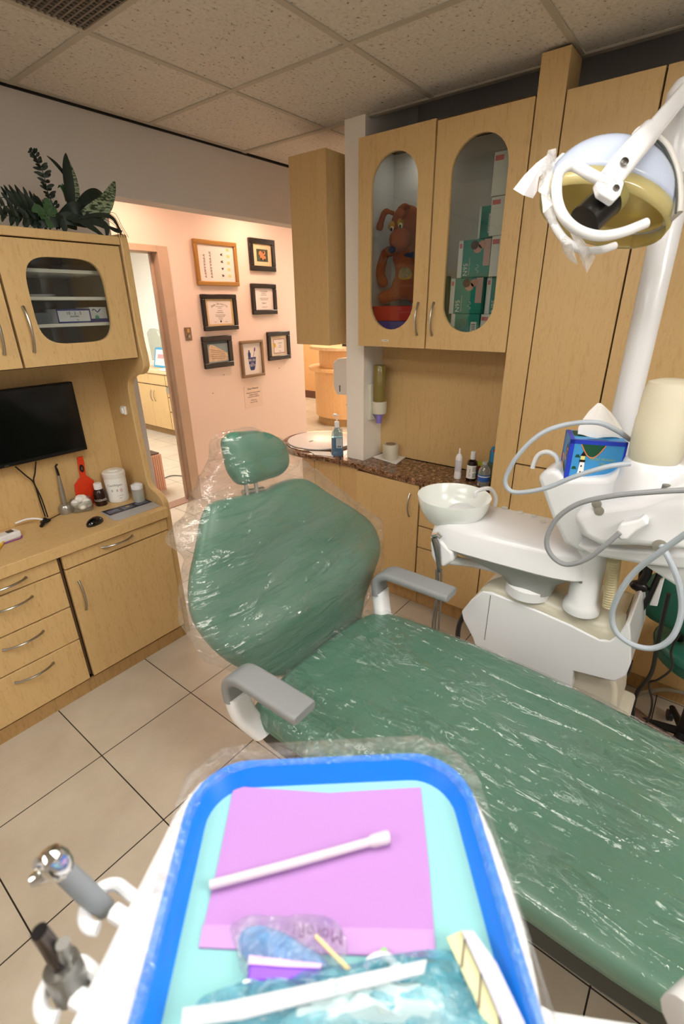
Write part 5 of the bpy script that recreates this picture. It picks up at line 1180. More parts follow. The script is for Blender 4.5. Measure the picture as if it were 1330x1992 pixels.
frond([P2(120, 432, 2.12), P2(75, 428, 2.09), P2(20, 420, 2.07), P2(-40, 412, 2.06)], .034, 16, w=.006)
frond([P2(100, 425, 2.25), P2(60, 395, 2.25), P2(20, 385, 2.25), P2(-30, 385, 2.25)], .045, 14, w=.006)
lp = thing('leafy_plant', P2(165, 445, 2.2), 'dark leafy plant with a pale speckled leaf at the cabinet corner', 'plant')
specs = [([(140, 430), (136, 380), (130, 330), (128, 297)], .020, LEAFD, 2.18), ([(150, 425), (147, 375), (138, 335), (127, 300)], .016, LEAFV, 2.2), ([(138, 362), (122, 335), (105, 315), (90, 302)], .007, LEAFD, 2.2),
         ([(150, 430), (175, 420), (205, 395), (224, 352)], .034, LEAFV, 2.14), ([(140, 440), (160, 400), (185, 378), (205, 385)], .025, LEAFD, 2.2), ([(140, 430), (175, 428), (205, 440), (207, 462)], .016, LEAFD, 2.06),
         ([(150, 425), (190, 418), (222, 428), (243, 480)], .008, LEAFD, 2.05), ([(130, 425), (150, 425), (175, 440), (205, 462)], .014, LEAFD, 2.06), ([(120, 425), (122, 435), (124, 445), (122, 449)], .014, LEAFD, 2.055),
         ([(120, 415), (140, 405), (160, 408), (180, 420)], .022, LEAFD, 2.15), ([(110, 430), (130, 410), (150, 405), (165, 395)], .018, LEAFD, 2.22), ([(100, 440), (125, 425), (150, 430), (170, 442)], .022, LEAFD, 2.1),
         ([(210, 440), (220, 446), (232, 450), (238, 449)], .008, LEAFD, 2.06), ([(128, 392), (125, 375), (118, 362), (112, 366)], .006, LEAFG, 2.2), ([(132, 376), (128, 366), (124, 360), (121, 357)], .009, LEAFG, 2.19), ([(150, 445), (120, 430), (100, 432), (60, 440)], .020, LEAFD, 2.1)]
for sp, w_, mt_, yy in specs:
    b = MB(); leaf(b, [P2(x, y, yy - .03 * math.sin(i)) if yy > 2.07 else P2(x, y, yy) for i, (x, y) in enumerate(sp)], w_); b.build('leaf', mt_, lp, ang=80)
b = MB()
for k in range(5): b.tube(catmull([P2(150 + 8 * k, 436, 2.08), P2(195 + 6 * k, 425 - 3 * k, 2.06), P2(225 + 3 * k, 440, 2.05), P2(230 + 5 * k, 462, 2.045)], 4), .0010, 5)
b.build('tendril', STEM, lp)
b = MB(); b.tube([P2(131, 402), P2(132, 350)], .002, 6); b.build('stem', STEM, lp)
sp2 = thing('small_plant', P2(90, 430, 2.1), 'small lighter green plant with broad leaves at the front of the dark fern', 'plant')
for sp in ([(88, 412), (92, 400), (90, 392), (84, 387)], [(88, 414), (78, 410), (70, 407), (62, 411)], [(90, 414), (98, 412), (105, 410), (112, 413)], [(88, 414), (86, 420), (89, 426), (90, 430)], [(90, 438), (94, 436), (97, 432), (99, 430)]):
    b = MB(); leaf(b, [P2(x, y, 2.07) for x, y in sp], .017); b.build('leaf', LEAFG, sp2, ang=80)
b = MB(); b.tube([P2(88, 412, 2.09), P2(90, 444, 2.10)], .0025, 6); b.build('stem', STEM, sp2)

# ================================================================== PICTURES ON THE CORRIDOR WALL (Y = 3.745)
FY = 3.744
INK = M('ink_dark', '#2b2b2d', .6)
FB = M('frame_black', '#170c0a', .25, coat=.4); FG = M('frame_gold', '#b5894a', .3, .35); FT = M('frame_taupe', '#8f7558', .5)
def picture(x0, x1, z0, z1, bw, fm, matm, label, inner=None, dep=.028):
    t_ = thing('wall_picture', ((x0 + x1) / 2, FY, z0), label, 'picture frame')
    for nm, q in (('rail', ((x0, z0, x1, z0 + bw))), ('rail', (x0, z1 - bw, x1, z1)), ('stile', (x0, z0 + bw, x0 + bw, z1 - bw)), ('stile', (x1 - bw, z0 + bw, x1, z1 - bw))):
        q_ = MB(); q_.box((q[0], FY - dep, q[1]), (q[2], FY, q[3])); q_.build(nm, fm, t_, bevel=.005, seg=2)
    q_ = MB(); q_.box((x0 + bw, FY - .012, z0 + bw), (x1 - bw, FY, z1 - bw)); sh = q_.build('mount', matm, t_, smooth=False)
    return t_, sh
def wrect(mb, x0, x1, z0, z1, y): mb.add([(x0, y, z0), (x1, y, z0), (x1, y, z1), (x0, y, z1)], [(0, 1, 2, 3)])
EXX, EZZ = (1, 0, 0), (0, 0, 1)
def wtext(par, items, mat=INK, y=FY - .0125, name='lettering'):
    b_ = MB()
    for tx, sz, x, z in items: put_text(b_, tx, sz, Vector((x, y, z)), EXX, EZZ)
    return b_.build(name, mat, par, smooth=False)
PW = M('page_white', '#f3e9e4', .8); PC = M('page_cream', '#e9dcc0', .8)
t, sh = picture(2.803, 3.262, 1.868, 2.217, .034, FG, PW, 'gold framed chart of small black and yellow figures, top left of the wall')
b = MB()
for j, (n_, x) in enumerate(((8, 2.90), (9, 2.965))):
    for i in range(n_):
        z = 1.93 + i * .023; b.tube([Vector((x + .012 * math.sin(k * 2.2 + i), FY - .0128, z + .004 * k)) for k in range(5)], .0016, 5)
for i in range(4): b.tube([Vector((3.09 + .014 * math.sin(k * 2.5 + i), FY - .0128, 1.95 + i * .055 + .003 * math.cos(k * 1.7) * 3)) for k in range(8)], .002, 5)
b.build('black_figures', INK, sh)
b = MB()
for i in range(5): wrect(b, 3.148, 3.180, 1.937 + i * .052, 1.960 + i * .052, FY - .0126)
b.build('yellow_figures', M('figure_yellow', '#e3d48e', .7), sh, smooth=False)
t, sh = picture(3.419, 3.746, 2.004, 2.276, .045, FB, M('mat_cream', '#e2cba4', .8), 'black frame with a small photo in a cream mount, top right')
def photo_mat(name, a, b_, c_, sc=9):
    k = NT(name); n = k.n('ShaderNodeTexVoronoi', i_Scale=float(sc)); k.l(k.coord((4, 4, 4)), n.inputs['Vector']); n2 = k.n('ShaderNodeTexNoise', i_Scale=30.0); k.l(k.coord(), n2.inputs['Vector'])
    mx = k.n('ShaderNodeMix', data_type='FLOAT'); mx.inputs[0].default_value = .5; k.l(n.outputs['Distance'], mx.inputs[2]); k.l(n2.outputs['Fac'], mx.inputs[3])
    k.l(k.ramp(mx.outputs[0], [(.3, lin(a)), (.45, lin(b_)), (.6, lin(c_))]), k.p.inputs['Base Color']); k.p.inputs['Roughness'].default_value = .5; return k.m
b = MB(); wrect(b, 3.510, 3.655, 2.085, 2.190, FY - .0124); b.build('photo', M('photo_dark', '#3b4328', .5, vary=.5, bump=(.01, 30)), sh, smooth=False)
b = MB()
for x, z, r in ((3.56, 2.155, .022), (3.605, 2.160, .020), (3.58, 2.125, .028), (3.61, 2.12, .018)): b.add([(x + r * math.cos(a), FY - .0127 - r * .001, z + r * .9 * math.sin(a)) for a in [i * PI / 8 for i in range(16)]], [tuple(range(16))])
b.build('photo_figures', M('photo_orange', '#c9824e', .5), sh, smooth=False)
b = MB()
for x, z, r in ((3.60, 2.165, .010), (3.567, 2.105, .013), (3.61, 2.10, .012)): b.add([(x + r * math.cos(a), FY - .0132, z + r * math.sin(a)) for a in [i * PI / 8 for i in range(16)]], [tuple(range(16))])
b.build('photo_shadows', BLACK, sh, smooth=False)
t, sh = picture(2.817, 3.206, 1.499, 1.800, .040, FB, M('mat_ochre', '#e6c896', .8), 'black framed diploma with an arched title line, left side of the wall')
b = MB(); wrect(b, 2.885, 3.140, 1.555, 1.745, FY - .0123); b.build('diploma', PW, sh, smooth=False)
b = MB()
for i, ch in enumerate('Duke University'):
    u = (i - 7) / 7; put_text(b, ch, .024, Vector((3.012 + u * .085, FY - .0126, 1.722 - .022 * u * u)), (1, 0, -.45 * u), (.45 * u, 0, 1))
b.build('title_lettering', INK, sh, smooth=False)
wtext(sh, [('The Trustees of the', .010, 3.012, 1.700), ('University', .010, 3.012, 1.687), ('Doctor of', .012, 3.012, 1.665), ('Dental Medicine', .012, 3.012, 1.650), ('with all the rights and privileges', .009, 3.012, 1.630), ('appertaining to that degree', .009, 3.012, 1.618), ('given this day', .009, 3.012, 1.606), ('in the year', .009, 3.012, 1.594), ('signed', .009, 2.95, 1.572), ('signed', .009, 3.075, 1.572)])
b = MB(); b.add([(3.012 + .009 * math.cos(a), FY - .0127, 1.575 + .009 * math.sin(a)) for a in [i * PI / 8 for i in range(16)]], [tuple(range(16))]); b.build('seal', INK, sh, smooth=False)
t, sh = picture(3.404, 3.730, 1.622, 1.896, .042, FB, PW, 'black framed letter with a small heading, middle of the right column')
wtext(sh, [('STATE BOARD', .016, 3.567, 1.828), ('OF DENTISTRY', .010, 3.567, 1.812), ('License to practice', .010, 3.567, 1.797), ('granted to the holder of this', .010, 3.567, 1.768), ('certificate under the act', .010, 3.567, 1.755), ('Registrar', .016, 3.567, 1.725), ('secretary of the board', .008, 3.567, 1.690)])
t, sh = picture(2.774, 3.106, 1.179, 1.456, .046, FB, M('photo_sky', '#8fa3ab', .5), 'black framed picture of a pale building under a blue sky, lower left')
b = MB(); y = FY - .0124
b.add([(x, y, z) for x, z in ((2.83, 1.235), (3.05, 1.235), (3.05, 1.30), (3.0, 1.325), (2.90, 1.375), (2.865, 1.385), (2.84, 1.36), (2.83, 1.25))], [tuple(range(8))]); b.build('building_shape', M('photo_sand', '#dcc3a6', .6, vary=.15, bump=(.01, 50)), sh, smooth=False)
b = MB(); wrect(b, 2.82, 3.06, 1.387, 1.410, FY - .0125); b.build('sky_band', M('photo_slate', '#4b5a63', .6), sh, smooth=False)
b = MB()
for i in range(5): b.add([(x, y - .0003, z) for x, z in ((2.86, 1.262 + i * .019), (3.02, 1.252 + i * .014), (3.02, 1.256 + i * .014), (2.86, 1.268 + i * .019))], [(0, 1, 2, 3)])
b.build('facade_lines', M('photo_umber', '#a58f78', .6), sh, smooth=False)
t, sh = picture(3.205, 3.494, 1.050, 1.393, .026, FT, M('page_plain', '#f1ebe9', .8), 'taupe framed BRUSH TEETH print with a blue cup and brush', dep=.032)
NV = M('print_blue', '#2e3f7c', .6); y = FY - .0124; cx_ = 3.345
b = MB(); cup = [(cx_ - .050, 1.235), (cx_ + .055, 1.235)] + [(cx_ + .055 - .012 * t, 1.235 - .075 * t) for t in (.5, 1)] + [(cx_ + .028, 1.120), (cx_ + .020, 1.112), (cx_ - .020, 1.112), (cx_ - .028, 1.120)] + [(cx_ - .050 + .010 * t, 1.235 - .075 * t) for t in (1, .5)]
b.add([(x, y, z) for x, z in cup], [tuple(range(len(cup)))]); b.build('cup_print', NV, sh, smooth=False)
b = MB(); b.add([(x, y, z) for x, z in ((cx_ - .045, 1.236), (cx_ - .012, 1.236), (cx_ - .010, 1.272), (cx_ - .020, 1.285), (cx_ - .024, 1.305), (cx_ - .036, 1.305), (cx_ - .040, 1.285), (cx_ - .048, 1.272))], [tuple(range(8))]); b.build('tube_print', NV, sh, smooth=False)
b = MB(); b.add([(x, y, z) for x, z in ((cx_ + .018, 1.236), (cx_ + .023, 1.236), (cx_ + .042, 1.29), (cx_ + .037, 1.29))], [(0, 1, 2, 3)]); b.add([(x, y - .0002, z) for x, z in ((cx_ + .032, 1.290), (cx_ + .050, 1.290), (cx_ + .054, 1.322), (cx_ + .040, 1.322))], [(0, 1, 2, 3)]); b.build('brush_print', M('print_purple', '#54308a', .6), sh, smooth=False)
wtext(sh, [('BRUSH', .036, cx_ + .002, 1.208), ('YOUR', .014, cx_ + .002, 1.180), ('TEETH', .032, cx_ + .002, 1.158)], M('print_pale', '#f1ebe9', .7), FY - .0126)
t, sh = picture(3.570, 3.890, 1.180, 1.457, .042, FB, M('mat_pale', '#e6d6bd', .8), 'black framed certificate with a yellow seal, lowest on the right')
b = MB(); wrect(b, 3.655, 3.815, 1.245, 1.385, FY - .0122); b.build('certificate_border', M('cert_red', '#7b2a30', .6), sh, smooth=False)
b = MB(); wrect(b, 3.660, 3.810, 1.250, 1.380, FY - .0125); b.build('certificate', PW, sh, smooth=False)
b = MB(); b.add([(3.668 + .018 * math.cos(a), FY - .0128, 1.325 + .022 * math.sin(a)) for a in [i * PI / 8 for i in range(16)]], [tuple(range(16))]); b.build('gold_seal', M('seal_gold', '#d8b02c', .5), sh, smooth=False)
wtext(sh, [('Certificate', .014, 3.745, 1.345), ('of merit', .010, 3.745, 1.322), ('awarded to', .010, 3.745, 1.305), ('signed', .010, 3.745, 1.265)], y=FY - .0128)
# paper notice
b = MB(); b.box((3.216, FY - .0012, .745), (3.458, FY, .960)); o = b.build('paper_notice', M('notice_paper', '#f3dccb', .8), None, smooth=False); tag(o, 'pale paper notice with a few printed lines, taped under the BRUSH TEETH print', 'notice')
wtext(o, [('Dear Patients', .026, 3.335, .935), ('Please let us know of any', .018, 3.335, .895), ('changes to your', .018, 3.335, .875), ('insurance or address', .018, 3.335, .855), ('Thank you', .018, 3.335, .820), ('for your help', .018, 3.335, .800)], y=FY - .0016)
# thermostat like switch
t = thing('wall_switch', (2.65, FY, 1.432), 'bronze switch plate on the pink wall beside the doorway', 'switch')
b = MB(); b.box((2.618, FY - .005, 1.431), (2.686, FY, 1.538)); b.build('plate', M('plate_bronze', '#8f7762', .35, .5), t, bevel=.002)
b = MB(); b.box((2.640, FY - .010, 1.495), (2.664, FY - .004, 1.525)); b.build('rocker', M('rocker_amber', '#c9a05c', .4), t, bevel=.002)
b = MB(); b.lathe([(.014, 0), (.014, .008), (.010, .010)], Vector((2.652, FY - .004, 1.465)), (0, -1, 0), n=20); b.build('dimmer', CHROME, t)
for i, (x, y) in enumerate(((435, 729), (414, 765), (543, 716))):
    p = at(x, y, Y=FY); b = MB(); b.lathe([(.004, 0), (.004, .004)], p, (0, -1, 0), n=10); o = b.build('wall_nail', M('nail_brown', '#6b4a3c', .5)); tag(o, ['tiny nail below the picture of the pale building', 'tiny nail left of the notice, lowest of the bare nails', 'tiny nail under the certificate with the yellow seal'][i], 'nail')

# ================================================================== ON AND AROUND THE GRANITE COUNTER
GZ = .8205
# sink with its white cover disc
sk = thing('sink', (2.50, 2.10, GZ), 'round white sink cover set in the granite at the counter end', 'sink')
b = MB(); b.lathe([(0, .006), (.228, .006), (.238, .010), (.238, .016), (.228, .019), (0, .019)], Vector((2.485, 2.125, GZ)), n=56, sx=1.0, sy=.98); b.build('cover_disc', M('cover_white', '#efe9e4', .3), sk)
b = MB(); b.lathe([(.242, 0), (.246, .003), (.242, .006), (.22, .006)], Vector((2.485, 2.125, GZ)), n=56, sy=.98); b.build('rim', CHROME, sk)
b = MB(); p = at(605, 858, Z=GZ + .02); b.box((p.x - .018, p.y - .006, GZ + .0185), (p.x + .018, p.y + .006, GZ + .021)); b.build('slot', BLACK, sk, smooth=False)
q = [at(600, 877, Z=GZ), at(642, 880, Z=GZ), at(648, 889, Z=GZ), at(612, 885, Z=GZ)]; 
b = MB(); b.prism([p + Vector((0, 0, .0005)) for p in q], (0, 0, .003)); o = b.build('paper_slip', PAPER, None, smooth=False); tag(o, 'white slip of paper on the granite in front of the sink cover', 'paper')
# blue mouthwash pump bottle
c = foot(656, 888, GZ, .03); mb_ = thing('mouthwash_bottle', c, 'blue mouthwash bottle with a tall white pump, beside the pale column', 'bottle')
fm = facing(c); BTm = Matrix.Translation(c) @ Matrix.Rotation(fm + PI / 2, 4, 'Z')
def rl(k, z, w=.078, d=.046, r=.018): return [BTm @ Vector((x * k, y * k, z)) for x, y in rrect(w, d, r, 5)]
b = MB(); hull([rl(.96, 0), rl(1, .005), rl(1, .038), rl(.93, .048), rl(.93, .125), rl(.80, .150), rl(.40, .172), rl(.32, .185)], 'bottle_body', glass_mat('bottle_clear_blue', '#cfe3ea', haze=.10, refl=1.5), mb_)
hull([rl(.93, .003), rl(.965, .006), rl(.965, .037), rl(.90, .049), rl(.90, .118)], 'mouthwash', M('mouthwash_blue', '#1680b8', .1, trans=.35, ior=1.3), mb_)
lz = [BTm @ Vector(v) for v in ((-.006, -.0222, .052), (.032, -.0222, .052), (.032, -.0222, .116), (-.006, -.0222, .116))]
b = MB(); b.add(lz, [(0, 1, 2, 3)]); lb = b.build('label', M('label_grey', '#c9d2d6', .5), mb_, smooth=False)
b = MB(); exm = (lz[1] - lz[0]).normalized(); nm_ = exm.cross(Vector((0, 0, 1)))
for i, tx in enumerate(('Drug Facts', 'Active', 'Uses', 'Directions', 'Inactive')): put_text(b, tx, .0065, (lz[0] + lz[1]) / 2 + Vector((0, 0, .058 - .008 * i)) + nm_ * .0003, exm, EZZ)
for i in range(9): put_text(b, 'I', .018, lz[0] + exm * (.008 + .0028 * i) + Vector((0, 0, .010)) + nm_ * .0003, exm, EZZ)
b.build('lettering', INK, lb, smooth=False)
b = MB(); b.lathe([(.0145, .180), (.0150, .182), (.0150, .212), (.0125, .216), (.005, .217), (.0045, .250), (.010, .252), (.010, .260), (.004, .262)], c, n=22); b.build('pump', WHITEP, mb_)
b = MB(); nd = Vector((math.cos(fm + 1.2), math.sin(fm + 1.2), 0)); nd = (at(650, 775, X=c.x) - at(662, 775, X=c.x)).normalized(); b.tube([c + Vector((0, 0, .257)), c + nd * .022 + Vector((0, 0, .259)), c + nd * .030 + Vector((0, 0, .252))], [.0075, .006, .004], 10); b.build('nozzle', WHITEP, mb_)
# glass behind it
b = MB(); gc = c + Vector((.05, .03, 0)); hull([[gc + Vector((.03 * math.cos(a) * k, .03 * math.sin(a) * k, z)) for a in [i * PI / 12 for i in range(24)]] for k, z in ((.9, 0), (.95, .004), (1.0, .165), (.97, .165), (.9, .006))], 'clear_cup', CLG, None); tag(bpy.data.objects['clear_cup'], 'clear plastic cup standing behind the blue mouthwash bottle', 'cup')
# cup dispenser on the column
cd = thing('cup_dispenser', (2.41, 1.64, 1.1), 'cup dispenser with an olive tube and lilac cup on the side of the column', 'cup dispenser')
cc = Vector((2.40, 1.590, 0))
b = MB(); b.box((2.35, 1.618, 1.06), (2.45, 1.64, 1.27)); b.build('back_plate', CREAM, cd, bevel=.004)
b = MB(); b.lathe([(.020, 1.095), (.040, 1.098), (.044, 1.105), (.044, 1.165), (.040, 1.170), (.02, 1.17)], cc, n=28); b.build('holder_ring', CREAM, cd)
b = MB(); b.lathe([(.034, 1.165), (.0365, 1.168), (.0365, 1.265), (.037, 1.268), (.0365, 1.271), (.0365, 1.372), (.033, 1.378), (0, 1.378)], cc, n=28); b.build('cup_tube', M('tube_olive', '#86763c', .3, coat=.4), cd)
b = MB(); b.lathe([(0, 1.040), (.016, 1.040), (.021, 1.075), (.027, 1.094), (.0, 1.094)], cc, n=24); o = b.build('paper_cup', M('cup_lilac', '#8f7fd6', .4)); tag(o, 'small lilac cup showing under the olive cup dispenser', 'cup')
# tape roll on its sheet
q = [at(725, 890, Z=GZ), at(770, 904, Z=GZ), at(798, 886, Z=GZ), at(752, 880, Z=GZ)]
for v in q: v.x = min(v.x, 2.498); v.y = min(v.y, 1.637)
b = MB(); b.prism([p + Vector((0, 0, .0004)) for p in q], (0, 0, .005)); o = b.build('white_sheet', M('sheet_white', '#eeeae4', .5), None, bevel=.001, seg=1); tag(o, 'flat white square card on the granite under the tape roll', 'card')
c = foot(759, 896, GZ + .006, .048)
b = MB(); b.lathe([(.030, .0), (.046, 0), (.048, .003), (.048, .088), (.046, .091), (.030, .091), (.030, 0)][:-1], c, n=40); rl_ = thing('film_roll', c, 'thick roll of pale barrier film standing on the white card', 'film roll'); b.build('film', M('film_cream', '#cfcab6', .3, coat=.3), rl_)
b = MB(); b.lathe([(.026, .004), (.0305, .004), (.0305, .0925), (.026, .0925)], c, n=32); b.build('core', M('core_tan', '#8e7a5e', .7), rl_)
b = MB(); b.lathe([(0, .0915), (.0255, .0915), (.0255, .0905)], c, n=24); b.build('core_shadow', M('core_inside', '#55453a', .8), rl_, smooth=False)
# spray tube
c = foot(889, 932, GZ, .018)
tp_ = thing('nozzle_tube', c, 'slim white tube with a pointed nozzle, left of the brown bottle', 'tube')
b = MB(); b.lathe([(0, 0), (.0185, 0), (.0195, .003), (.0185, .034), (.0175, .036), (.0185, .038), (.0185, .110), (.0165, .125), (.009, .137), (.005, .139), (.004, .165), (.0025, .168), (0, .168)], c, n=26); b.build('tube_body', M('tube_white', '#ebe8ea', .35), tp_)
b = MB(); label_band(b, c, .0188, GZ + .045, GZ + .105, facing(c) - .3, 1.8); b.build('label', M('label_bluegrey', '#c9ccd4', .5), tp_)
# brown bottle
c = foot(915, 937, GZ, .028)
bb = bottle('brown_bottle', c, [(0, 0), (.0265, 0), (.028, .004), (.028, .092), (.024, .108), (.013, .116), (.012, .12), (0, .12)], M('bottle_amber', '#200e0b', .12, coat=.5), 'dark brown bottle with a white cap and pale label on the granite counter', [(.0135, .118), (.0145, .120), (.0130, .158), (.011, .160), (0, .160)])
b = MB(); label_band(b, c, .0281, GZ + .016, GZ + .088, facing(c) - .15, 2.2); lb = b.build('label', M('label_pale', '#f4f3ef', .5), bb)
b = MB(); b.v = []; vs, fs = text_geo('RETRAC', .012); fa = facing(c) - .35
b.add([Vector((c.x + .0285 * math.cos(fa - v.y / .028), c.y + .0285 * math.sin(fa - v.y / .028), GZ + .050 + v.x)) for v in vs], fs)
for i in range(7):
    for j in range(2): label_band(b, c, .0284, GZ + .022 + j * .033, GZ + .048 + j * .034, fa + .55 + .12 * i, .05, 2)
b.build('lettering', INK, lb, smooth=False)
# small carton, green tin, spiral book, dispenser, water bottle
p = foot(937, 925, GZ, .0)
b = MB(); b.box((2.40, .925, GZ), (2.47, .985, GZ + .075)); cr = b.build('carton', M('carton_lime', '#b9c93a', .5), None, bevel=.001, seg=1); tag(cr, 'small brightly printed carton behind the brown bottle', 'carton')
b = MB()
for i, (u, v, r) in enumerate(((.03, .022, .020), (.018, .045, .010))): b.add([(2.3995 - .0003 * i, .925 + u + r * math.cos(a), GZ + v + r * math.sin(a)) for a in [k * PI / 8 for k in range(16)]], [tuple(range(16))])
b.build('blue_print', M('print_royal', '#2541b0', .5), cr, smooth=False)
b = MB(); b.add([(2.3990, .925 + u, GZ + v) for u, v in ((.0, .0), (.06, .0), (.06, .012), (0, .012))], [(0, 1, 2, 3)]); b.add([(2.3990, .925 + u, GZ + v) for u, v in ((.002, .05), (.018, .04), (.018, .068), (.002, .072))], [(0, 1, 2, 3)]); b.build('red_print', M('print_red', '#c43a3a', .5), cr, smooth=False)
b = MB(); b.add([(2.3988, .925 + .032 + .009 * math.cos(a), GZ + .020 + .011 * math.sin(a)) for a in [k * PI / 8 for k in range(16)]], [tuple(range(16))]); b.build('white_print', M('print_white', '#f4f4f4', .5), cr, smooth=False)
b = MB(); b.box((2.41, .85, GZ), (2.48, .918, GZ + .078)); o = b.build('tin_box', M('tin_green', '#5f6a50', .4), None, bevel=.002); tag(o, 'dull green box against the pilaster, right of the printed carton', 'box')
bk_ = thing('spiral_notebook', (2.47, .86, GZ), 'blue spiral notebook with a red stripe leaning at the back of the niche', 'notebook')
b = MB(); zt_ = GZ + .168; prf = [(2.482, y, z) for y, z in ((.800, GZ), (.912, GZ), (.912, zt_ - .02), (.905, zt_ - .006), (.890, zt_), (.800, zt_))]; b.prism(prf, (.008, 0, 0)); b.build('cover', M('cover_blue', '#3f97cc', .4), bk_, smooth=False)
b = MB(); b.box((2.4812, .800, zt_ - .032), (2.482, .898, zt_ - .020)); st_ = b.build('red_stripe', M('stripe_red', '#cf2f24', .5), bk_, smooth=False)
b = MB(); put_text(b, 'Memo Book', .011, Vector((2.481, .855, zt_ - .026)), (0, -1, 0), EZZ); b.build('lettering', PAPER, st_, smooth=False)
b = MB()
for i in range(16): b.tube([Vector((2.480, .914, GZ + .012 + i * .0085)), Vector((2.479, .909, GZ + .012 + i * .0085))], .0018, 5)
b.build('spiral', INK, bk_)
c = foot(945, 955, GZ, .030)
c = Vector((2.30, .865, GZ))
wb = thing('drink_bottle', c, 'small clear water bottle with a blue label beside the pilaster', 'bottle')
b = MB(); hull([[c + Vector((r * math.cos(a), r * math.sin(a), z)) for a in [i * PI / 16 for i in range(32)]] for r, z in ((.024, 0), (.030, .006), (.031, .03), (.029, .035), (.031, .040), (.031, .075), (.027, .095), (.016, .110), (.0125, .114), (.0125, .120))], 'bottle_body', glass_mat('pet_plastic', '#eef2f4', haze=.12, refl=2.0), wb)
b = MB(); b.lathe([(.0135, .117), (.0140, .119), (.0140, .132), (0, .132)], c, n=22); b.build('cap', glass_mat('cap_clear', '#d9dde0', haze=.5), wb)
b = MB(); label_band(b, c, .0312, GZ + .032, GZ + .068, facing(c), 2.8); b.build('label', M('label_blue', '#2f62b4', .4), wb)
b = MB(); label_band(b, c, .0314, GZ + .056, GZ + .062, facing(c), 2.8); b.build('label_stripe', M('stripe_white', '#dfe7f2', .4), wb)
b = MB(); b.tube(catmull([Vector((2.34, .81, GZ + .05)), Vector((2.33, .83, GZ + .09)), Vector((2.33, .80, GZ + .13))], 5), .006, 8); o = b.build('curved_grip', WHITEP); tag(o, 'white curved handle half hidden by the pilaster edge', 'handle')

# ================================================================== BEHIND THE OVAL GLASS DOORS
SZ0 = 1.5135
b = MB(); b.box((2.28, 1.30, SZ0), (2.46, 1.575, SZ0 + .105)); o = b.build('book', M('book_blue', '#2733a0', .4), None, bevel=.004); tag(o, 'thick blue book lying at the bottom, under the red one', 'book')
b = MB(); b.box((2.275, 1.315, SZ0 + .106), (2.45, 1.578, SZ0 + .178)); o = b.build('book', M('book_red', '#c4201c', .35), None, bevel=.004); tag(o, 'thick red book under the plush dog', 'book')
dog = thing('plush_dog', (2.35, 1.42, SZ0 + .18), 'rust brown plush dog with yellow brows and a blue nose, seated on the red book', 'plush toy')
FUR = M('plush_rust', '#9a4a22', .95, vary=.12, bump=(.8, 220, .004)); YEL = M('plush_yellow', '#b98a2c', .95, bump=(.6, 200, .003)); EYW = M('eye_white', '#e9e4c8', .3)
def blob(name, c, r, mt, R=None, parent=dog):
    q_ = MB(); q_.sphere(c, r, 26, 18, R=R); q_.v = [v + (v - Vector(c)).normalized() * .0025 * noise.noise(v * 40) for v in q_.v]; return q_.build(name, mt, parent, ang=180)
def DP(x, y, v=2.32): return at(x, y, X=v)
# body, limbs and head grow together as one skin
def skin(name, nodes, edges, mt, parent, sub=2):
    off = WL(parent); me = bpy.data.meshes.new(name); me.from_pydata([Vector(n_[0]) - off for n_ in nodes], edges, []); me.materials.append(mt)
    o_ = bpy.data.objects.new(name, me); C.objects.link(o_); o_.parent = parent
    sk_ = o_.modifiers.new('skin', 'SKIN'); 
    for i, n_ in enumerate(nodes): me.skin_vertices[0].data[i].radius = (n_[1], n_[1])
    me.skin_vertices[0].data[0].use_root = True
    sk_.use_smooth_shade = True; m_ = o_.modifiers.new('sub', 'SUBSURF'); m_.levels = sub; m_.render_levels = sub; return o_
for o_ in (1,):
    nodes = [(DP(790, 555, 2.38), .062), (DP(792, 505, 2.38), .060), (DP(795, 470, 2.37), .042), (DP(788, 440, 2.37), .068), (DP(776, 468, 2.32), .048),
             (DP(770, 485, 2.38), .030), (DP(748, 492, 2.36), .026), (DP(738, 530, 2.34), .027), (DP(748, 558, 2.32), .028),
             (DP(768, 572, 2.34), .034), (DP(748, 578, 2.30), .034), (DP(735, 582, 2.29), .028),
             (DP(808, 570, 2.34), .036), (DP(800, 585, 2.29), .032)]
    me = bpy.data.meshes.new('body'); off = WL(dog); me.from_pydata([n_[0] - off for n_ in nodes], [(0, 1), (1, 2), (2, 3), (3, 4), (1, 5), (5, 6), (6, 7), (7, 8), (0, 9), (9, 10), (10, 11), (0, 12), (12, 13)], [])
    me.materials.append(FUR); o = bpy.data.objects.new('body', me); C.objects.link(o); o.parent = dog
    sk_ = o.modifiers.new('skin', 'SKIN')
    if not me.skin_vertices: me.attributes  # created by the modifier
    for i, n_ in enumerate(nodes): me.skin_vertices[0].data[i].radius = (n_[1], n_[1])
    me.skin_vertices[0].data[0].use_root = True; sk_.use_smooth_shade = True
    m_ = o.modifiers.new('sub', 'SUBSURF'); m_.levels = 2; m_.render_levels = 2
blob('head', DP(790, 434, 2.365), (.060, .080, .078), FUR)
blob('snout', DP(778, 466, 2.29), (.045, .058, .048), FUR)
blob('nose', DP(762, 486, 2.245), (.014, .021, .015), M('nose_blue', '#1a2350', .5))
b = MB(); b.tube(catmull([DP(765, 415, 2.33), DP(750, 412, 2.32), DP(742, 428, 2.31), DP(737, 448, 2.305)], 5), [.010] * 4 + [.014] * 8 + [.017] * 3 + [.012], 12); b.build('ear', FUR, dog)
b = MB(); b.tube(catmull([DP(795, 405, 2.34), DP(785, 402, 2.31), DP(778, 412, 2.285), (DP(786, 421, 2.28))], 5), [.014] * 8 + [.017] * 7 + [.010], 12); b.build('ear', FUR, dog)
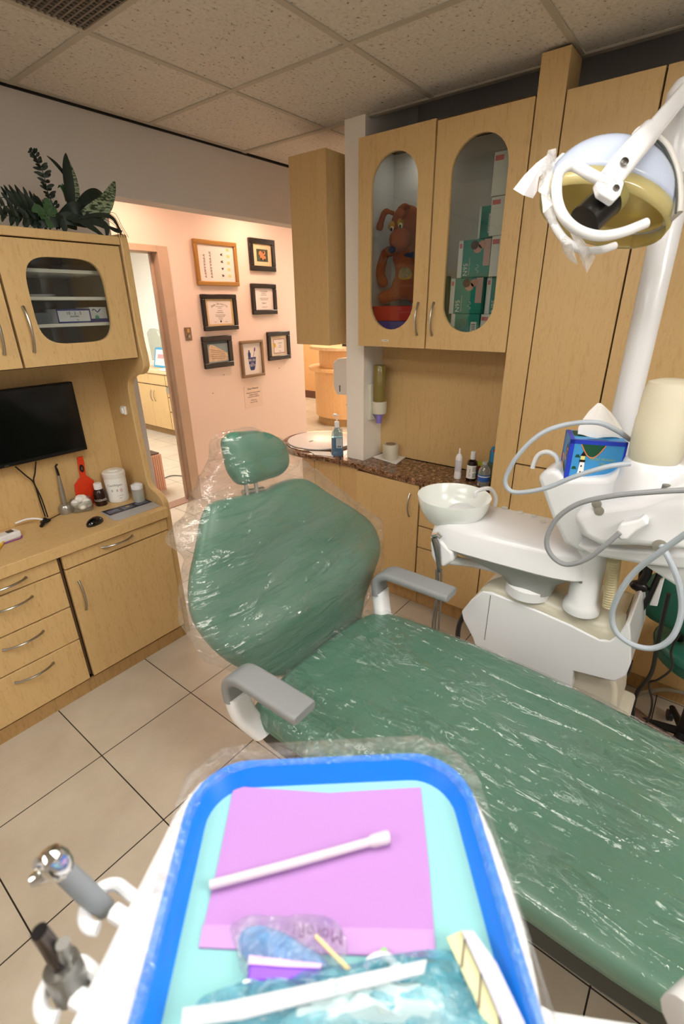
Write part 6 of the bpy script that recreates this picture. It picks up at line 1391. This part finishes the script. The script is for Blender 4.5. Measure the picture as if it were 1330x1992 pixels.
for x, y, v in ((779, 439, 2.292), (762, 445, 2.298)):
    blob('eye_patch', DP(x, y - 6, v + .012), (.010, .019, .020), YEL); e = blob('eye', DP(x, y, v), (.007, .010, .012), EYW); 
    q_ = MB(); q_.sphere(DP(x - 1, y + 1, v - .006), (.004, .006, .008)); q_.build('pupil', BLACK, e)
b = MB(); c = DP(788, 535, 2.33); b.sphere(c, (.018, .040, .034), 24, 14); b.build('tummy_rim', YEL, dog)
b = MB(); b.sphere(c + Vector((-.008, -.002, .008)), (.014, .034, .028), 24, 14); b.build('tummy_patch', M('tummy_pattern', '#8c8062', .9, vary=.5, bump=(.1, 60, .001)), dog)
blob('bandana', DP(793, 497, 2.35), (.030, .05, .018), M('cloth_blue', '#1c2450', .9))
b = MB(); b.tube(catmull([DP(868, 540, 2.36), DP(872, 580, 2.35), DP(872, 615, 2.33), DP(876, 640, 2.31)], 5), .022, 12); o = b.build('green_toy', M('plush_green', '#1c5f2c', .9, bump=(.5, 200, .002))); tag(o, 'sliver of a green soft toy at the left edge of the right oval window', 'plush toy')
TEALB = M('carton_teal', '#0f8c7e', .45); CW = M('carton_white', '#e6e6e2', .5)
def maskbox(y1, y0, z0, z1, x, kind, label, dep=.12):
    """kind: 't' teal face with white strip and picture, 'w' white end, 'b' teal back with barcode"""
    q_ = MB(); q_.box((x, y0, z0), (x + dep, y1, z1)); o_ = q_.build('mask_carton', TEALB if kind != 'w' else CW, None, bevel=.001, seg=1); tag(o_, label, 'carton', None)
    w_ = y1 - y0; h_ = z1 - z0; XX = x - .0004
    def rc(m__, u0, u1, v0, v1, nm, off=0):
        g_ = MB(); g_.add([(XX - off, y1 - w_ * u, z0 + h_ * v) for u, v in ((u0, v0), (u1, v0), (u1, v1), (u0, v1))], [(0, 1, 2, 3)]); return g_.build(nm, m__, o_, smooth=False)
    up = (0, 0, 1); 
    if kind in 'tb': rc(CW, 0, .14, 0, 1, 'white_strip')
    if kind == 't':
        rc(M('print_pinkgrey', '#c7a6a0', .5), .80, 1, .30, 1, 'photo_edge', .0001)
        g_ = MB()
        for cu, cv_, r_ in ((.60, .76, .13), (.74, .86, .12)): g_.add([(XX - .0003, y1 - w_ * (cu + r_ * math.cos(a)), z0 + h_ * (cv_ + r_ * .9 * math.sin(a))) for a in [k * PI / 8 for k in range(16)]], [tuple(range(16))])
        g_.build('portrait_print', M('print_skin', '#c9988a', .5), o_, smooth=False)
        g_ = MB(); g_.add([(XX - .0005, y1 - w_ * (.50 + .12 * math.cos(a)), z0 + h_ * (.86 + .12 * math.sin(a))) for a in [k * PI / 8 for k in range(16)]], [tuple(range(16))]); g_.build('hair_print', M('print_hair', '#3b2420', .6), o_, smooth=False)
        g_ = MB(); put_text(g_, 'N95', .030, Vector((XX - .0002, y1 - w_ * .27, z0 + h_ * .22)), up, (0, 1, 0)); put_text(g_, 'Particulate Respirator', .008, Vector((XX - .0002, y1 - w_ * .38, z0 + h_ * .30)), up, (0, 1, 0)); g_.build('lettering', CW, o_, smooth=False)
        g_ = MB(); g_.tube([Vector((XX - .0008, y1 - w_ * (.64 + .05 * math.sin(k * .9)), z0 + h_ * (.12 + .02 * k))) for k in range(12)], .0010, 5); g_.build('mask_drawing', CW, o_)
    if kind == 'w':
        g_ = MB(); put_text(g_, 'N95', .030, Vector((XX - .0002, y1 - w_ * .60, z0 + h_ * .22)), up, (0, 1, 0)); g_.build('lettering', TEALB, o_, smooth=False)
    if kind in 'tw':
        rc(M('print_pale_red', '#d9797a', .5), .03, .11 if kind == 't' else .25, .80, .92, 'logo_mark', .0002)
    if kind == 'b':
        rc(CW, .72, .92, .15, .75, 'barcode_field', .0001); g_ = MB()
        for k in range(9): g_.add([(XX - .0003, y1 - w_ * u, z0 + h_ * v) for u, v in ((.75, .22 + .055 * k), (.88, .22 + .055 * k), (.88, .245 + .055 * k), (.75, .245 + .055 * k))], [(0, 1, 2, 3)])
        for k in range(7): g_.add([(XX - .0003, y1 - w_ * u, z0 + h_ * v) for u, v in ((.2 + .06 * k, .2), (.215 + .06 * k, .2), (.215 + .06 * k, .85), (.2 + .06 * k, .85))], [(0, 1, 2, 3)])
        g_.build('barcode', INK, o_, smooth=False)
    return o_
maskbox(1.108, .966, SZ0, 1.654, 2.285, 'b', 'teal mask carton with a barcode, lowest behind the right oval glass')
maskbox(.960, .825, SZ0, 1.652, 2.29, 'w', 'white carton end beside the barcode carton, lowest of the right stack')
maskbox(1.120, .962, 1.655, 1.806, 2.28, 't', 'teal N95 mask carton with a portrait, second from the bottom on the left')
maskbox(.955, .80, 1.653, 1.806, 2.31, 't', 'teal mask carton standing beside the lower portrait carton')
maskbox(1.100, .948, 1.808, 1.960, 2.295, 't', 'teal N95 mask carton with a portrait, topmost of the left stack')
maskbox(.942, .80, 1.808, 1.966, 2.285, 'w', 'white N95 carton end level with the upper portrait carton')
maskbox(1.03, .966, 1.967, 2.09, 2.33, 'b', 'plain teal carton standing behind, above the portrait cartons')
o = maskbox(.962, .80, 1.968, 2.113, 2.29, 'w', 'blank looking white carton second from the top at the right')
maskbox(.966, .80, 2.115, 2.270, 2.285, 'w', 'white N95 carton topmost behind the right oval glass')

# ================================================================== PAPER TOWEL BOX, RECEPTION, FAR ROOM
td = thing('towel_dispenser', (2.55, 1.86, 1.18), 'white paper towel dispenser behind the pale column, over the sink', 'towel dispenser')
b = MB(); b.prism([(2.42, 1.766, 1.18), (2.42, 1.93, 1.175), (2.42, 1.955, 1.22), (2.42, 1.955, 1.37), (2.42, 1.92, 1.395), (2.42, 1.766, 1.41)], (.26, 0, 0)); b.build('casing', M('dispenser_white', '#e6e3de', .35), td, bevel=.006, seg=2)
b = MB(); b.box((2.4185, 1.900, 1.195), (2.42, 1.906, 1.235)); b.build('slot', BLACK, td, smooth=False)
rd = thing('reception_desk', (6.1, 4.6, 0), 'curved honey coloured reception desk with a marble top, beyond the opening', 'reception desk')
def disc(cx_, cy_, r, z0, z1, ext=1.05): 
    o_ = [(cx_ + r * math.cos(math.radians(a)), cy_ + r * math.sin(math.radians(a))) for a in range(100, 281, 9)]
    o_ = o_ + [(cx_ + ext, cy_ - r), (cx_ + ext, cy_ + r)]; q_ = MB(); q_.prism([(x, y, z0) for x, y in o_], (0, 0, z1 - z0)); return q_
disc(6.10, 4.6, .50, 0, .12).build('plinth', WOODD, rd, ang=20); disc(6.10, 4.6, .54, .12, .80).build('lower_front', WOODO, rd, ang=20)
disc(6.10, 4.6, .63, .80, .84).build('ledge', WOODO, rd, ang=20); disc(6.15, 4.6, .50, .84, 1.10).build('upper_front', WOODO, rd, ang=20)
disc(6.10, 4.6, .60, 1.10, 1.14).build('marble_top', M('marble_top', '#dcb890', .2, vary=.15, bump=(.01, 12)), rd, ang=20)
b = MB(); b.box((5.85, 4.35, 1.141), (6.05, 4.55, 1.175)); o = b.build('black_tray', BLACK, None, bevel=.003); tag(o, 'black box on the reception desk top', 'box')
b = MB(); b.box((5.95, 4.15, 1.141), (6.25, 4.34, 1.168)); o = b.build('tissue_pack', M('pack_blue', '#8fa6c8', .5, vary=.4, bump=(.01, 30)), None, bevel=.003); tag(o, 'pale blue patterned pack on the reception desk top', 'pack')
w = MB(); w.box((7.25, 4.9, .14), (7.35, 6.9, CE)); w.box((7.24, 5.78, .14), (7.25, 5.80, CE)); struct('wall_wood_panel', w, WOODO, smooth=False)
w = MB(); w.box((7.235, 4.9, 0), (7.35, 6.9, .14)); struct('baseboard_far', w, M('skirting_brown', '#6e4a3a', .5), smooth=False)
b = MB()
for i in range(9):
    a = i * 2.2; c = Vector((4.3, 3.05, .35)); 
    leaf(b, [c, c + Vector((.07 * math.cos(a), .07 * math.sin(a), .22 + .02 * (i % 3))), c + Vector((.20 * math.cos(a), .20 * math.sin(a), .30 + .05 * (i % 4)))], .03, n=4)
rp = thing('potted_plant', (4.3, 3.05, 0), 'potted plant in reception, a few leaves showing left of the column', 'plant'); b.build('foliage', LEAFG, rp, ang=80)
b = MB(); b.lathe([(.08, 0), (.11, .25), (.115, .36), (.10, .36), (.09, .32), (0, .32)], Vector((4.3, 3.05, 0)), n=24); b.build('pot', M('pot_brown', '#5a4638', .5), rp)

# the room beyond the doorway
R2 = mapper('R', 3.80)
r2 = thing('vanity_cabinet', (4.0, 6.0, 0), 'maple sink cabinet seen through the doorway', 'cabinet')
b = MB(); b.box((3.80, 5.0, .09), (4.199, 6.85, .86)); b.build('body', CARC, r2, smooth=False)
b = MB(); b.box((3.84, 5.0, 0), (3.87, 6.85, .089)); b.build('plinth', WOODD, r2, smooth=False)
b = MB(); b.box((3.765, 5.0, .861), (4.199, 6.85, .90)); b.build('worktop', M('worktop_tan', '#d8be92', .4), r2, bevel=.004)
for u0, u1, v0, v1, hn in ((-6.84, -6.40, .10, .70, None), (-6.40, -6.00, .10, .70, 'pair'), (-6.40, -6.0, .71, .855, None), (-6.84, -6.4, .71, .855, None)):
    dd_ = door(R2, u0, u1, v0, v1, r2)
arch_handle(R2, -6.38, .55, .018, .15, True, r2, name='handle'); arch_handle(R2, -6.30, .55, .018, .15, True, r2, name='handle')
for v0, v1 in ((.71, .855), (.56, .70), (.36, .55), (.10, .35)): door(R2, -5.99, -5.60, v0, v1, r2, name='drawer')
for v0, v1 in ((.10, .855),): door(R2, -5.59, -5.05, v0, v1, r2, name='door')
b = MB(); b.box((3.77, 5.93, .62), (3.782, 5.99, .70)); b.build('latch', CHROME, r2, bevel=.002)
b = MB(); b.lathe([(0, .01), (.15, .012), (.185, .016), (.19, .006), (.17, 0)], Vector((3.98, 6.05, .90)), n=36); o = b.build('wash_basin', M('basin_white', '#f4f4f2', .2)); tag(o, 'white basin rim on the counter beyond the doorway', 'basin')
b = MB(); b.tube(catmull([Vector((4.14, 5.95, .90)), Vector((4.14, 5.95, 1.02)), Vector((4.12, 5.97, 1.04)), Vector((4.08, 5.98, 1.0))], 5), .013, 10); o = b.build('tap', BRIGHT); tag(o, 'chrome tap over the white basin beyond the doorway', 'tap')
t = thing('picture_card', (4.02, 6.45, .90), 'blue bordered card with a pink teeth picture, standing behind the basin', 'card')
K0, K1 = at(292, 716, X=4.05), at(325, 712, X=4.05); kz = .905; kt = .905 + .20
b = MB(); kp = [Vector((4.03, 6.62, kz)), Vector((4.03, 6.22, kz)), Vector((4.10, 6.22, kt + .06)), Vector((4.10, 6.62, kt + .06))]; b.prism(kp, (.01, 0, 0)); b.build('board', M('card_blue', '#3f9fd2', .5), t, smooth=False)
def bil(u, v, off): return kp[0].lerp(kp[1], u).lerp(kp[3].lerp(kp[2], u), v) + Vector((-off, 0, 0))
b = MB(); b.add([bil(u, v, .001) for u, v in ((.07, .10), (.93, .10), (.93, .90), (.07, .90))], [(0, 1, 2, 3)]); b.build('sheet', PAPER, t, smooth=False)
b = MB()
for i in range(7): b.add([bil(.20 + .095 * i + u, .45 + v, .002) for u, v in ((0, 0), (.08, 0), (.08, .22), (0, .22))], [(0, 1, 2, 3)])
b.build('teeth_print', M('print_gum', '#e08f92', .5), t, smooth=False)
b = MB(); b.prism([(4.12, 6.79, .98), (4.12, 6.52, .98), (4.12, 6.49, 1.30), (4.12, 6.55, 1.40), (4.12, 6.73, 1.42), (4.12, 6.82, 1.36)], (.075, 0, 0)); o = b.build('towel_box', M('towel_box_grey', '#b9c0b4', .25, .3), None, bevel=.01, seg=3); tag(o, 'grey mirrored towel box on the wall beyond the doorway', 'towel box')
hs_ = thing('floor_heater', (2.3, 4.4, 0), 'peach ribbed box with a dark slotted top on the floor past the doorway', 'heater')
b = MB(); b.box((1.9, 4.22, 0), (2.49, 4.42, .37))
for i in range(22): b.box((2.0 + i * .022, 4.214, .01), (2.011 + i * .022, 4.22, .36))
b.build('casing', M('heater_peach', '#d9a98e', .5), hs_, smooth=False)
b = MB()
for i in range(6): b.box((2.2, 4.235 + i * .03, .371), (2.48, 4.248 + i * .03, .385))
b.build('slots', M('slot_brown', '#5c4a3c', .5), hs_, smooth=False)
hose('cable', [at(x, y, Z=.006) for x, y in ((318, 931), (330, 926), (345, 925), (368, 928))], .006, M('cable_grey', '#6b6a63', .5), 'grey cable lying on the tiles past the doorway', 'cable')

# ================================================================== STOOL, FOOT CONTROL, CABLES AT THE RIGHT EDGE
so_ = thing('stool', (1.95, -.21, 0), 'dark green padded stool with a backrest at the right edge, behind the white unit', 'stool')
T_ = frame(Vector((1.95, -.21, .50)), Vector((1, 0, 0)), Vector((0, 1, 0)))
pad([(.20 * math.cos(a), .19 * math.sin(a)) for a in [i * PI / 18 for i in range(36)]], .045, .05, T_, rings=8, p=5).build('seat', DGREEN, so_, ang=70)
b = MB(); b.tube([Vector((1.95 + .201 * math.cos(a), -.21 + .191 * math.sin(a), .505)) for a in [i * PI / 18 for i in range(37)]], .003, 6, caps=False); b.build('seat_piping', M('piping_green', '#163f33', .5), so_)
T_ = frame(Vector((1.86, -.09, .70)), Vector((.35, 1, 0)), Vector((.0, 0, 1)))
pad(rrect(.30, .20, .07, 6), .035, .035, T_, rings=7, p=4).build('backrest', DGREEN, so_, ang=70)
b = MB(); b.tube(catmull([Vector((1.97, -.12, .45)), Vector((1.90, -.10, .52)), Vector((1.90, -.085, .62)), Vector((1.885, -.085, .72))], 5), .016, 8); b.build('back_support', BLACK, so_)
b = MB(); b.lathe([(.028, .05), (.028, .30), (.018, .30), (.018, .46)], Vector((1.95, -.21, 0)), n=20); b.build('gas_lift', BLACK, so_)
for i in range(5):
    a = i * 2 * PI / 5 + .3; e = Vector((1.95 + .17 * math.cos(a), -.21 + .17 * math.sin(a), .07)); b = MB(); b.tube([Vector((1.95, -.21, .10)), e], [.018, .012], 8); lg = b.build('leg', BLACK, so_)
    b = MB(); b.lathe([(.010, -.010), (.025, -.008), (.025, .008), (.010, .010)], e - Vector((0, 0, .044)), (-math.sin(a), math.cos(a), 0), n=18); b.build('caster', BLACK, lg)
fc = thing('foot_control', at(1250, 1430, Z=.05), 'brown metallic foot control on the floor behind the chair, among black cables', 'foot control')
f0, f1 = at(1208, 1380, Z=.05), at(1330, 1480, Z=.05); f0.z = f1.z = .0
dF = (f1 - f0).normalized(); sF = Vector((-dF.y, dF.x, 0)); LF = (f1 - f0).length
rows_ = []
for t, k in ((0, .3), (.03, .75), (.12, 1), (.8, 1), (.95, .8), (1, .3)):
    rows_.append([f0 + dF * LF * t + sF * .075 * k * math.cos(a) + Vector((0, 0, .002 + .085 * k * max(0, math.sin(a)) ** .8)) for a in [PI * j / 16 for j in range(17)]])
hull(rows_, 'cover', M('cover_bronze', '#8d7165', .22, .45), fc, ang=50)
b = MB(); b.tube([f0 + dF * .02 + Vector((0, 0, .09)) - sF * .02, f1 + Vector((0, 0, .09)) - sF * .02], .003, 6); b.build('trim_line', CHROME, fc)
b = MB(); c = at(1195, 1392, Z=.05); b.box((c.x - .03, c.y - .03, 0), (c.x + .03, c.y + .03, .06)); o = b.build('plug_block', BLACK, None, bevel=.004); tag(o, 'black block on the floor at the foot of the white unit', 'power block')
BC = M('cable_black', '#121112', .45)
for pts, r, lb_ in ((((1250, 1085, 1.75), (1242, 1140, 1.75), (1230, 1200, 1.76), (1222, 1245, 1.78), (1215, 1290, 1.80)), .006, 'black cable hanging behind the white unit, left of the pair by the stool'),
                    (((1282, 1115, 1.72), (1262, 1160, 1.72), (1240, 1200, 1.74), (1224, 1238, 1.78), (1205, 1290, 1.8)), .0085, 'thicker black cable hanging beside the stool, right of the pair'),
                    (((1300, 1155, 1.66), (1285, 1220, 1.68), (1276, 1265, 1.70), (1266, 1310, 1.74), (1240, 1345, 1.80), (1232, 1370, 1.82), (1228, 1400, 1.84), (1210, 1412, 1.86)), .007, 'black cable running down in front of the green stool to the foot control'),
                    (((1322, 1230, 1.62), (1305, 1265, 1.64), (1306, 1300, 1.68), (1280, 1322, 1.74), (1262, 1330, 1.78), (1268, 1365, 1.82), (1262, 1395, 1.84), (1244, 1425, 1.86)), .004, 'thin black cable kinking over the foot control'),
                    (((1227, 1285, 1.73), (1218, 1312, 1.75), (1198, 1335, 1.78), (1200, 1370, 1.84), (1200, 1395, 1.88)), .007, 'black cable curling under the right corner of the white unit')):
    hose('cable', [at(x, y, X=v) for x, y, v in pts], r, BC, lb_, 'cable')
hose('cable', [at(x, y, Z=z) for x, y, z in ((1345, 1352, .10), (1300, 1342, .12), (1262, 1345, .13), (1232, 1358, .12), (1218, 1385, .08), (1216, 1410, .03), (1226, 1430, .02))], .008, M('cable_taupe', '#8a8474', .4), 'taupe hose arching over the foot control', 'hose')
b = MB(); c = at(1243, 1140, X=1.72); b.sphere(c, (.020, .030, .020)); b.tube([c, at(1258, 1118, X=1.72), at(1262, 1100, X=1.72)], [.016, .014, .014], 10); o = b.build('cable_clamp', BLACK); tag(o, 'black clamp holding cables behind the white unit', 'clamp')
b = MB(); c = at(1318, 1330, Z=.03); b.tube([c + Vector((.02, .06, 0)), c, c + Vector((0, -.08, 0))], [.014, .018, .018], 12); o = b.build('white_canister', WHITEP); tag(o, 'small white canister lying on the floor under the stool', 'canister')
b = MB(); b.prism([at(x, y, X=1.80) for x, y in ((1283, 1130), (1292, 1125), (1278, 1180), (1262, 1178))], (.02, 0, 0)); o = b.build('white_bracket', WHITEP, None, bevel=.003); tag(o, 'white bracket beside the stool backrest', 'bracket')

# puck lamp added under the oval door cabinet's top to brighten its lining
t = thing('added_puck_light', (2.36, 1.40, 2.389), 'small round lamp added under the cabinet top to brighten the space behind the left oval glass', 'lamp')
b = MB(); b.lathe([(.030, 2.376), (.034, 2.380), (.034, 2.389)], Vector((2.38, 1.40, 0)), n=24); b.build('housing', CHROME, t)
b = MB(); b.lathe([(0, 2.374), (.028, 2.374), (.028, 2.3755), (0, 2.3755)], Vector((2.38, 1.40, 0)), n=24); b.build('lens', M('added_puck_lens', '#ffffff', .5, emit=25, ecol='#fff6ea'), t, smooth=False)
